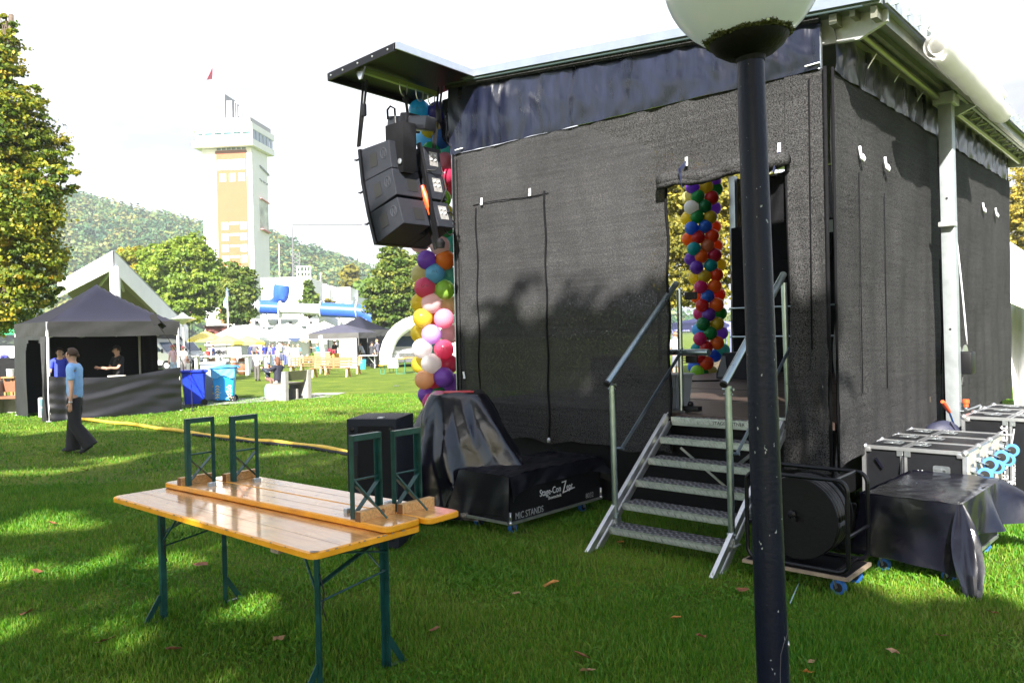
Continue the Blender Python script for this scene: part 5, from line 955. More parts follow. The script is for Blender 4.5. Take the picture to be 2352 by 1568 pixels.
# stage jack with orange crank beside the mast, clamp leaning at the mast
jk = thing('stabiliser_jack', 'galvanised screw jack with orange crank knob beside the stage mast', 'jack', (SU(2252, 1040, -.35).x, SU(2252, 1040, -.35).y, 0))
J = SU(2252, 990, -.32); JB = Vector((J.x, J.y, 0)); m = MB(); m.tube([JB + Vector((0, 0, .02)), JB + Vector((0, 0, .82))], .045, 16); m.tube([JB + Vector((0, 0, .82)), JB + Vector((0, 0, .86))], .02, 10); m.lathe([(.11, 0), (.11, .02), (.05, .03)], 16, JB); m.build('tube', white_post, jk, world=True, smooth=True)
kn = SU(2219, 945, -.32); m = MB(); tp = JB + Vector((0, 0, .865)); m.tube([tp, Vector((kn.x, kn.y, tp.z + .0)), Vector((kn.x, kn.y, tp.z + .05))], .012, 8); m.build('crank', alu, jk, world=True, smooth='all')
m = MB(); m.lathe([(.018, 0), (.024, .0), (.024, .035), (.034, .04), (.034, .075), (.02, .08)], 14, (kn.x, kn.y, tp.z + .04)); m.build('knob', red_plastic, jk, world=True, smooth=True)
m = MB(); m.box(JB + Vector((0, 0, .55)) + UA * .1, (.14, .16, .2), SROT, .01); m.tube([JB + Vector((-.16, -.05, .6)), JB + Vector((-.05, -.09, .6))], .03, 10); m.build('clamp', steel, jk, world=True, smooth=True)
cg = thing('ratchet_clamp', 'orange handled clamp hanging beside the foot of the stage mast', 'clamp', SU(2170, 960, -.2)); c0, c1 = SU(2165, 922, -.3), SU(2180, 945, -.3); e_ = SU(2195, 985, -.3)
m = MB(); m.tube([c0, c0.lerp(c1, .3), c1], [.018, .024, .018], 10); m.build('handle', red_plastic, cg, world=True, smooth=True)
m = MB(); m.tube([c1, c1.lerp(e_, .5), e_], .01, 8); m.build('shaft', mat('blue_steel', (.03, .1, .3), .4, .4), cg, world=True)
bagm = mat('navy_nylon', (.02, .022, .045), .6, 0, .2, 12, .2, 30); bp_ = SU(2165, 985, -.22)
m = MB(); m.ball(bp_ + Vector((0, 0, -.05)), .2, 20, (.9, .6, .7)); m.box(bp_ + Vector((.08, -.1, .0)), (.02, .02, .2), Matrix.Rotation(R(-30), 3, 'Y'), .005); tag(m.build('tool_bag', bagm, world=True, smooth=True), 'dark tool bag slumped behind the row of flight cases', 'bag')

# ================================================================== YELLOW CABLE COVER, FALLEN LEAVES, STRING
cp = [(185, 967), (260, 974), (340, 984), (430, 997), (520, 1010), (600, 1018), (690, 1026), (785, 1041), (850, 1054)]
cc = [G(*q) for q in cp]; fine = []
for a, b in zip(cc[:-1], cc[1:]): fine += [a.lerp(b, k / 5) for k in range(5)]
fine.append(cc[-1]); 
cv = thing('cable_hose', 'yellow topped black cable cover snaking over the lawn to the dark tent', 'cable cover', cc[4])
m = MB(); m.tube([q + Vector((0, .0, .045 + .01 * math.sin(i))) for i, q in enumerate(fine)], .034, 8); m.build('yellow_cover', mat('cable_yellow', (.75, .48, .05), .5, 0, .15, 10), cv, world=True, smooth='all')
m = MB(); m.tube([q + Vector((0, -.07, .018 + .006 * math.sin(i * 1.3))) for i, q in enumerate(fine[16:])], .03, 8); m.build('black_ramp', rubber, cv, world=True, smooth='all')
brown = [mat('leaf_brown', (.22, .08, .03), .7, 0, .3, 20), mat('leaf_orange', (.5, .2, .04), .7, 0, .3, 20), mat('leaf_tan', (.35, .2, .1), .7, 0, .3, 20)]
lp_ = [(1267, 1352, 1, .12), (462, 1307, 0, .1), (1705, 1368, 0, .08), (1553, 1432, 1, .06), (1858, 1560, 1, .05), (1335, 1520, 0, .08), (1350, 1555, 2, .07), (1868, 1535, 2, .05), (2050, 1512, 2, .06), (242, 1484, 0, .1), (85, 1322, 0, .08), (655, 1180, 0, .08), (1610, 1475, 0, .05), (1425, 1255, 1, .05), (2163, 1474, 2, .06), (195, 1085, 0, .07), (160, 1090, 0, .07), (565, 1005, 0, .12), (780, 955, 1, .1), (1185, 1375, 2, .05), (1000, 1460, 0, .06), (400, 1505, 0, .08), (640, 1480, 2, .06), (930, 975, 0, .1), (740, 990, 0, .1), (120, 1210, 0, .08), (60, 1420, 0, .08), (2280, 1420, 0, .06)]
LEAF_LABELS = ['large curled orange brown leaf in the middle of the grass below the mic case', 'brown leaf under the front edge of the beer table, between its left legs', 'brown leaf just left of the lamp post foot, upper one', 'small orange leaf left of the lamp post, lower than the stairs foot', 'tiny orange leaf right of the lamp post at the very bottom', 'brown leaf at the bottom right of the beer table, upper of two', 'tan leaf at the bottom edge right of the beer table legs', 'tan leaf right of the lamp post, just above the tiny orange one', 'tan leaf in front of the draped case, left of its hanging corner', 'brown leaf left of the beer table near its far left foot', 'brown leaf on the dark grass at the left edge, level with the table top', 'brown leaf behind the upturned benches on the lawn', 'small brown leaf between the stairs and the lamp post foot', 'orange leaf lying under the lowest stair tread', 'small tan leaf just in front of the hanging plastic corner', "brown leaf beside the walking person's feet, nearer one", "brown leaf behind the walking person's feet, farther one", 'large brown leaf just beyond the yellow cable cover', 'orange leaf on the sunlit grass before the concrete bench', 'small tan leaf straight in front of the mic case castor', "small brown leaf right of the table's near right foot", 'brown leaf at the bottom left under the table', "tan leaf between the table's two near feet", 'large brown leaf on the lawn left of the black speaker', 'large brown leaf halfway between the cable cover and the concrete bench', 'brown leaf at the left edge in the dappled light patch', 'brown leaf low at the left edge of the lawn', 'small brown leaf below the covered case at the right']
for i, (x, y, k, s_) in enumerate(lp_):
    P = G(x, y); a0 = random.uniform(0, 6); m = MB(); n = 9
    pts = [(s_ * (.5 + .18 * (j % 2)) * math.cos(a0 + 2 * PI * j / n), s_ * (.35 + .15 * (j % 2)) * math.sin(a0 + 2 * PI * j / n), .004 + .02 * random.random()) for j in range(n)]
    m.add([(0, 0, .006)] + pts, [(0, 1 + j, 1 + (j + 1) % n) for j in range(n)]); lf = m.build('fallen_leaf', brown[k]); lf.location = P + Vector((0, 0, .03)); lf.rotation_euler = (random.uniform(-.4, .1), random.uniform(-.4, .4), 0); MW[lf.name] = lf.matrix_world.copy(); tag(lf, LEAF_LABELS[i], 'leaf', 'fallen leaves on the lawn')
m = MB(); m.tube([G(1815, 1395) + Vector((0, 0, .03)), G(1825, 1375) + Vector((0, 0, .04)), G(1835, 1345) + Vector((0, 0, .02))], .004, 5); tag(m.build('string', mat('pale_cord', (.3, .42, .42), .6), world=True), 'short pale cord in the grass beside the cable reel', 'cord')

# ================================================================== TREES
lf_maple = leafmat('maple_leaf', [(.03, .065, .008), (.08, .14, .014), (.20, .25, .02), (.40, .34, .03), (.56, .33, .03)], .45)
lf_green = leafmat('green_leaf', [(.08, .16, .018), (.14, .24, .025), (.22, .32, .03), (.34, .38, .05)], .5)
lf_dark = leafmat('dark_leaf', [(.03, .08, .012), (.08, .14, .018), (.15, .20, .03), (.28, .28, .045)], .42)
lf_gold = leafmat('gold_leaf', [(.08, .09, .012), (.22, .2, .03), (.42, .34, .05), (.55, .42, .08)], .4)
lf_wood = leafmat('hill_leaf', [(.03, .09, .04), (.045, .12, .045), (.09, .16, .045), (.17, .20, .045), (.25, .20, .06)], .3)
def bl(px, py, Y, rx, ry=None, rz=None, k=None):        # a crown blob round a sighted point; radii in survey units at that depth
    P = WY(px, py, Y); s = Y / F; ry = ry or rx; return ((P.x, P.y, P.z), (rx * s, (k or 1) * (rx + ry) / 2 * s, ry * s))
tree('maple_tree', 'big autumn maple with yellow and orange leaves at the left edge of the lawn', GX(-70, 25), [bl(-30, 300, 25, 125, 120), bl(-10, 130, 25, 55, 80), bl(55, 235, 25, 48, 46), bl(88, 345, 25.5, 66, 50), bl(30, 480, 24.5, 100, 90), bl(66, 590, 25, 74, 76), bl(118, 412, 25, 68, 34), bl(20, 60, 25, 20, 30), bl(-10, 690, 25, 95, 75), bl(-90, 420, 26, 130, 190), bl(8, 40, 25, 8, 16), bl(92, 660, 25.3, 46, 52), bl(60, 300, 25.2, 50, 30), bl(105, 500, 25, 40, 36)], 90000, .135, lf_maple, .35, clump=.3, per=60, tints=(.0, .95), shell=.45)
# shade trees standing behind the camera, their crowns throw the dappled shade
def crown_at(x, y, z, rx, ry, rz): return ((x, y, z), (rx, ry, rz))
GAPS = []
for px, py, a_, b_ in ((600, 1395, .20, .34), (100, 1205, .55, .55), (20, 1320, .4, .45), (230, 1290, .22, .3), (40, 1440, .18, .25), (70, 985, 1.4, .9), (60, 1085, .9, .55), (260, 1055, .7, .5), (330, 965, 1.0, 1.2), (640, 1040, .5, .5), (900, 1010, .8, .7), (620, 960, 1.6, 1.2), (2250, 1335, .6, .42), (2010, 1325, .3, .22), (2340, 1290, .8, .8), (2120, 1370, .35, .2), (1210, 960, .2, .2), (430, 1210, .2, .2), (1560, 1228, .16, .1), (1420, 1310, .2, .08), (300, 1150, .3, .3)): q = G(px, py); GAPS.append((q.x, q.y, a_, b_))
GAPS.append((-2.6, 6.4, .25, .3))
tree('shade_tree', 'tall leafy tree behind the camera shading the lawn and beer table', (-7.5, -5.5, 0), [crown_at(-8.5, -3.5, 9.5, 5.0, 5.5, 3.6), crown_at(-6.7, -2.6, 11.0, 3.2, 4.5, 3.0), crown_at(-4.6, -5.2, 6.8, 3.6, 3.0, 2.2), crown_at(-12.5, -3.4, 10.5, 4., 5., 3.5)], 30000, .36, lf_green, .4, clump=.3, per=60, shell=.25, gaps=GAPS)
tree('shade_tree', 'smaller leafy tree right behind the camera shading the stairs', (1.2, -6.2, 0), [crown_at(-.8, -3.9, 6.6, 2.4, 2.6, 2.1), crown_at(-.95, -1.5, 7.2, 1.9, 2.0, 1.4), crown_at(-2.6, -1.6, 7.4, 1.6, 2.0, 1.4), crown_at(.9, -4.2, 5.9, 1.5, 1.9, 1.6), crown_at(2.6, -4.8, 5.0, 2.6, 1.7, 1.5), crown_at(.55, -1.0, 7.0, .75, 1.2, 1.0), crown_at(-2.1, .35, 7.3, 1.1, 1.1, .8)], 40000, .33, lf_green, .25, clump=.3, per=50, shell=.2, gaps=GAPS)
# mid-ground trees
tree('lime_tree', 'round bright green tree in front of the brick tower', GX(425, 78), [bl(425, 620, 78, 72, 72), bl(440, 570, 78, 38, 32), bl(372, 650, 78, 48, 60), bl(470, 660, 78, 45, 60), bl(420, 700, 78, 62, 45), bl(350, 590, 79, 30, 30)], 36000, .38, lf_green, .35, clump=.26, per=70, tints=(.25, 1), shell=.5)
tree('lime_tree', 'smaller green tree right beside the tower base', GX(545, 74), [bl(548, 672, 74, 36, 60), bl(530, 620, 74, 20, 24), bl(562, 640, 74, 24, 24), bl(545, 715, 74, 38, 34)], 20000, .36, lf_dark, .3, clump=.3, per=60, tints=(.1, .9), shell=.4)
tree('autumn_tree', 'yellow brown autumn tree beside the gabled pavilion roof', GX(318, 92), [bl(318, 610, 92, 42, 44), bl(300, 650, 92, 40, 60), bl(345, 660, 92, 30, 50)], 14000, .5, lf_maple, .35, clump=.3, per=50, tints=(.35, .95), shell=.5)
tree('hornbeam_tree', 'dark green tree left of the balloon column behind the dark tents', GX(905, 62), [bl(915, 650, 62, 60, 62), bl(905, 595, 62, 34, 36), bl(875, 690, 62, 38, 48), bl(930, 700, 62, 48, 48), bl(905, 735, 62, 48, 30), bl(960, 640, 62, 40, 60)], 40000, .29, lf_dark, .35, clump=.25, per=70, tints=(.1, 1), shell=.5)
tree('poplar_tree', 'narrow yellow green poplar behind the white terraced building', GX(806, 150), [bl(806, 650, 150, 12, 40), bl(806, 625, 150, 8, 20)], 1800, 1.1, lf_gold, .3, clump=.4, per=25, tints=(0, .5))
tree('broad_tree', 'green tree behind the white terraced building right of the poplar', GX(840, 145), [bl(842, 680, 145, 26, 40), bl(830, 700, 145, 24, 30), bl(775, 705, 140, 22, 14)], 3000, 1.2, lf_green, .3, clump=.4, per=25, tints=(0, .6))
tree('fir_tree', 'small dark green tree between the white block and the terraced building', GX(711, 92), [bl(711, 700, 92, 10, 34), bl(709, 668, 92, 6, 24)], 1500, .7, lf_dark, .2, clump=.5, per=20)
tree('plane_tree', 'golden tree seen through the stage doorway behind the balloons', GX(1650, 30), [bl(1600, 500, 30, 90, 120), bl(1560, 620, 30, 70, 90), bl(1680, 420, 30, 90, 100), bl(1640, 640, 30, 60, 60), bl(1560, 420, 30, 80, 80)], 26000, .18, lf_gold, .3, clump=.32, per=40, tints=(0, .8), shell=.35)
tree('autumn_tree', 'golden yellow tree at the right edge behind the white tent', GX(2390, 36), [bl(2380, 480, 36, 82, 60), bl(2375, 420, 36, 50, 60), bl(2350, 530, 36, 44, 50), bl(2420, 560, 36, 80, 70)], 26000, .14, lf_gold, .3, clump=.3, per=45, tints=(.1, 1), shell=.45)

# ================================================================== HILLS
def ridge(px): 
    t_ = [(-700, 300), (-200, 360), (60, 425), (120, 450), (200, 466), (300, 492), (400, 512), (470, 530), (620, 548), (700, 578), (760, 596), (850, 628), (950, 668), (1100, 700), (1500, 740), (2500, 745)]
    for (a, b), (c, d) in zip(t_[:-1], t_[1:]):
        if a <= px <= c: return b + (d - b) * (px - a) / (c - a)
    return 745
def hillpt(px, k): # k 0 foot .. 1 ridge
    Y = 300 + 190 * k; yr_ = ridge(px) + 36; ph = 770 - .0217 * (px - CX) * 0 ; P = WY(px, yr_, 490); top = P.z; x = WY(px, yr_, Y).x
    return Vector((x, Y, gz(Y) + (top - gz(Y)) * (math.sin(k * PI / 2) ** 1.15)))
m = MB(); m.grid(lambda a, b: hillpt(-700 + 3100 * a, b * 1.0), 80, 14); m.grid(lambda a, b: (lambda P: Vector((P.x * (1 + b * .8), P.y * (1 + b * .8), P.z * (1 - b) + gz(900) * b)))(hillpt(-700 + 3100 * a, 1.)), 80, 3)
structure(m.build('hills', mat('hill_ground', (.05, .08, .03), .9, 0, .3, .05), smooth=True))
Vq, tq = [], []
for _ in range(2500):
    px = random.uniform(-300, 1000) if random.random() < .93 else random.uniform(1000, 1700); k = random.random() ** .8; P = hillpt(px, k); r_ = random.uniform(4, 8.5); n = 85
    d = rng.normal(size=(n, 3)); d /= np.linalg.norm(d, axis=1)[:, None]; d[:, 2] = np.abs(d[:, 2]) * 1.2 - .1; c = np.array(P) + np.array([0, 0, r_ * .6]); p_ = c + d * r_ * rng.uniform(.65, 1.08, n)[:, None]
    nr = d + rng.normal(size=(n, 3)) * .45; nr /= np.linalg.norm(nr, axis=1)[:, None]; t1 = np.cross(nr, rng.normal(size=(n, 3))); t1 /= np.linalg.norm(t1, axis=1)[:, None]; t2 = np.cross(nr, t1); s = rng.uniform(1.3, 2.3, n)[:, None]
    Vq.append(np.stack([p_ - t1 * s * .5, p_ + t2 * s * .5, p_ + t1 * s * .5, p_ - t2 * s * .5], 1).reshape(-1, 3)); tint = random.random() ** 1.3; tq.append(np.clip(tint * .85 + rng.random(n) * .15, 0, 1))
Vq = np.concatenate(Vq); fo_ = fastmesh('hillside_forest', Vq, np.arange(len(Vq)).reshape(-1, 4), lf_wood, np.concatenate(tq)); fo_['kind'] = 'stuff'; fo_['label'] = 'wooded hillside in early autumn colours'; fo_['category'] = 'forest'

# ================================================================== TOWER
brick = mat('pale_brick', (.33, .115, .05), .8, 0, .06, .6); conc = mat('white_render', (.78, .77, .75), .8, 0, .04, .4); glass_d = mat('window_glass', (.16, .2, .22), .15, 0, .15, 2); teal_g = mat('teal_glass', (.22, .42, .42), .2, 0, .1, 1)
A6 = R(6); fx = Vector((math.cos(A6), -math.sin(A6), 0)); fy = Vector((math.sin(A6), math.cos(A6), 0)); TY = 150
tb = WY(584, 600, TY); tb = Vector((tb.x, tb.y, gz(TY))); tower = thing('observation_tower', 'tall white tower with pale brick panel, glazed lookout gallery and flag', 'tower', tb)
TRot = Matrix((fx, fy, Vector((0, 0, 1)))).transposed()
def hh(py, Y=TY, px=580): return WY(px, py, Y).z
def tbox(m, x0, x1, y0, y1, z0, z1): return m.box(tb + fx * (x0 + x1) / 2 + fy * (y0 + y1) / 2 + Vector((0, 0, (z0 + z1) / 2 - tb.z)), (x1 - x0, y1 - y0, z1 - z0), TRot)
zt = hh(338); U = TY / F
m = MB(); tbox(m, -9.8, 0, 0, 7.2, tb.z, zt); m.build('wall', conc, tower, world=True)
m = MB(); tbox(m, -7.0, -1.0, -.06, 0, hh(742), hh(350)); bp_ = m.build('brick_panel', brick, tower, world=True)
m = MB(); tbox(m, -7.1, -.9, -.1, -.06, hh(350), hh(345)); tbox(m, -7.0, -1.0, -.12, -.06, hh(346), hh(343)); m.build('cornice', mat('brown_band', (.2, .1, .06), .7), tower, world=True)
for k in range(6): m = MB(); tbox(m, -6.8 + k * .98, -6.8 + k * .98 + .8, -.04, 0.01, hh(342), hh(337)); m.build('window', glass_d, tower, world=True)
wf = mat('window_white', (.8, .8, .8), .6)
def win(x0, x1, ya, yb, inner=None, mt=glass_d):
    m = MB(); tbox(m, x0, x1, -.14, -.06, hh(yb), hh(ya)); w_ = m.build('window', wf, tower, world=True)
    if inner: i = .2; m = MB(); tbox(m, inner[0], inner[1], -.17, -.14, hh(inner[3]), hh(inner[2])); m.build('pane', mt, w_, world=True)
gp_ = mat('pale_pane', (.42, .43, .46), .3)
win(-6.7, -1.3, 365, 388, None); 
for a, b in ((-4.6, -3.7), (-2.9, -2.0)): m = MB(); tbox(m, a, b, -.17, -.14, hh(384), hh(373)); m.build('pane', gp_, tower, world=True)
for x0 in (-6.3, -4.4, -2.6): win(x0, x0 + 1.2, 397, 415, (x0 + .3, x0 + .9, 402, 411), gp_)
for j, (ya, yb) in enumerate(((509, 526), (535, 551), (561, 577), (586, 602), (611, 627), (636, 652), (661, 677), (688, 704))):
    win(-6.2, -4.9, ya, yb, None); win(-2.5, -1.3, ya, yb, None if j == 0 else (-2.2, -1.6, ya + 4, yb - 5)); m = MB(); tbox(m, -4.6, -2.8, -.1, -.06, hh(ya + 5), hh(ya)); m.build('window', wf, tower, world=True)
# gallery
m = MB(); z0, z1, z2, z3 = hh(337), hh(322), hh(300), hh(286); tbox(m, -10.9, .9, -1.6, 8.8, z0, z1); tbox(m, -10.9, .9, -1.6, 8.8, z2, z3); tbox(m, -10.0, 0, -.5, 8.0, z1, z2); m.build('gallery', conc, tower, world=True)
m = MB(); tbox(m, -10.4, .4, -1.1, 8.3, z3, z3 + 1.1); tbox(m, -10.6, -4.9, -.2, 4.2, z3 + 1.1, hh(213)); tbox(m, -4.8, -3.7, .2, 3.2, z3 + 1.1, hh(228)); m.build('roof', mat('roof_render', (.30, .30, .31), .8), tower, world=True)
for k in range(6):
    x0 = -10.2 + k * 1.85
    m = MB(); tbox(m, x0, x0 + 1.5, -1.45, -1.3, z1 + .02, z1 + (z2 - z1) * .55); tbox(m, x0, x0 + 1.5, -1.45, -1.3, z1 + (z2 - z1) * .68, z2 - .1); m.build('gallery_window', teal_g, tower, world=True)
    m = MB(); tbox(m, x0 + 1.5, x0 + 1.85, -1.55, -1.25, z1, z2); m.build('mullion', conc, tower, world=True)
for k in range(6):
    y0 = -1.1 + k * 1.6; m = MB(); tbox(m, .7, .8, y0, y0 + 1.2, z1, z2); m.build('gallery_window', mat('side_glass', (.3, .36, .45), .3), tower, world=True)
m = MB(); tbox(m, -8.9, -8.5, -.25, -.2, hh(245), hh(240)); tbox(m, -6.4, -5.6, -.25, -.2, hh(247), hh(238)); m.build('small_window', mat('olive_pane', (.2, .19, .12), .6), tower, world=True)
m = MB()
for x in (-3.5, -3.1, -2.2): m.tube([tb + fx * x + fy * 1 + Vector((0, 0, z3 + 1 - tb.z)), tb + fx * x + fy * 1 + Vector((0, 0, hh(228) - tb.z))], .07, 5)
tbox(m, -2.8, -2.2, 1, 1.4, hh(262), hh(240)); m.build('antenna', mat('pale_grey_metal', (.45, .44, .47), .5), tower, world=True)
fpx = WY(489, 212, TY + 1); m = MB(); m.tube([fpx + Vector((0, 0, -.2)), WY(487, 150, TY + 1)], .05, 5); m.build('flagpole', MATS['pale_grey_metal'], tower, world=True)
fl = [WY(488, 155, TY + 1), WY(488, 182, TY + 1), WY(474, 184, TY), WY(481, 170, TY)]; m = MB(); m.poly(fl); m.build('flag', mat('red_flag', (.62, .12, .16), .8), tower, world=True, solid=.05)
m = MB()
def side_pt(px, py): 
    d = ray(px, py); E_ = Vector((0, 0, EYE)); Pn = tb + fx * .06; return E_ + d * ((Pn - E_).dot(fx) / d.dot(fx))
m.poly([side_pt(596, 453), side_pt(616, 466), side_pt(617, 538), side_pt(598, 528)]); ban = m.build('banner', mat('banner_photo', (.5, .52, .46), .8, 0, .4, .5), tower, world=True, solid=.1)
m = MB(); m.bar(side_pt(596, 455), side_pt(616, 468), .15, .8, fx); m.bar(side_pt(598, 526), side_pt(617, 536), .15, 1.3, fx); m.build('banner_border', mat('banner_red', (.6, .25, .25), .8), ban, world=True)
m = MB(); 
for k in range(7): m.bar(side_pt(596 + 3 * k, 410 + 2 * k + (k % 3)), side_pt(598 + 3 * k, 412 + 2 * k + (k % 2) * 3), .1, .25, fx); m.bar(side_pt(596 + 3 * k, 380 + 3 * k), side_pt(599 + 3 * k, 386 + 3 * k), .12, .5, fx)
m.build('wall_lettering', mat('faded_letter', (.3, .32, .38), .7), tower, world=True)

# ================================================================== GABLED PAVILION (open-air stage roof)
pav = thing('gabled_pavilion', 'open gabled pavilion with broad white fascia boards and grey underside', 'pavilion', GX(262, 48)); wf2 = mat('fascia_white', (.74, .74, .76), .6, 0, .05, 1)
ap, le, re = WY(262, 577, 46), WY(135, 648, 52), WY(432, 750, 60); back = Vector((6, 22, 0)); sof = mat('soffit_grey', (.15, .125, .15), .7, 0, .15, 1, stretch=(1, 8, 1)); rfm = mat('roof_grey', (.28, .31, .35), .5, 0, .1, 1)
m = MB(); dn = Vector((0, 0, -.75)); bk = Vector((ap.x / ap.y, 1, 0)) * 17
m.add([le, ap, re, le + bk, ap + bk, re + bk], [(0, 3, 4, 1), (1, 4, 5, 2)]); m.build('roof', rfm, pav, world=True, solid=.12)
m = MB(); d2 = Vector((0, .02, -.25)); m.add([le + d2, ap + d2, re + d2, le + bk + d2, ap + bk + d2, re + bk + d2], [(0, 1, 4, 3), (1, 2, 5, 4)])
m.add([le + bk * .98, ap + bk * .98, re + bk * .98], [(0, 1, 2)]); m.build('soffit', sof, pav, world=True)
def fascia(a, b, w0, w1): 
    q = MB(); off_ = Vector((0, -.15, 0)); q.add([a, b, b - Vector((0, 0, w1)), a - Vector((0, 0, w0)), a + off_, b + off_, b + off_ - Vector((0, 0, w1)), a + off_ - Vector((0, 0, w0))], [(0, 1, 2, 3), (7, 6, 5, 4), (0, 4, 5, 1), (3, 2, 6, 7), (0, 3, 7, 4), (1, 5, 6, 2)]); return q.build('fascia', wf2, pav, world=True)
fascia(le, ap + Vector((0, 0, .02)), 1.0, 1.05); fascia(ap, re, 1.15, 1.3)
m = MB(); m.tube([WY(263, 612, 46.2), WY(266, 700, 46.2)], .28, 14); m.build('post', wf2, pav, world=True, smooth=True)
m = MB(); m.tube([WY(263, 612, 46.2), WY(230, 655, 50)], .08, 6); m.tube([WY(265, 612, 46.2), WY(284, 668, 50)], .08, 6); m.tube([WY(254, 625, 47), WY(256, 668, 47)], .06, 6); m.build('strut', rfm, pav, world=True)
m = MB(); m.bar(GX(330, 62) + Vector((0, 0, 1)), GX(430, 62) + Vector((0, 0, 1)), .3, 3.2); m.build('rear_wall', mat('dark_wall', (.07, .07, .075), .8), pav, world=True)

# ================================================================== WHITE BUILDINGS, WATER SLIDE, CRANE
def block(t, name, px0, px1, pt, pb, Y, dep, mt, ang=0.06):
    a, b = WY(px0, 770, Y), WY(px1, 770, Y); z1 = WY((px0 + px1) / 2, pt, Y).z; z0 = gz(Y) if pb is None else WY((px0 + px1) / 2, pb, Y).z; m = MB(); c = (a + b) / 2; m.box((c.x, Y + dep / 2, (z0 + z1) / 2), (b.x - a.x, dep, z1 - z0), Matrix.Rotation(ang, 3, 'Z')); return m.build(name, mt, t, world=True)
sh = thing('slide_building', 'white block building with roof stair cage behind the blue water slide', 'building', GX(655, 100)); block(sh, 'wall', 598, 706, 637, None, 100, 10, conc)
m = MB()
for z_ in (612, 624, 636): m.tube([WY(682, z_ + 1, 99), WY(712, z_, 99)], .08, 5)
for x in (682, 690, 698, 706, 713): m.tube([WY(x, 640, 99), WY(x, 612, 99)], .06, 5)
for x in (706, 713): m.tube([WY(x, 612, 98), WY(x + 1, 725, 98)], .06, 5)
m.build('stair_cage', white_paint, sh, world=True)
th_ = thing('terraced_building', 'white stepped flat roofed building with window bands behind the slide', 'building', GX(780, 120)); block(th_, 'wall', 722, 748, 652, None, 118, 9, conc); block(th_, 'upper_storey', 750, 803, 660, None, 121, 9, conc); block(th_, 'lower_storey', 745, 826, 683, None, 124, 9, mat('cool_render', (.66, .68, .74), .7), -.05)
for x in (778, 798): m = MB(); m.bar(WY(x, 692, 117), WY(x + 14, 694, 117), .2, .45); m.build('window', glass_d, th_, world=True)
m = MB(); m.bar(WY(700, 708, 112), WY(830, 712, 112), .6, .8); m.bar(WY(790, 730, 110), WY(838, 732, 110), 4, .5); m.build('terrace', conc, th_, world=True)
for k in range(7): m = MB(); m.tube([WY(796 + 6 * k, 728, 111), WY(796 + 6 * k, 712, 111)], .1, 5); m.build('terrace_post', rfm, th_, world=True)
tree('shrub', 'yellowish roof planting in front of the terraced building', WY(770, 715, 112), [bl(768, 712, 108, 26, 10), bl(755, 700, 108, 10, 14)], 1200, .6, lf_gold, .1, clump=.5, per=15, tints=(0, .7))
bath = thing('bath_hall', 'low white swimming hall with glazed front and curved white end under the slide', 'building', GX(690, 88)); block(bath, 'wall', 585, 745, 772, None, 92, 8, conc); 
m = MB(); A0 = WY(585, 738, 90); B0 = WY(745, 738, 90); m.bar(A0, B0, .3, .5); m.bar(WY(585, 745, 90), WY(740, 745, 90), .2, .3)
for x in (592, 612, 640, 668, 690, 715, 738): m.bar(WY(x, 738, 90), WY(x, 772, 90), .3, .3)
m.bar(WY(612, 765, 90), WY(640, 745, 90), .12, .12); m.bar(WY(640, 765, 90), WY(668, 745, 90), .12, .12); m.build('frame', white_paint, bath, world=True)
m = MB(); arc = [WY(738 + 34 * math.sin(k / 8 * PI / 2), 732 + 40 * (1 - math.cos(k / 8 * PI / 2)), 89) for k in range(9)]; m.tube(arc, 1.1, 10); m.build('curved_end', white_paint, bath, world=True, smooth='all')
block(bath, 'glazing', 600, 742, 746, 772, 91.5, .3, mat('hall_glass', (.45, .5, .5), .4)); block(bath, 'roof_overhang', 745, 850, 746, 752, 92, 8, rfm); block(bath, 'side_wing', 750, 856, 752, None, 96, 6, conc)
sl = thing('water_slide', 'blue and clear tubular water slide winding in front of the white building', 'water slide', GX(700, 86)); blue = mat('slide_blue', (.03, .10, .55), .3, 0, .1, 1); clr = mat('clear_tube', (.62, .66, .68), .2); SY = 86
m = MB(); m.tube([WY(590, 706, SY), WY(620, 707, SY), WY(644, 708, SY)], .9 * .75, 14); m.build('blue_tube', blue, sl, world=True, smooth=True)
m = MB(); m.tube([WY(645, 708, SY), WY(690, 709, SY), WY(738, 711, SY)], .58, 14); m.build('clear_tube', clr, sl, world=True, smooth=True)
m = MB(); m.tube([WY(738, 711, SY), WY(780, 713, SY), WY(820, 715, SY), WY(838, 718, SY), WY(850, 727, SY), WY(866, 738, SY)], .78, 14); m.build('blue_tube', blue, sl, world=True, smooth=True)
m = MB(); m.tube([WY(596, 700, SY + 1.5), WY(622, 700, SY + 2), WY(640, 692, SY + 1.5), WY(645, 680, SY + 1), WY(646, 668, SY + 1), WY(648, 655, SY + 1)], [.55, .6, .7, .85, .9, .85], 12); m.build('blue_tube', blue, sl, world=True, smooth=True)
m = MB()
for x in (644, 738, 820): m.tube([WY(x - 1, 711, SY), WY(x + 1, 711, SY)], .95, 14)
m.tube([WY(574, 705, SY - .6), WY(590, 706, SY)], [.95, .8], 16, cap=False); m.build('flange', white_paint, sl, world=True, smooth=True)
for x in (600, 612, 642, 690, 779, 822, 840): m = MB(); m.tube([WY(x, 716, SY), WY(x, 770, SY)], .12, 6); m.build('support', white_paint, sl, world=True)
m = MB(); m.tube([WY(822, 742, SY - 1), WY(846, 722, SY)], .1, 5); m.tube([WY(832, 744, SY - 1), WY(852, 722, SY)], .1, 5); m.build('brace', white_paint, sl, world=True)
crn = thing('tower_crane', 'pale lattice tower crane with long jib beyond the white building', 'crane', GX(680, 210)); cm = mat('crane_pale', (.16, .16, .17), .6); CY_ = 210; m = MB()
for x in (672, 688): m.tube([WY(x, 700, CY_), WY(x - .0, 520 + (x > 680) * 60, CY_)], .16, 4)
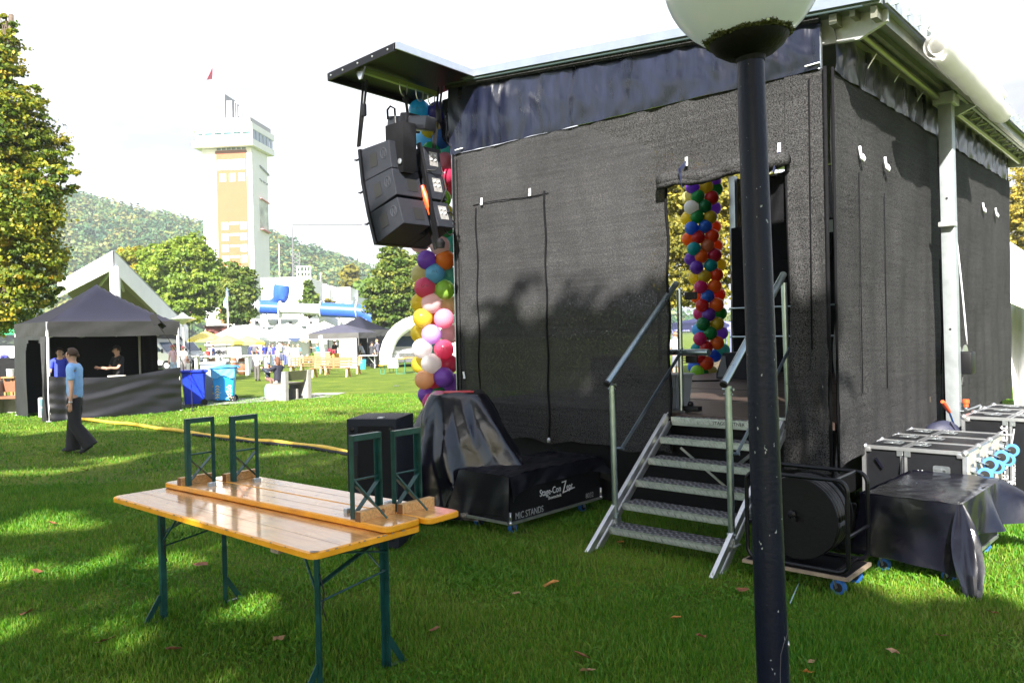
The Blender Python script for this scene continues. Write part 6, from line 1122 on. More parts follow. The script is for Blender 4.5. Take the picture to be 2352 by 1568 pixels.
for k in range(14): y = 580 + 9 * k; m.tube([WY(672, y, CY_), WY(688, y + 9, CY_)], .1, 4); m.tube([WY(688, y, CY_), WY(672, y + 9, CY_)], .1, 4)
m.build('mast', cm, crn, world=True); m = MB(); m.tube([WY(672, 515, CY_), WY(832, 515, CY_)], .2, 4); m.tube([WY(676, 510, CY_), WY(825, 512, CY_)], .05, 4)
for k in range(26): x = 676 + 6 * k; m.tube([WY(x, 515, CY_), WY(x + 3, 511, CY_)], .05, 3); m.tube([WY(x + 3, 511, CY_), WY(x + 6, 515, CY_)], .05, 3)
m.build('jib', cm, crn, world=True); m = MB(); m.tube([WY(676, 516, CY_), WY(665, 475, CY_)], .1, 4); m.tube([WY(672, 516, CY_), WY(638, 528, CY_)], .08, 4); m.tube([WY(824, 512, CY_), WY(822, 478, CY_)], .05, 4); m.build('stay', cm, crn, world=True)
low = thing('brick_house', 'low dark red brick building under the trees', 'house', GX(500, 90)); block(low, 'wall', 468, 530, 750, None, 90, 6, mat('dark_brick', (.16, .05, .04), .8, 0, .2, 3)); block(low, 'roof', 464, 534, 747, 751, 89.8, 7, mat('dark_roof', (.07, .04, .04), .7))
lw = thing('park_wall', 'low pale wall in front of the dark brick house', 'wall', GX(560, 80)); block(lw, 'wall', 523, 600, 758, None, 84, .4, mat('stone_pale', (.55, .52, .48), .8, 0, .1, 2)); block(lw, 'coping', 522, 601, 756, 758, 83.9, .6, conc)
def flagpole(px, pt, Y, lab, flag=None):
    t = thing('flagpole', lab, 'flagpole', GX(px, Y)); m = MB(); m.tube([GX(px, Y), WY(px - .0217 * (770 - pt), pt, Y)], [.07, .045], 7); m.build('pole', white_paint, t, world=True, smooth=True)
    if flag: m = MB(); m.grid(lambda a, b: WY(px - 1 - 8 * a * b - 1.5 * b, pt + 3 + 42 * b - 8 * a, Y) + Vector((0, .3 * math.sin(b * 8 + a * 5), 0)), 5, 10); m.build('flag', flag, t, world=True, smooth='all')
flagpole(524, 665, 70, 'white flagpole with limp pale blue flag beside the green tree', mat('pale_blue_flag', (.45, .6, .75), .8))
flagpole(645, 560, 110, 'thin bare pole in front of the wooded hill beside the tower'); flagpole(739, 626, 112, 'thin bare pole rising from the terraced building roof')

# ================================================================== MARQUEE TENTS
def tent(lab, FL, FR, BL, z0, zv, ze, zp, roofm, valm, legm, sides=(), cat='tent', group=None, peak=1.35, flat=0.0, name='canopy_tent'):
    FL, FR, BL = Vector(FL), Vector(FR), Vector(BL); FL.z = FR.z = BL.z = 0; BR = FR + BL - FL; c = (FL + BR) / 2; t = thing(name, lab, cat, (FL.x, FL.y, z0), 0, group)
    def rf(a, b):
        q = FL + (FR - FL) * a + (BL - FL) * b; d = 1 - max(abs(a - .5), abs(b - .5)) * 2; z = ze + (zp - ze) * (max(0, min(1, d / (1 - flat))) ** peak); return (q.x, q.y, z)
    m = MB(); m.grid(rf, 24, 24); m.build('roof', roofm, t, world=True, smooth=True)
    for a, b in ((FL, FR), (FR, BR), (BR, BL), (BL, FL)):
        n_ = Vector(((b - a).y, -(b - a).x, 0)).normalized(); m = MB()
        m.grid(lambda q, r_: a.lerp(b, q) + n_ * (.012 + .008 * math.sin(q * 13 + r_ * 5)) + Vector((0, 0, ze + .005 + (zv - ze) * r_ - .02 * r_ * math.sin(q * PI))), 20, 5); m.build('valance', valm, t, world=True, smooth='all')
    for p_ in (FL, FR, BR, BL): m = MB(); q = p_.lerp(c, .015); m.box((q.x, q.y, (z0 + ze) / 2), (.05, .05, ze - z0)); m.box((q.x, q.y, z0 + .006), (.12, .12, .012)); m.build('leg', legm, t, world=True)
    m = MB()
    for a, b in ((FL, FR), (FL, BL), (FR, BR), (BL, BR)):
        a, b = a.lerp(c, .02), b.lerp(c, .02); mid = a.lerp(b, .5)
        for p, q in ((a, mid), (mid, b)): m.bar(p + Vector((0, 0, ze - .05)), q + Vector((0, 0, ze - .35)), .02, .02); m.bar(p + Vector((0, 0, ze - .35)), q + Vector((0, 0, ze - .05)), .02, .02)
    m.build('scissor_frame', legm, t, world=True); return t, FL, FR, BL, BR
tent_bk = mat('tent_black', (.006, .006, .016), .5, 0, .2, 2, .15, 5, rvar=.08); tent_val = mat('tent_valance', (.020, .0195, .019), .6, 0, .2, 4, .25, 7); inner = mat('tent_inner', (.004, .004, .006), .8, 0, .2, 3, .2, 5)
e1, e2 = Vector((.70, .714, 0)).normalized(), Vector((-.714, .70, 0)).normalized(); f_ = W(113, 968, 0)
ten, FL, FR, BL, BR = tent('black pointed canopy tent with draped counter on the lawn at left', f_, f_ + e1 * 2.98, f_ + e2 * 2.55, 0, 1.90, 2.24, 3.20, tent_bk, tent_val, white_paint, peak=1.25, group=None)
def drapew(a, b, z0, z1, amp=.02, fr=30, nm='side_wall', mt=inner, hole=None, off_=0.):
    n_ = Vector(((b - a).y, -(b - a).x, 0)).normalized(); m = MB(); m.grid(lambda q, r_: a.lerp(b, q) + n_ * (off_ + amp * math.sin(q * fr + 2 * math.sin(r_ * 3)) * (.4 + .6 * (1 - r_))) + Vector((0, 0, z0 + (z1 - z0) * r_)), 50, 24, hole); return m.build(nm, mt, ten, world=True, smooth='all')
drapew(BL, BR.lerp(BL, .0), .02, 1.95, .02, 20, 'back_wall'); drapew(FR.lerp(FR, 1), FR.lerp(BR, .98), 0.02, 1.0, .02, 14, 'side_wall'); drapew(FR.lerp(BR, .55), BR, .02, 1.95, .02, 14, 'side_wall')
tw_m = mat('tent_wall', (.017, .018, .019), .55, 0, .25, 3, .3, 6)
def arch(q, r_): 
    x = (q - .62) / .26; return (abs(x) < 1 and r_ < .78 + .2 * math.sqrt(max(0, 1 - x * x)) and r_ < .97) 
drapew(BL, FL, .0, 1.92, .02, 12, 'arched_wall', tw_m, arch, .02)
m = MB(); sd = FL + Vector((0, 0, 0)); m.grid(lambda a, b: FL - e1 * .03 + e2 * (.02 + .34 * a * (.35 + .65 * abs(b - .45) * 1.4)) - e1 * (.05 * math.sin(a * 14 + b * 4)) + Vector((0, 0, 1.9 * b)), 20, 30); m.build('gathered_curtain', tw_m, ten, world=True, smooth='all')
def counter(q, r_):
    top = 1.02 - .13 * math.sin(q * PI) * (1 - .3 * q) + .07 * q; z = .0 + (top + .0) * r_; bul = .22 * math.sin(q * PI) * (.6 + .4 * (1 - r_)) + .016 * math.sin(r_ * 15 + 2.6 * math.sin(q * 3 + 1) - q * 5) * (.4 + .6 * math.sin(q * PI)) + .014 * math.sin(r_ * 27 - 4 * q + 2 * math.sin(q * 7)) * (.3 + .7 * nz(q * 5, r_ * 4)) + .02 * math.sin(q * 40) * (q < .12)
    return FL.lerp(FR, q) + Vector((e1.y, -e1.x, 0)) * (.02 + bul) + Vector((0, 0, z))
m = MB(); m.grid(counter, 70, 44); m.build('counter_drape', mat('counter_cloth', (.009, .009, .011), .45, 0, .2, 3, .15, 8, rvar=.1), ten, world=True, smooth='all')
m = MB(); cm_ = (FL + FR) / 2 + e2 * .35; m.bar(FL.lerp(FR, .06) + e2 * .38 + Vector((0, 0, .86)), FL.lerp(FR, .94) + e2 * .38 + Vector((0, 0, .86)), .5, .03); tag(m.build('counter_table', inner, world=True), 'dark table top behind the draped counter of the black tent', 'table')
m = MB(); q = FL.lerp(FR, .52) + e2 * .25 + Vector((0, 0, .915)); m.box(q, (.32, .3, .07), Matrix.Rotation(.8, 3, 'Z'), .01); tag(m.build('cash_tray', mat('cream_plastic', (.6, .58, .5), .5), world=True), 'flat cream tray on the counter of the black tent', 'tray')
cb = thing('cool_box', 'turquoise and white box on the ground inside the black tent doorway', 'box', W(90, 950, 0)); q = FL.lerp(BL, .42) + e1 * .35; m = MB(); m.box(q + Vector((0, 0, .24)), (.4, .35, .42), Matrix.Rotation(.8, 3, 'Z'), .01); m.build('panel', mat('turquoise', (.04, .32, .42), .5), cb, world=True); m = MB()
for sx_ in (-1, 1):
    for sy_ in (-1, 1): m.box(q + Matrix.Rotation(.8, 3, 'Z') @ Vector((.2 * sx_, .175 * sy_, 0)) + Vector((0, 0, .24)), (.05, .05, .44), Matrix.Rotation(.8, 3, 'Z'))
for z in (.03, .25, .46): m.box(q + Vector((0, 0, z)), (.42, .37, .03), Matrix.Rotation(.8, 3, 'Z'))
m.build('frame', white_paint, cb, world=True)
# guy strap and lamp by the tent
gs = thing('tent_guy', 'black guy strap with buckle running from the tent corner down to a peg', 'guy rope', W(440, 944, 0)); a_, b_ = WY(345, 722, 18.2), WY(421, 836, 18.9); m = MB(); m.tube([a_, WY(385, 775, 18.5), b_, G(424, 900)], .008, 5); m.build('webbing', rubber, gs, world=True); m = MB(); m.bar(WY(352, 728, 18.2), WY(378, 752, 18.4), .12, .03, (0, 1, 0), .01); m.bar(WY(350, 722, 18.2), WY(362, 745, 18.2), .16, .02, (0, 1, 0)); m.build('buckle', black_plastic, gs, world=True)
m = MB(); m.tube([G(442, 945), WY(438, 860, 21), WY(434, 742, 21)], .011, 5); m.lathe([(.03, 0), (.03, .04)], 8, G(442, 945)); m.build('pole_rope', rubber, gs, world=True)
ml = thing('disc_lamp', 'park lamp with flat grey disc head beyond the black tent', 'street lamp', GX(421, 44)); m = MB(); m.tube([GX(424, 44), WY(419, 728, 44)], .05, 8); m.build('pole', alu_matt, ml, world=True); m = MB(); m.lathe([(.02, .35), (.3, .12), (.68, .0), (.6, -.08), (.2, -.2), (.1, -.3)], 20, WY(420, 732, 44)); m.build('lamp_head', alu_matt, ml, world=True, smooth=True)

# dark tents in the middle, white tents, umbrellas
gtent = mat('tent_dark_grey', (.05, .05, .075), .6, 0, .1, 2); gval = mat('tent_grey_valance', (.085, .083, .08), .7, 0, .1, 2); wten = mat('tent_white', (.76, .76, .76), .7, 0, .03, 1)
a_ = GX(708, 52.5); b_ = GX(824, 50.5); t2, *_c = tent('front dark grey canopy tent with wooden bar under it', a_, b_, a_ + Vector((.6, 3., 0)), gz(51), gz(51) + 1.9, gz(51) + 2.25, WY(781, 744, 53).z, gtent, gval, gval, peak=.9)
a2 = GX(752, 56.5); b2 = GX(844, 55); t3, A3, B3, C3, D3 = tent('taller pointed dark canopy tent with black walls right behind the front one', a2, b2, a2 + Vector((1.2, 3, 0)), gz(56), gz(56) + 2.05, gz(56) + 2.5, WY(801, 726, 57).z, tent_bk, gval, gval, peak=1.3)
for (p, q) in ((B3, D3), (C3, D3)): m = MB(); m.grid(lambda a, b: p.lerp(q, a) + Vector((0, .03 * math.sin(a * 20), gz(56) + 2.1 * b)), 16, 4); m.build('side_wall', inner, t3, world=True, smooth='all')
pn = thing('partition_board', 'tall white partition board at the corner of the front dark tent', 'partition', GX(793, 50)); m = MB(); p0, p1 = GX(780, 50), GX(819, 49.8); m.bar(p0.lerp(p1, 0) + Vector((0, 0, .95)), p1 + Vector((0, 0, .95)), .06, 1.85); m.build('board', white_paint, pn, world=True)
m = MB(); m.bar(p0 + Vector((0, -.04, .3)), p1 + Vector((0, -.04, .3)), .02, .03); m.bar(p0 + Vector((0, -.04, .5)), p1 + Vector((0, -.04, .5)), .02, .03); m.build('batten', alu_matt, pn, world=True)
m = MB(); m.grid(lambda a, b: WY(845 + 5 * b * a, 768 + 60 * b, 52 + a) , 3, 8); 
for i, (px, w_, pt, Y, lab) in enumerate(((534, 62, 748, 66, 'white flat topped marquee roof behind the yellow parasols'), (636, 72, 742, 68, 'large white pointed marquee between the flat topped one and the orange marked one'), (722, 60, 738, 66, 'white pointed marquee with orange patch beside the dark tents'))):
    a_, b_ = GX(px - w_, Y), GX(px + w_, Y); t_, *_d = tent(lab, a_, b_, a_ + Vector((.5, 5., 0)), gz(Y), gz(Y) + 1.95, gz(Y) + 2.25, WY(px, pt, Y + 2.5).z, wten, wten, white_paint, peak=1.1, flat=(.3 if i == 0 else 0.), group='white marquees in the middle distance')
    if i == 2: m = MB(); c_ = WY(706, 778, Y - .06); m.poly([WY(691, 784, Y - .15), WY(711, 784, Y - .15), WY(709, 776, Y - .02), WY(705, 772, Y + .2), WY(697, 774, Y + .1)]); m.build('orange_patch', mat('orange_print', (.75, .35, .1), .7), t_, world=True)
nv = thing('navy_sail', 'navy blue cloth triangle between two white marquees', 'cloth', WY(678, 780, 64)); m = MB(); m.poly([WY(655, 776, 65), WY(695, 775, 65), WY(679, 786, 64)]); m.build('cloth', mat('navy_cloth', (.04, .06, .12), .8), nv, world=True, solid=.02)
yel = mat('parasol_yellow', (.72, .58, .12), .7, 0, .12, 2)
def parasol(px, pt, pe, w_, Y, lab, mt=yel, gr='yellow parasols in the middle distance'):
    b = GX(px, Y); t = thing('parasol', lab, 'parasol', b, 0, gr); ztop, ze_ = WY(px, pt, Y).z, WY(px, pe, Y).z; r_ = w_ * Y / F; m = MB(); n = 8
    vs = [(b.x, b.y, ztop)] + [(b.x + r_ * .55 * math.cos(2 * PI * k / n), b.y + r_ * .55 * math.sin(2 * PI * k / n), ze_ + (ztop - ze_) * .5) for k in range(n)] + [(b.x + r_ * math.cos(2 * PI * k / n), b.y + r_ * math.sin(2 * PI * k / n), ze_) for k in range(n)] + [(b.x + r_ * math.cos(2 * PI * k / n), b.y + r_ * math.sin(2 * PI * k / n), ze_ - .16) for k in range(n)]
    fs = [(0, 1 + k, 1 + (k + 1) % n) for k in range(n)] + [(1 + k + n * j, 1 + k + n * (j + 1), 1 + (k + 1) % n + n * (j + 1), 1 + (k + 1) % n + n * j) for j in range(2) for k in range(n)]
    m.add(vs, fs); m.build('canopy', mt, t, world=True); m = MB(); m.tube([b, (b.x, b.y, ztop + .1)], .03, 6); m.build('pole', alu_matt, t, world=True)
    m = MB()
    for k in range(n): m.tube([(b.x, b.y, ztop - .1), vs[1 + n + k]], .012, 4)
    m.build('ribs', alu_matt, t, world=True); m = MB(); m.lathe([(.3, 0), (.3, .05), (.06, .12)], 12, b); m.build('base', rubber, t, world=True)
parasol(472, 760, 778, 42, 46, 'left yellow parasol beside the white van'); parasol(520, 768, 784, 38, 45, 'middle yellow parasol over the high tables'); parasol(568, 770, 786, 40, 47, 'right yellow parasol beside the standing group')
# booth with script lettering
bo = thing('sales_booth', 'grey white booth with handwritten sign behind the yellow parasols', 'booth', GX(510, 58)); block(bo, 'wall', 470, 550, 792, None, 58, 2.2, mat('booth_grey', (.5, .5, .52), .7)); block(bo, 'roof', 468, 552, 789, 793, 57.8, 2.6, white_paint)
m = MB(); 
for k in range(9): m.tube([WY(488 + 3.4 * k, 812 + 2 * math.sin(k * 2), 57.9), WY(489.5 + 3.4 * k, 803 + 3 * math.sin(k * 1.3), 57.9), WY(491 + 3.4 * k, 812, 57.9)], .03, 4)
m.build('script_sign', rubber, bo, world=True)
# dark-shirt bar under the front tent, white boards, bin
br = thing('wooden_bar', 'orange wooden bar counter with bottles under the dark tent', 'bar', GX(740, 52)); wood_o = mat('bar_wood', (.5, .25, .1), .6, 0, .1, 2); p0, p1 = GX(723, 51.5), GX(758, 51.5); m = MB(); m.bar(p0 + Vector((0, 0, .5)), p1 + Vector((0, 0, .5)), .5, 1.0); m.build('counter', wood_o, br, world=True); m = MB(); m.bar(p0 + Vector((0, 0, 1.03)), p1 + Vector((0, 0, 1.03)), .6, .05); m.build('worktop', mat('pale_wood', (.65, .48, .28), .5), br, world=True)
p0, p1 = GX(758, 51.8), GX(772, 52.6); m = MB(); m.bar(p0 + Vector((0, 0, .5)), p1 + Vector((0, 0, .5)), .5, .9); m.build('counter', mat('bar_shelf', (.6, .36, .08), .6), br, world=True)
for k in range(9): m = MB(); q = GX(750 + 2.6 * k, 51.7) + Vector((0, 0, 1.05 - .1 * (k > 3))); m.lathe([(.04, 0), (.04, .16), (.015, .22), (.015, .28)], 8, q); tag(m.build('bottle', pmat('bottle_a' if k % 2 else 'bottle_b', (.25, .02, .03) if k % 2 else (.03, .03, .06), .3), world=True, smooth=True), ('dark red', 'near black')[1 - k % 2] + ' bottle on the wooden bar, %s from its left end' % ('first second third fourth fifth sixth seventh eighth ninth'.split()[k]), 'bottle', 'bottles on the wooden bar')
fgw = thing('work_table', 'white folding table at the right leg of the dark tents', 'table', GX(858, 50)); p0, p1 = GX(826, 49), GX(862, 49.5); m = MB(); m.bar(p0 + Vector((0, 0, .8)), p1 + Vector((0, 0, .8)), .6, .04); m.build('top', white_paint, fgw, world=True)
for q in (p0.lerp(p1, .08), p0.lerp(p1, .92)): m = MB(); m.bar(q + Vector((0, 0, 0)), q + Vector((0, 0, .8)), .05, .05); m.build('leg', alu_matt, fgw, world=True)
m = MB(); m.bar(p1 + Vector((0, 0, .15)), p0.lerp(p1, .5) + Vector((0, 0, .75)), .04, .04); m.build('brace', alu_matt, fgw, world=True)
m = MB(); m.lathe([(.17, 0), (.21, .55), (.22, .58)], 16, GX(832, 48)); tag(m.build('tub', mat('cyan_plastic', (.05, .48, .65), .4), world=True, smooth=True), 'turquoise round tub under the white folding table', 'tub')
# inflatable arch and the van in it
ia = thing('inflatable_arch', 'white inflatable arch tent around the white van', 'inflatable tent', GX(930, 50)); m = MB(); Yi = 50; arcp = [WY(969 - 84 * math.cos(k / 14 * PI), 838 - 100 * math.sin(k / 14 * PI) ** .85, Yi) for k in range(15)]
m.tube(arcp, .42, 14); m.build('arch_tube', white_paint, ia, world=True, smooth='all'); m = MB(); m.grid(lambda a, b: WY(969 - 76 * math.cos(a * PI), 838 - 92 * math.sin(a * PI) ** .85, Yi + .2 + 3.0 * b), 24, 5); m.build('shell', mat('arch_fabric', (.66, .63, .58), .8), ia, world=True, smooth='all')
m = MB(); m.poly([WY(905, 765, Yi + 3), WY(925, 765, Yi + 3), WY(930, 775, Yi + 3), WY(900, 776, Yi + 3)]); m.build('blue_print', mat('print_blue', (.15, .42, .6), .7), ia, world=True); m = MB(); q = GX(893, 49.5); m.box(q + Vector((.25, 0, .3)), (.62, .5, .62)); m.poly([q + Vector((.05, -.26, .2)), q + Vector((.45, -.26, .2)), q + Vector((.45, -.26, .4)), q + Vector((.25, -.26, .6)), q + Vector((.05, -.26, .35))]); m.build('anchor_box', white_paint, ia, world=True)
def van(lab, base, rz, sc=1., front=True):
    t = thing('van', lab, 'van', base, rz); s = sc; wp = mat('van_white', (.78, .78, .77), .3, 0, .02, 1, coat=.6)   # x = forwards, length along -x
    prof = [(0, .35), (.05, .85), (.35, 1.08), (.95, 1.22), (1.55, 1.95), (1.9, 2.18), (2.5, 2.25), (5.2, 2.25), (5.3, 2.1), (5.3, .35)]
    m = MB(); m.prism([(-x, z) for x, z in prof][::-1], -.95, .95, Matrix(((1, 0, 0, 0), (0, 0, 1, 0), (0, 1, 0, 0), (0, 0, 0, 1)))); b = m.build('body', wp, t); md = b.modifiers.new('soft', 'BEVEL'); md.width = .09; md.segments = 3
    gl_ = mat('van_glass', (.03, .06, .12), .08, 0, .1, 3); m = MB(); m.add([(-.98, -.78, 1.27), (-.98, .78, 1.27), (-1.53, .70, 1.93), (-1.53, -.70, 1.93)], [(0, 1, 2, 3)]); m.xf(Matrix.Translation((.03, 0, .02))).build('windscreen', gl_, t)
    for y in (-.96, .96): m = MB(); m.poly([(-1.15, y, 1.3), (-1.65, y, 1.85), (-2.2, y, 1.9), (-2.2, y, 1.25)]); m.build('side_window', gl_, t, solid=.01)
    m = MB(); m.box((.0, 0, .78), (.04, 1.1, .26)); m.build('grille', black_plastic, t); m = MB()
    for k in range(4): m.box((.03, 0, .69 + .06 * k), (.02, 1.15, .018))
    m.build('chrome_bars', alu, t); m = MB(); m.box((-.02, 0, .42), (.12, 1.84, .24), None, .03); m.build('bumper', mat('bumper_grey', (.09, .09, .1), .6), t)
    for y in (-.72, .72): m = MB(); m.box((-.06, y, .92), (.12, .3, .2), None, .04); m.build('headlight', mat('headlight', (.55, .58, .6), .15, .3), t)
    for y in (-1.05, 1.05): m = MB(); m.box((-1.1, y, 1.35), (.1, .16, .28), None, .04); m.build('mirror', black_plastic, t)
    for x in (-.85, -4.3):
        for y in (-.86, .86): m = MB(); m.lathe([(.2, -.1), (.34, -.1), (.34, .1), (.2, .1)], 18, (x, y, .34), yr); w_ = m.build('wheel', rubber, t, smooth=True); m = MB(); m.lathe([(.01, -.105), (.2, -.1), (.2, .1), (.01, .105)], 12, (x, y, .34), yr); m.build('rim', alu_matt, w_)
    t.scale = (sc,) * 3; return t
v0 = GX(935, 50.5); van('white van facing the camera inside the inflatable arch', v0, R(-84)); van('white van in side view behind the left yellow parasol', GX(474, 62), R(-8))
van('white food van with open counter seen through the right side of the black tent', GX(424, 56), R(-6))
# beer table set with green legs beside the arch
def small_set(lab, c, rz, L, Wd, H, cat, group=None, nm='beer_table'):
    t = thing(nm, lab, cat, c, rz, group); m = MB(); m.box((0, 0, H - .015), (L, Wd, .03), None, .006); m.build('board', edge_m, t)
    for x in (-L * .36, L * .36):
        m = MB()
        for y in (-Wd * .38, Wd * .38): m.box((x, y, H / 2 - .01), (.04, .02, H - .03))
        m.bar((x, -Wd * .38, H * .75), (x, Wd * .38, H * .95), .01, .03, (1, 0, 0)); m.bar((x, -Wd * .38, H * .95), (x, Wd * .38, H * .75), .01, .03, (1, 0, 0)); m.box((x, 0, .015), (.04, Wd * .9, .02)); m.build('leg_frame', mat('bright_green_paint', (.03, .22, .16), .4), t)
    return t
q = G(917, 857); small_set('small orange beer table with green legs in front of the van', q + Vector((.3, 0, 0)), R(80), 1.9, .55, .77, 'table'); small_set('orange bench with green legs left of the small beer table', q + Vector((-.62, .1, 0)), R(80), 1.9, .25, .46, 'bench', nm='beer_bench'); small_set('orange bench with green legs right of the small beer table beside the balloons', q + Vector((1.1, .1, 0)), R(80), 1.9, .25, .46, 'bench', nm='beer_bench')

# ================================================================== PARK FURNITURE
wb_m = mat('bench_wood', (.24, .13, .055), .6, 0, .12, 3); wleg = mat('bench_leg_wood', (.5, .26, .12), .6)
def park_bench(lab, c, rz, L=2.4):
    t = thing('park_bench', lab, 'bench', c, rz, 'wooden slatted park benches')
    m = MB()
    for k in range(3): m.box((0, -.30 + .13 * k, .44), (L, .11, .03))
    m.build('seat', wb_m, t); m = MB()
    for k in range(3): m.box((0, .12 + .03 * k, .56 + .13 * k), (L, .03, .065))
    m.build('backrest', wb_m, t)
    for x in (-L * .42, L * .42): m = MB(); m.bar((x, -.25, .42), (x, -.36, 0), .07, .08, (1, 0, 0)); m.bar((x, .22, .86), (x, .06, .3), .06, .07, (1, 0, 0)); m.bar((x, .02, .42), (x, .26, 0), .07, .09, (1, 0, 0)); m.bar((x, -.3, .4), (x, .12, .4), .05, .06, (1, 0, 0)); m.build('leg', wleg, t)
    return t
pb0 = park_bench('wooden slatted bench on the sunlit lawn, nearest of the right pair before the dark tents', G(762, 866) + Vector((0, 0, 0)), R(-4), 1.9); 
dup(pb0, G(762, 862) + Vector((.35, 1.0, 0)), R(-3), 'wooden slatted bench just behind the nearest one before the dark tents'); dup(pb0, G(700, 860) + Vector((0, .6, 0)), R(-5), 'wooden slatted bench directly right of the seated person with cap child'); dup(pb0, G(718, 852) + Vector((0, .8, 0)), R(-2), 'farthest wooden slatted bench before the grey post')
lg_ = thing('grey_post', 'leaning grey metal post standing behind the wooden benches', 'post', GX(742, 44)); m = MB(); m.bar(GX(745, 44), WY(736, 770, 44), .22, .12); m.build('post', alu_matt, lg_, world=True); m = MB(); m.bar(GX(748, 44.1), WY(740, 771, 44.1), .03, .15); m.build('trim', white_paint, lg_, world=True)
# concrete bench with dark slats
cb0 = G(612, 919); cbx = G(655, 921); cbe = (G(714, 912) - cbx).normalized(); cby = Vector((-cbe.y, cbe.x, 0)); concm = mat('bench_concrete', (.26, .25, .23), .85, 0, .2, 5, .2, 30)
cbn = thing('concrete_bench', 'park bench with white concrete sides and dark wooden slats on the lawn', 'bench', cbx); dxx = (cb0 - cbx); dl = dxx.length; dxx.normalize(); Lb = 1.55; far = G(714, 914) - cbx; far = far
def P3(a, b, z): return cbx + dxx * a + far * b + Vector((0, 0, z))
def slab(m, pts, thick):   # polygon in (a,z) extruded along far direction by thick (fraction)
    n = len(pts); vs = [P3(a, b, z) for b in thick for a, z in pts]; return m.add(vs, [tuple(range(n)), tuple(range(2 * n - 1, n - 1, -1))] + [(i, n + i, n + (i + 1) % n, (i + 1) % n) for i in range(n)])
for b0 in (0., .88): m = MB(); slab(m, [(0, 0), (dl, 0), (dl, .46), (.17, .46), (.12, .82), (-.03, .82), (-.02, 0)], (b0, b0 + .12)); m.build('concrete_side', concm, cbn, world=True)
m = MB(); slab(m, [(.16, .43), (dl * .98, .43), (dl * .98, .475), (.16, .475)], (.12, .88)); m.build('seat', mat('slat_dark', (.12, .10, .07), .5, 0, .2, 4), cbn, world=True)
m = MB(); slab(m, [(.05, .55), (.1, .55), (.05, .82), (.0, .82)], (.10, .9)); m.build('backrest', mat('slat_olive', (.09, .09, .05), .45), cbn, world=True)
m = MB(); slab(m, [(.1, .0), (dl * .9, .0), (dl * .9, .3), (.1, .3)], (.55, .6)); m.build('inner_wall', concm, cbn, world=True)
# bench at the left edge
lb = thing('concrete_bench', 'park bench with brown slats and concrete sides at the left edge beside the black tent', 'bench', G(10, 952)); q = G(8, 952); m = MB(); m.box(q + Vector((-.32, .2, .42)), (.12, .5, .84)); m.box(q + Vector((-.05, .5, .22)), (.9, .1, .44)); m.build('concrete_side', concm, lb, world=True); m = MB(); m.box(q + Vector((.15, .45, .67)), (.95, .05, .26)); m.build('backrest', mat('slat_brown', (.2, .08, .04), .5), lb, world=True); m = MB(); m.box(q + Vector((.15, .15, .42)), (.9, .4, .05)); m.build('seat', MATS['slat_brown'], lb, world=True)
# wheeled bins
def bin_(lab, c, rz, H, w_, col, lid=True, deco=False, nm='wheeled_bin'):
    t = thing(nm, lab, 'bin', c, rz); m = MB(); hb = [(-w_ * .40, -w_ * .40), (w_ * .40, -w_ * .40), (w_ * .40, w_ * .40), (-w_ * .40, w_ * .40)]
    vs = [(x * k, y * k, z) for z, k in ((.06, .88), (H * .9, 1.12), (H * .9, 1.2), (H * .96, 1.22)) for x, y in hb]; m.add(vs, [(0, 3, 2, 1)] + [(4 * r_ + i, 4 * r_ + (i + 1) % 4, 4 * r_ + 4 + (i + 1) % 4, 4 * r_ + 4 + i) for r_ in range(3) for i in range(4)]); b = m.build('body', col, t); md = b.modifiers.new('soft', 'BEVEL'); md.width = .02; md.segments = 2
    for y in (-.2, .2): m = MB(); m.lathe([(.02, -.03), (.09, -.03), (.09, .03), (.02, .03)], 14, (w_ * .36, y * w_ / .6, .09), yr); m.build('wheel', rubber, t)
    if lid: m = MB(); m.grid(lambda a, b_: ((a - .5) * w_ * 1.12, (b_ - .5) * w_ * 1.1, H * .97 + .05 * math.sin(a * PI) * math.sin(b_ * PI) + .04 * a), 8, 8); m.build('lid', col, t, smooth='all', solid=.02); m = MB(); m.box((w_ * .58, 0, H * .98), (.05, w_ * .7, .04), None, .01); m.build('handle', col, t)
    return t
blue_b = mat('bin_blue', (.01, .035, .62), .38, 0, .05, 3); cyan_b = mat('bin_cyan', (.015, .33, .78), .38, 0, .08, 3)
g1 = G(446, 931); b1 = bin_('open deep blue wheeled bin beside the black tent', g1, R(25), .98, .66, blue_b, lid=False); m = MB(); m.box((.0, 0, .93), (.70, .70, .06), None, .02); m.build('rim', blue_b, b1)
g2 = G(517, 922); b2 = bin_('light blue wheeled bin with yellow printed stickers on the lawn', g2, R(12), .98, .66, cyan_b)
yl = mat('sticker_yellow', (.75, .62, .15), .6); wt = mat('sticker_white', (.65, .75, .8), .6); Mf = frame(MW[b2.name] @ Vector((0, -.285, 0)), MW[b2.name].to_3x3().col[0], (0, .07, 1))
for x in (-.16, .16):
    m = MB(); m.box((x, .60, .012), (.085, .12, .004)); 
    for k in range(5): yy = .44 - .075 * k; m.prism([(x - .055, yy), (x, yy + .045), (x + .055, yy), (x + .055, yy - .028), (x, yy + .018), (x - .055, yy - .028)], .010, .014)
    m.xf(Mf).build('sticker', yl, b2, world=True); m = MB()
    for k in range(26): m.box((x + random.uniform(-.1, .1), random.uniform(.05, .72), .011), (random.uniform(.008, .02), random.uniform(.008, .03), .003))
    m.xf(Mf).build('splash_print', wt, b2, world=True); text('!5' if False else 'B', .09, rubber, b2, Mf @ Matrix.Translation((x - .03, .57, .016)), .001)
m = MB(); m.grid(lambda a, b: ((a - .5) * .62, -.34 + .012 * math.sin(a * 20 + b * 6), .93 - .22 * b * (1 + .2 * math.sin(a * 9))), 14, 6); m.build('bin_liner', mat('liner_blue', (.12, .4, .7), .2), b2, smooth='all')
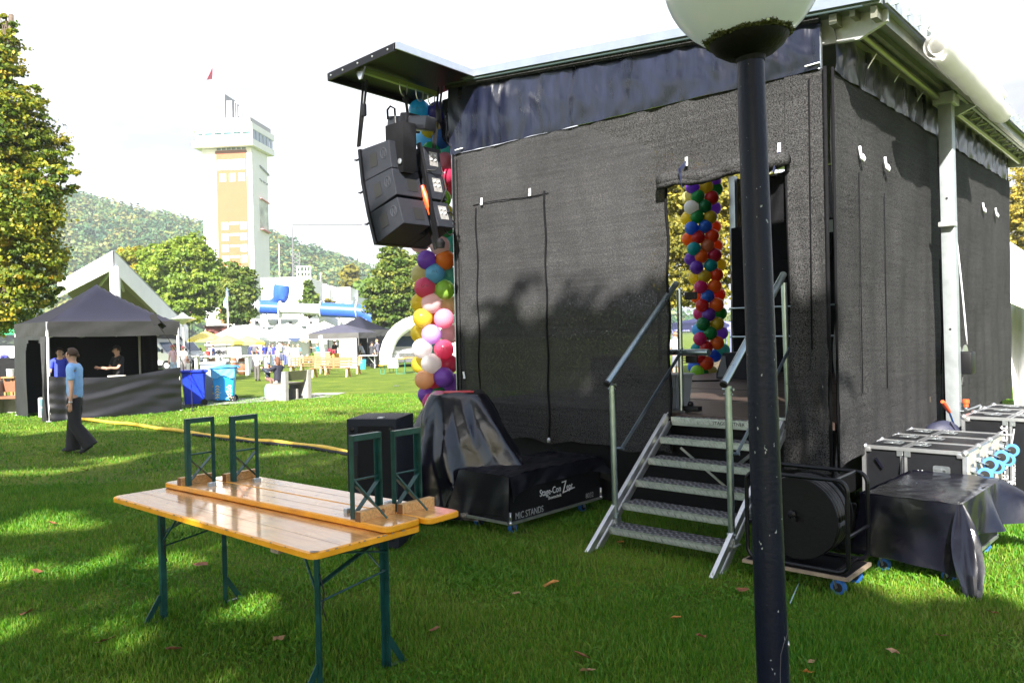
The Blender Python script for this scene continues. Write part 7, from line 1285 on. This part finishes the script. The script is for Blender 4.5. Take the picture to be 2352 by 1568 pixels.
g3 = G(482, 922) + Vector((0, .45, 0)); b3 = thing('waste_container', 'translucent grey blue waste container standing between the two blue bins', 'bin', g3, R(10)); m = MB(); m.box((0, 0, .54), (.7, .6, 1.04), None, .03); m.build('body', mat('grey_blue_plastic', (.25, .32, .38), .5), b3); m = MB(); m.box((0, 0, 1.08), (.74, .66, .07), None, .02); m.build('lid', mat('lid_grey', (.33, .31, .28), .6), b3)
for k in range(3): m = MB(); m.box((.12, -.304, .62 - .2 * k), (.3, .004, .05)); m.build('sticker', yl, b3)
# high tables under the parasols
for i, (px, Y) in enumerate(((493, 43), (545, 42), (590, 44), (470, 47))):
    t = thing('high_table', ['white topped high table below the middle parasol', 'white topped high table between the parasols with brown barrel beside it', 'white topped high table next to the standing group', 'white topped high table beside the left van'][i], 'high table', GX(px, Y)); b = GX(px, Y); m = MB(); m.box(b + Vector((0, 0, 1.02)), (1.35, .6, .04)); m.build('top', white_paint, t, world=True)
    for dx in (-.5, .5): m = MB(); m.box(b + Vector((dx, 0, .5)), (.14, .3, 1.0)); m.build('leg', white_paint, t, world=True)
for i, (px, Y) in enumerate(((482, 43.5), (556, 42.5), (532, 45))):
    t = thing('barrel', ['brown wooden barrel left under the high tables', 'brown wooden barrel right under the high tables', 'dark wooden barrel between the other two'][i], 'barrel', GX(px, Y)); m = MB(); m.lathe([(.22, 0), (.29, .3), (.3, .45), (.28, .6), (.22, .9)], 16, GX(px, Y)); m.build('staves', mat('barrel_wood', (.22, .1, .05), .6, 0, .3, 6), t, world=True, smooth='all'); m = MB(); m.lathe([(.275, .2), (.283, .25)], 16, GX(px, Y)); m.lathe([(.29, .65), (.28, .7)], 16, GX(px, Y)); m.build('hoop', alu_matt, t, world=True)
hd = tree('hedge', 'low clipped hedge between the white marquees', GX(722, 60), [bl(722, 822, 60, 16, 8), bl(735, 822, 60, 12, 8)], 1500, .25, lf_green, .08, clump=.5, per=20)
# things at the left edge behind the tent
bn = thing('banner_fence', 'white banner with dark blue swirl logo at the left edge', 'banner', GX(15, 34)); m = MB(); m.bar(WY(-60, 822, 34), WY(46, 820, 34), .03, .95); m.build('cloth', white_paint, bn, world=True); m = MB(); m.tube([WY(6 + 8 * math.cos(a), 821 + 5 * math.sin(a), 33.9) for a in [k * .6 for k in range(5)]], .07, 6); m.tube([WY(10 + 8 * math.cos(a), 822 + 5 * math.sin(a), 33.9) for a in [3.4 + k * .6 for k in range(5)]], .07, 6); m.build('swirl_logo', mat('logo_navy', (.04, .04, .25), .6), bn, world=True)
wl = thing('wooden_stools', 'brown wooden stool row with white pot at the left edge', 'stool', GX(15, 27)); wst = mat('stool_wood', (.35, .16, .06), .6)
for x in (-4, 8, 24, 32): m = MB(); m.bar(GX(x, 27), GX(x, 27) + Vector((0, 0, .62)), .07, .07); m.build('leg', wst, wl, world=True)
m = MB(); m.bar(GX(6, 27) + Vector((0, 0, .64)), GX(36, 27) + Vector((0, 0, .64)), .35, .05); m.bar(GX(-20, 27) + Vector((0, 0, .42)), GX(8, 27) + Vector((0, 0, .42)), .35, .05); m.build('seat', wst, wl, world=True); m = MB(); m.lathe([(.1, 0), (.12, .25)], 12, GX(21, 27) + Vector((0, 0, .67))); tag(m.build('pot', white_paint, world=True), 'white pot standing on the wooden stool at the left edge', 'pot')
cr2 = thing('parked_car', 'dark parked car at the left edge in front of the swirl banner', 'car', GX(18, 31)); m = MB(); q = GX(10, 31); pr_ = [(-1.6, .25), (-1.6, .75), (-.9, .85), (-.5, 1.25), (.7, 1.28), (1.2, .85), (1.5, .8), (1.55, .3)]; m.prism(pr_, -.8, .8, Matrix.Translation(q) @ Matrix(((1, 0, 0, 0), (0, 0, -1, 0), (0, 1, 0, 0), (0, 0, 0, 1)))); bb = m.build('body', black_paint, cr2, world=True)
for x in (-1., 1.): m = MB(); m.lathe([(.1, -.1), (.3, -.1), (.3, .1), (.1, .1)], 14, q + Vector((x, -.75, .3)), yr); m.build('wheel', rubber, cr2, world=True)
tp_ = thing('green_sunshade', 'bright green sail sheltering the banner at the far left', 'sunshade', GX(20, 36)); m = MB(); m.grid(lambda a, b: WY(-80 + 140 * a, 740 + 28 * b, 36 - 2 * b), 8, 3); m.build('cloth', mat('sail_green', (.02, .35, .12), .7), tp_, world=True, solid=.02); m = MB(); m.tube([GX(-60, 34), WY(-60, 768, 34)], .04, 6); m.tube([GX(50, 34), WY(50, 768, 34)], .04, 6); m.build('pole', alu_matt, tp_, world=True)
# white tent at the right edge, tent and people seen through the doorway
wr_ = thing('white_tent', 'large white tent with hanging side wall at the right edge', 'tent', G(2345, 930)); Yr = 15.5; m = MB(); pk, ev, ev2 = WY(2296, 535, Yr + 1), WY(2420, 625, Yr - 1), WY(2300, 700, Yr + 1.)
m.add([WY(2296, 540, Yr), WY(2480, 660, Yr - 1), WY(2480, 760, Yr - 1.4), WY(2318, 695, Yr - .4), WY(2296, 690, Yr)], [(0, 1, 2, 3, 4)]); m.build('roof', white_fabric, wr_, world=True, solid=.03)
m = MB(); m.grid(lambda a, b: WY(2318 + 140 * a + (18 - 8 * b) * math.sin(a * 9) * .3 + 12 * b * b, 690 + 28 * a + (240 + 20 * a) * b, Yr + .25 * math.sin(a * 18) + .2 * math.sin(b * 3)), 30, 14); m.build('side_wall', white_fabric, wr_, world=True, smooth='all')
lav = mat('tent_lavender', (.2, .2, .5), .7); a_ = GX(1545, 31); b_ = GX(1680, 31); tent('lavender blue canopy tent seen through the stage doorway', a_, b_, a_ + Vector((.6, 3, 0)), gz(31), gz(31) + 1.75, gz(31) + 2.05, WY(1625, 728, 32.5).z, lav, lav, lav, peak=1.)
sb2 = dup(pb0, G(1600, 850) + Vector((-.3, 0, 0)), R(10), 'wooden slatted bench seen through the stage doorway left of the balloons', scale=.8)

# ================================================================== PEOPLE
def skinmesh(name, verts, edges, radii, m, parent, sub=2):
    me = bpy.data.meshes.new(name); me.from_pydata([tuple(v) for v in verts], edges, []); o = bpy.data.objects.new(name, me); COL.objects.link(o); me.materials.append(m)
    o.parent = parent; MW[o.name] = MW[parent.name]; sk = o.modifiers.new('skin', 'SKIN'); sk.use_smooth_shade = True; me.skin_vertices or None
    if not me.skin_vertices: me.skin_vertices.new() if hasattr(me.skin_vertices, 'new') else None
    for i, r_ in enumerate(radii): me.skin_vertices[0].data[i].radius = r_ if isinstance(r_, tuple) else (r_, r_)
    me.skin_vertices[0].data[0].use_root = True; s = o.modifiers.new('smooth', 'SUBSURF'); s.levels = sub; s.render_levels = sub; return o
skins = [mat('skin_a', (.52, .30, .21), .55, 0, .06, 20), mat('skin_b', (.42, .22, .14), .55, 0, .06, 20)]
def person(lab, base, face, H=1.72, shirt=(.1, .1, .1), pants=(.03, .03, .04), hair=(.06, .035, .02), legL=0., legR=0., kneeL=0., kneeR=0., armL=(8, 10), armR=(8, 10), cap=None, long_sleeve=False, shorts=False, lean=0., sit=False, detail=0, longhair=False, bag=None, group=None, fem=0.8, turn=0.):
    """local frame: +y = facing, +x = right hand side; angles in degrees, positive swings forwards"""
    t = thing('person', lab, 'person', base, face, group); key = lambda n, c: mat('%s_%02x%02x%02x' % (n, int(c[0] * 255), int(c[1] * 255), int(c[2] * 255)), c, .8, 0, .12, 14, .2, 30)
    h = H; V = []; E_ = []; Rr = []; z0 = (.52 if not sit else .30) * h
    ln = R(lean); up = Vector((0, math.sin(ln), math.cos(ln)))
    hip = Vector((0, 0, z0)); bel = hip + up * .10 * h; che = hip + up * .22 * h; nb = hip + up * .305 * h; nk = nb + Vector((0, .012, .035)) * h; hd_ = nk + Vector((0, .018, .05)) * h
    def a(v, r_, p=None): V.append(v); Rr.append(r_); (E_.append((p, len(V) - 1)) if p is not None else None); return len(V) - 1
    i0 = a(hip, (.068 * h, .055 * h)); i1 = a(bel, (.062 * h, .05 * h), i0); i2 = a(che, (.075 * h, .055 * h), i1); i3 = a(nb, (.04 * h, .035 * h), i2); i4 = a(nk, .028 * h, i3); 
    i5 = a(nk + Vector((0, .006, .03)) * h, (.038 * h, .044 * h), i4); i6 = a(hd_ + Vector((0, 0, .02)) * h, (.044 * h, .053 * h), i5); i7 = a(hd_ + Vector((0, -.005, .055)) * h, (.035 * h, .042 * h), i6)
    arms = {}; legs = {}
    for s_, (sa, ea) in ((-1, armL), (1, armR)):
        sh_ = nb + Vector((s_ * .105 * fem / .8 * h, 0, -.02 * h)); sa, ea = R(sa), R(ea); d1 = Vector((s_ * .12, math.sin(sa), -math.cos(sa))).normalized(); el = sh_ + d1 * .17 * h; d2 = Vector((-s_ * .05, math.sin(sa + ea), -math.cos(sa + ea))).normalized(); wr = el + d2 * .145 * h; hn = wr + d2 * .045 * h
        j0 = a(sh_, .03 * h, i2 if False else i3); j1 = a(el, .0225 * h, j0); j2 = a(wr, .015 * h, j1); j3 = a(hn, (.020 * h, .012 * h), j2)
        if detail:
            sd = d2.cross(Vector((0, 1, 0)).cross(d2)).normalized() if abs(d2.y) < .9 else Vector((0, 0, 1)); fw = Vector((0, 1, 0)) - d2 * d2.y; fw = fw.normalized() if fw.length > .1 else Vector((0, 0, 1))
            for k, L_ in enumerate((.040, .046, .043, .034)): b_ = hn + fw * (.0095 * h * (1.5 - k)) + d2 * .008 * h; c1 = a(b_, .0058 * h, j3); c2 = a(b_ + d2 * L_ * .55 * h, .0052 * h, c1); a(b_ + (d2 * L_ + Vector((-s_ * .008, .0, 0))) * h, .0045 * h, c2)
            b_ = wr + d2 * .018 * h + fw * .016 * h; c1 = a(b_, .0065 * h, j2); a(b_ + (d2 * .024 + fw * .016) * h, .0055 * h, c1)
        arms[s_] = (sh_, el, wr, hn)
    for s_, (la, ka) in ((-1, (legL, kneeL)), (1, (legR, kneeR))):
        hp = hip + Vector((s_ * .048 * h, 0, -.02 * h)); la, ka = R(la), R(ka)
        if sit: la, ka = R(82), R(-80)
        d1 = Vector((s_ * .03, math.sin(la), -math.cos(la))).normalized(); kn_ = hp + d1 * .235 * h; d2 = Vector((0, math.sin(la + ka), -math.cos(la + ka))).normalized(); an = kn_ + d2 * .225 * h; fd = Vector((s_ * .12, math.cos((la + ka) * .8), math.sin((la + ka) * .8))).normalized(); toe = an + fd * .085 * h + Vector((0, 0, -.018 * h))
        j0 = a(hp, .046 * h, i0); j1 = a(kn_, .031 * h, j0); j2 = a(an, .021 * h, j1); j3 = a(toe, (.022 * h, .014 * h), j2); legs[s_] = (hp, kn_, an, toe)
    low = min(min(l[2].z, l[3].z) for l in legs.values()) - .022 * h
    if not sit: 
        for L_ in (V,): 
            for q in L_: pass
    dz = Vector((0, 0, -low)) if not sit else Vector((0, 0, 0))
    V = [v + dz for v in V]; arms = {k: tuple(q + dz for q in v) for k, v in arms.items()}; legs = {k: tuple(q + dz for q in v) for k, v in legs.items()}; hip, bel, che, nb, nk, hd_ = [q + dz for q in (hip, bel, che, nb, nk, hd_)]
    body = skinmesh('body', V, E_, Rr, skins[0], t)
    sv, se, sr = [hip + Vector((0, 0, -.045 * h * (0 if sit else 1))), bel, che, nb], [(0, 1), (1, 2), (2, 3)], [(.092 * h, .078 * h), (.086 * h, .07 * h), (.09 * h, .07 * h), (.05 * h, .044 * h)]
    for s_ in (-1, 1):
        sh_, el, wr, hn = arms[s_]; n = len(sv); sv += [sh_, sh_.lerp(el, .62)]; sr += [.042 * h, .038 * h]; se += [(3, n), (n, n + 1)]
        if long_sleeve: sv += [el, wr]; sr += [.034 * h, .024 * h]; se += [(n + 1, n + 2), (n + 2, n + 3)]
        else: sv[n + 1] = sh_.lerp(el, .72)
    sh_o = skinmesh('shirt', sv, se, sr, key('shirt', shirt), t)
    if detail:
        tx = bpy.data.textures.get('folds') or bpy.data.textures.new('folds', 'CLOUDS'); tx.noise_scale = .09; dm = sh_o.modifiers.new('folds', 'DISPLACE'); dm.texture = tx; dm.strength = .035; dm.mid_level = .5
    pv, pe, pr2 = [hip + Vector((0, 0, .035 * h)), hip], [(0, 1)], [(.078 * h, .064 * h), (.08 * h, .066 * h)]
    for s_ in (-1, 1):
        hp, kn_, an, toe = legs[s_]; n = len(pv); pv += [hp.lerp(kn_, .15), kn_]; pr2 += [.058 * h, .044 * h]; pe += [(1, n), (n, n + 1)]
        if not shorts: pv += [kn_.lerp(an, .5), an]; pr2 += [.042 * h, .040 * h if detail else .034 * h]; pe += [(n + 1, n + 2), (n + 2, n + 3)]
    skinmesh('trousers', pv, pe, pr2, key('trousers', pants), t)
    for s_ in (-1, 1): hp, kn_, an, toe = legs[s_]; d = (toe - an); m = MB(); c = an.lerp(toe, .45) + Vector((0, 0, -.006 * h)); m.ball(c, .028 * h, 12, (.9, 1, .62), None) if False else m.tube([an - d * .22 + Vector((0, 0, -.008 * h)), an + d * .2, an.lerp(toe, .7), toe + d * .18], [.022 * h, .027 * h, .025 * h, .014 * h], 8); m.build('shoe', key('shoe', (.03, .03, .035)), t, smooth='all')
    hc_ = hd_ + Vector((0, -.010, .032)) * h; m = MB(); m.ball(hc_, .056 * h, 16, (.88, 1.08, .98)); vs = []
    hm = MB(); pr = MB().ball((0, 0, 0), 1, 16); 
    keep = [i for i, v in enumerate(pr.v)]
    def hcut(v): return v.y < .42 or v.z > .48
    V2 = [hc_ + Vector((v.x * .0495, v.y * .0595, v.z * .055)) * h for v in pr.v]; F2 = [f for f in pr.f if all(hcut(pr.v[i]) and (pr.v[i].z > -.62) for i in f)]
    hm.add(V2, F2)
    if longhair: hm.ball(hc_ + Vector((0, -.03, -.045)) * h, .05 * h, 10, (1, .7, 1.5))
    elif detail: hm.ball(hc_ + Vector((0, -.056, -.022)) * h, .016 * h, 10)
    hm.build('hair', key('hair', hair), t, smooth='all', solid=.004)
    if detail or True:
        m = MB(); fc = hd_ + Vector((0, .048, .008)) * h; m.tube([fc + Vector((0, .004, .018)) * h, fc + Vector((0, .016, -.002)) * h, fc + Vector((0, .004, -.006)) * h], [.004 * h, .007 * h, .006 * h], 8)
        for s_ in (-1, 1): m.ball(hd_ + Vector((s_ * .047, -.002, .012)) * h, .011 * h, 8, (.4, .8, 1.2))
        m.build('face_features', skins[0], body, smooth='all'); m = MB()
        for s_ in (-1, 1): m.ball(fc + Vector((s_ * .018, -.001, .018)) * h, .0045 * h, 8)
        m.build('eyes', rubber, body, smooth='all'); m = MB(); m.tube([fc + Vector((-.013, .000, -.02)) * h, fc + Vector((0, .005, -.0205)) * h, fc + Vector((.013, .000, -.02)) * h], .0028 * h, 6); m.build('mouth', mat('lips', (.4, .13, .11), .5), body, smooth='all')
    if cap: cc_ = key('cap', cap); m = MB(); pr = MB().ball((0, 0, 0), 1, 16); m.add([hc_ + Vector((v.x * .057, v.y * .067, v.z * .064)) * h for v in pr.v], [f for f in pr.f if all(pr.v[i].z > .12 for i in f)]); m.prism([(-.045 * h, .05 * h), (.045 * h, .05 * h), (.035 * h, .10 * h), (0, .112 * h), (-.035 * h, .10 * h)], 0, .004 * h, Matrix.Translation(hc_ + Vector((0, 0, .008 * h)))); m.build('cap', cc_, t, smooth='all')
    if bag: m = MB(); m.box(che + Vector((0, -.095, -.02)) * h, (.15 * h, .07 * h, .2 * h), None, .03 * h); m.build('backpack', key('bag', bag), t, smooth='all')
    t['_head'] = 0; del t['_head']; return t, dict(head=hd_, face=hd_ + Vector((0, .048, .008)) * h, arms=arms, legs=legs, chest=che, hip=hip)
def facing(px, Y, deg): return R(deg)                   # 0 faces away from the camera (+Y), 180 faces it, 90 faces the left of the picture
# walking woman in a light blue shirt
wk = G(176, 1040); pw, J_ = person('person walking left in light blue polo shirt, glasses and wide black trousers', wk, R(98), 1.70, (.26, .48, .82), (.008, .008, .010), (.07, .04, .025), legL=-4, kneeL=-30, legR=10, kneeR=-8, armL=(-6, 12), armR=(6, 10), detail=1, fem=.78)
fc = J_['face']; m = MB(); h_ = 1.70
for s_ in (-1, 1): m.tube([fc + Vector((s_ * .021 + .014 * math.cos(a), .008, .017 + .011 * math.sin(a))) * h_ for a in [k * PI / 6 for k in range(13)]], .0022, 5); m.tube([fc + Vector((s_ * .035, .006, .019)) * h_, fc + Vector((s_ * .046, -.04, .019)) * h_], .0022, 5)
m.tube([fc + Vector((-.008, .011, .018)) * h_, fc + Vector((.008, .011, .018)) * h_], .0022, 5); m.build('glasses', rubber, pw, smooth='all')
m = MB(); w0 = J_['arms'][-1][2]; m.tube([w0 + Vector((0, 0, .008)), w0 + Vector((0, 0, -.012))], .03, 14); m.build('wrist_watch', alu, pw, smooth='all')
m = MB(); n0 = J_['face'] + Vector((0, -.06, -.095)) * h_; m.tube([n0 + Vector((.045 * math.cos(a), .038 * math.sin(a), .01 * math.cos(2 * a))) * h_ for a in [k * PI / 8 for k in range(17)]], .012, 6); m.build('collar', bpy.data.materials[[k for k in MATS if k.startswith('shirt_')][0]], pw, smooth='all')
for s_ in (-1, 1):   # wide trouser legs
    hp, kn_, an, toe = J_['legs'][s_]; m = MB(); m.tube([hp.lerp(kn_, .3), kn_, kn_.lerp(an, .5), an + (an - kn_) * .06], [.098, .096, .105, .115], 16, cap=False); m.build('trouser_leg', bpy.data.materials[[k for k in MATS if k.startswith('trousers_')][0]], pw, smooth='all')
m = MB(); m.ball(J_['hip'] + Vector((0, 0, .02)), .01, 6)
# two vendors in the tent
q = FL.lerp(FR, .60) + e2 * .8; person('bearded person in black T-shirt and black cap behind the tent counter', Vector((q.x, q.y, 0)), R(150), 1.66, (.012, .012, .014), (.02, .02, .02), (.03, .02, .015), armL=(35, 60), armR=(25, 75), cap=(.012, .012, .014), detail=1)
q = FL.lerp(FR, .15) + e2 * .65; person('person in royal blue T-shirt standing in the black tent, half hidden by the walker', Vector((q.x, q.y, 0)), R(200), 1.66, (.03, .05, .42), (.02, .02, .03), (.05, .03, .02), armL=(20, 60), armR=(15, 70), detail=0)
# person on the concrete bench with a small child
q = P3(dl * .55, .05, 0) if False else P3(dl * .72, -.0, 0); sp, J2 = person('person with brown hair and dark jacket sitting on the concrete bench hugging a child', Vector((q.x + .1, q.y + .35, -.02)), R(60), 1.6, (.015, .016, .03), (.28, .38, .5), (.12, .05, .03), armL=(60, 60), armR=(60, 60), long_sleeve=True, sit=True, longhair=True)
q2 = Vector((q.x - .22, q.y + .42, .32)); person('small child in dark blue hat held on the lap on the concrete bench', q2, R(230), .95, (.03, .04, .06), (.16, .09, .07), (.05, .03, .02), armL=(60, 30), armR=(60, 30), long_sleeve=True, sit=True, cap=(.05, .09, .2))
# boy in the red cap
person('boy in red cap, white T-shirt and grey trousers standing with back turned on the lawn', G(591, 875), R(-12), 1.30, (.72, .74, .76), (.10, .09, .085), (.1, .05, .03), cap=(.65, .06, .03), armL=(15, 40), armR=(10, 60), group=None)
# middle distance people: (column, depth, height, facing, shirt, trousers, hair, options, label)
PP = [(574, 50, 1.78, -60, (.03, .04, .12), (.14, .15, .2), (.3, .28, .26), {}, 'person in navy T-shirt at the high table left of the group'),
 (584, 52, 1.80, 20, (.06, .06, .08), (.05, .05, .06), (.4, .38, .35), dict(bag=(.1, .1, .12)), 'person in dark vest with grey hair beside the navy T-shirt'),
 (592, 46, 1.45, 100, (.03, .25, .7), (.05, .08, .2), (.03, .02, .02), {}, 'child in bright blue T-shirt beside the high table'),
 (607, 56, 1.72, 60, (.03, .04, .28), (.1, .1, .15), (.08, .04, .02), {}, 'person in dark blue shirt in the middle of the group'),
 (619, 57, 1.62, 150, (.14, .16, .6), (.6, .6, .62), (.15, .07, .04), dict(longhair=True), 'person in violet blue top facing the group'),
 (626, 59, 1.7, 200, (.03, .04, .3), (.2, .25, .4), (.04, .03, .02), {}, 'person in dark blue top behind the violet blue one'),
 (646, 54, 1.8, -20, (.14, .15, .2), (.07, .08, .14), (.06, .04, .03), dict(bag=(.45, .55, .15), shorts=True), 'person with yellow green backpack and dark shorts'),
 (663, 56, 1.66, 120, (.6, .56, .52), (.45, .45, .5), (.12, .06, .03), dict(longhair=True, bag=(.1, .08, .07)), 'person with long hair and dark shoulder bag by the white marquee'),
 (673, 53, 1.6, 160, (.75, .75, .76), (.3, .32, .36), (.3, .2, .12), {}, 'person in white shirt right of the long haired one'),
 (684, 55, 1.6, 30, (.2, .5, .65), (.45, .4, .33), (.5, .42, .3), {}, 'person in pale turquoise top by the white counter'),
 (729, 64, 1.65, 90, (.05, .35, .6), (.1, .1, .1), (.12, .06, .04), dict(armL=(80, 20)), 'person in turquoise top leaning over the white marquee counter'),
 (769, 53, 1.78, 150, (.015, .015, .02), (.03, .03, .04), (.05, .03, .02), dict(armL=(30, 60)), 'barkeeper in black T-shirt under the front dark tent'),
 (835, 54, 1.7, 80, (.45, .47, .6), (.1, .1, .12), (.03, .02, .02), dict(lean=25), 'person in pale lilac shirt bending over the folding table'),
 (866, 50.5, 1.8, 60, (.09, .09, .12), (.14, .13, .11), (.35, .2, .1), dict(armR=(40, 60)), 'person in grey T-shirt at the right edge of the dark tents'),
 (853, 49.6, 1.66, -30, (.03, .03, .035), (.02, .02, .02), (.03, .02, .02), dict(armL=(50, 40)), 'person in black clothes leaning on the folding table'),
 (345, 34, 1.76, 205, (.74, .74, .72), (.08, .08, .08), (.3, .16, .08), dict(cap=(.55, .3, .2)), 'person in white sweatshirt and cap carrying a child on the shoulders'),
 (397, 37, 1.66, 160, (.6, .4, .42), (.4, .5, .62), (.4, .25, .12), dict(cap=(.6, .08, .05), longhair=True), 'person in pink jacket and red cap behind the counter of the black tent'),
 (420, 39, 1.6, 170, (.72, .66, .66), (.5, .45, .45), (.2, .05, .06), dict(cap=(.25, .04, .06)), 'person in white top and dark red cap beside the white van'),
 (431, 33, 1.05, 175, (.74, .70, .66), (.4, .35, .3), (.2, .1, .05), dict(cap=(.22, .03, .05)), 'small child in dark red cap and white top behind the blue bin'),
 (489, 57, 1.7, 90, (.04, .05, .14), (.06, .1, .25), (.05, .03, .02), {}, 'person in dark blue shirt standing by the white van bonnet'),
 (476, 55, 1.5, 60, (.55, .05, .05), (.1, .1, .1), (.1, .05, .03), {}, 'person in red apron beside the white van'),
 (655, 60, 1.7, 10, (.5, .5, .5), (.1, .12, .3), (.1, .06, .03), {}, 'person in grey T-shirt behind the backpack wearer'),
 (638, 62, 1.7, 190, (.5, .62, .5), (.3, .3, .3), (.2, .12, .06), {}, 'person in pale green shirt inside the white marquee')]
for px, Y, H, f_, sh_, pa_, hr, op, lab in PP: person(lab, GX(px, Y), R(f_), H, sh_, pa_, hr, **op)
q = GX(345, 34); person('small child in yellow hat riding on the shoulders of the person in white', q + Vector((.02, .02, 1.22)), R(205), .95, (.35, .08, .08), (.2, .1, .1), (.3, .2, .1), sit=True, cap=(.75, .6, .2), armL=(30, 30), armR=(30, 30))
q = GX(1552, 27); person('person in pale shirt and shorts seen through the stage doorway beside the lavender tent', q, R(20), 1.7, (.6, .62, .66), (.12, .13, .16), (.2, .12, .08), shorts=True)
q = GX(1612, 30); person('person in black clothes bending forward seen through the stage doorway', q, R(-60), 1.75, (.02, .02, .03), (.03, .03, .04), (.1, .06, .03), lean=25, armL=(40, 10), armR=(40, 10))

# ================================================================== HAZE between the camera and the far hills
m = MB(); m.box((0, 420, 48), (1700, 1000, 104)); hz = m.build('haze', bpy.data.materials.new('haze_air')); hz['kind'] = 'stuff'; hz['label'] = 'thin pale morning haze over the park'; hz['category'] = 'haze'
hm_ = hz.data.materials[0]; hm_.use_nodes = True; t = hm_.node_tree; t.nodes.clear(); o = nd(t, 'ShaderNodeOutputMaterial'); v = nd(t, 'ShaderNodeVolumePrincipled'); v.inputs['Color'].default_value = (.86, .92, 1, 1); v.inputs['Density'].default_value = .0005; v.inputs['Anisotropy'].default_value = .2; t.links.new(v.outputs[0], o.inputs['Volume'])
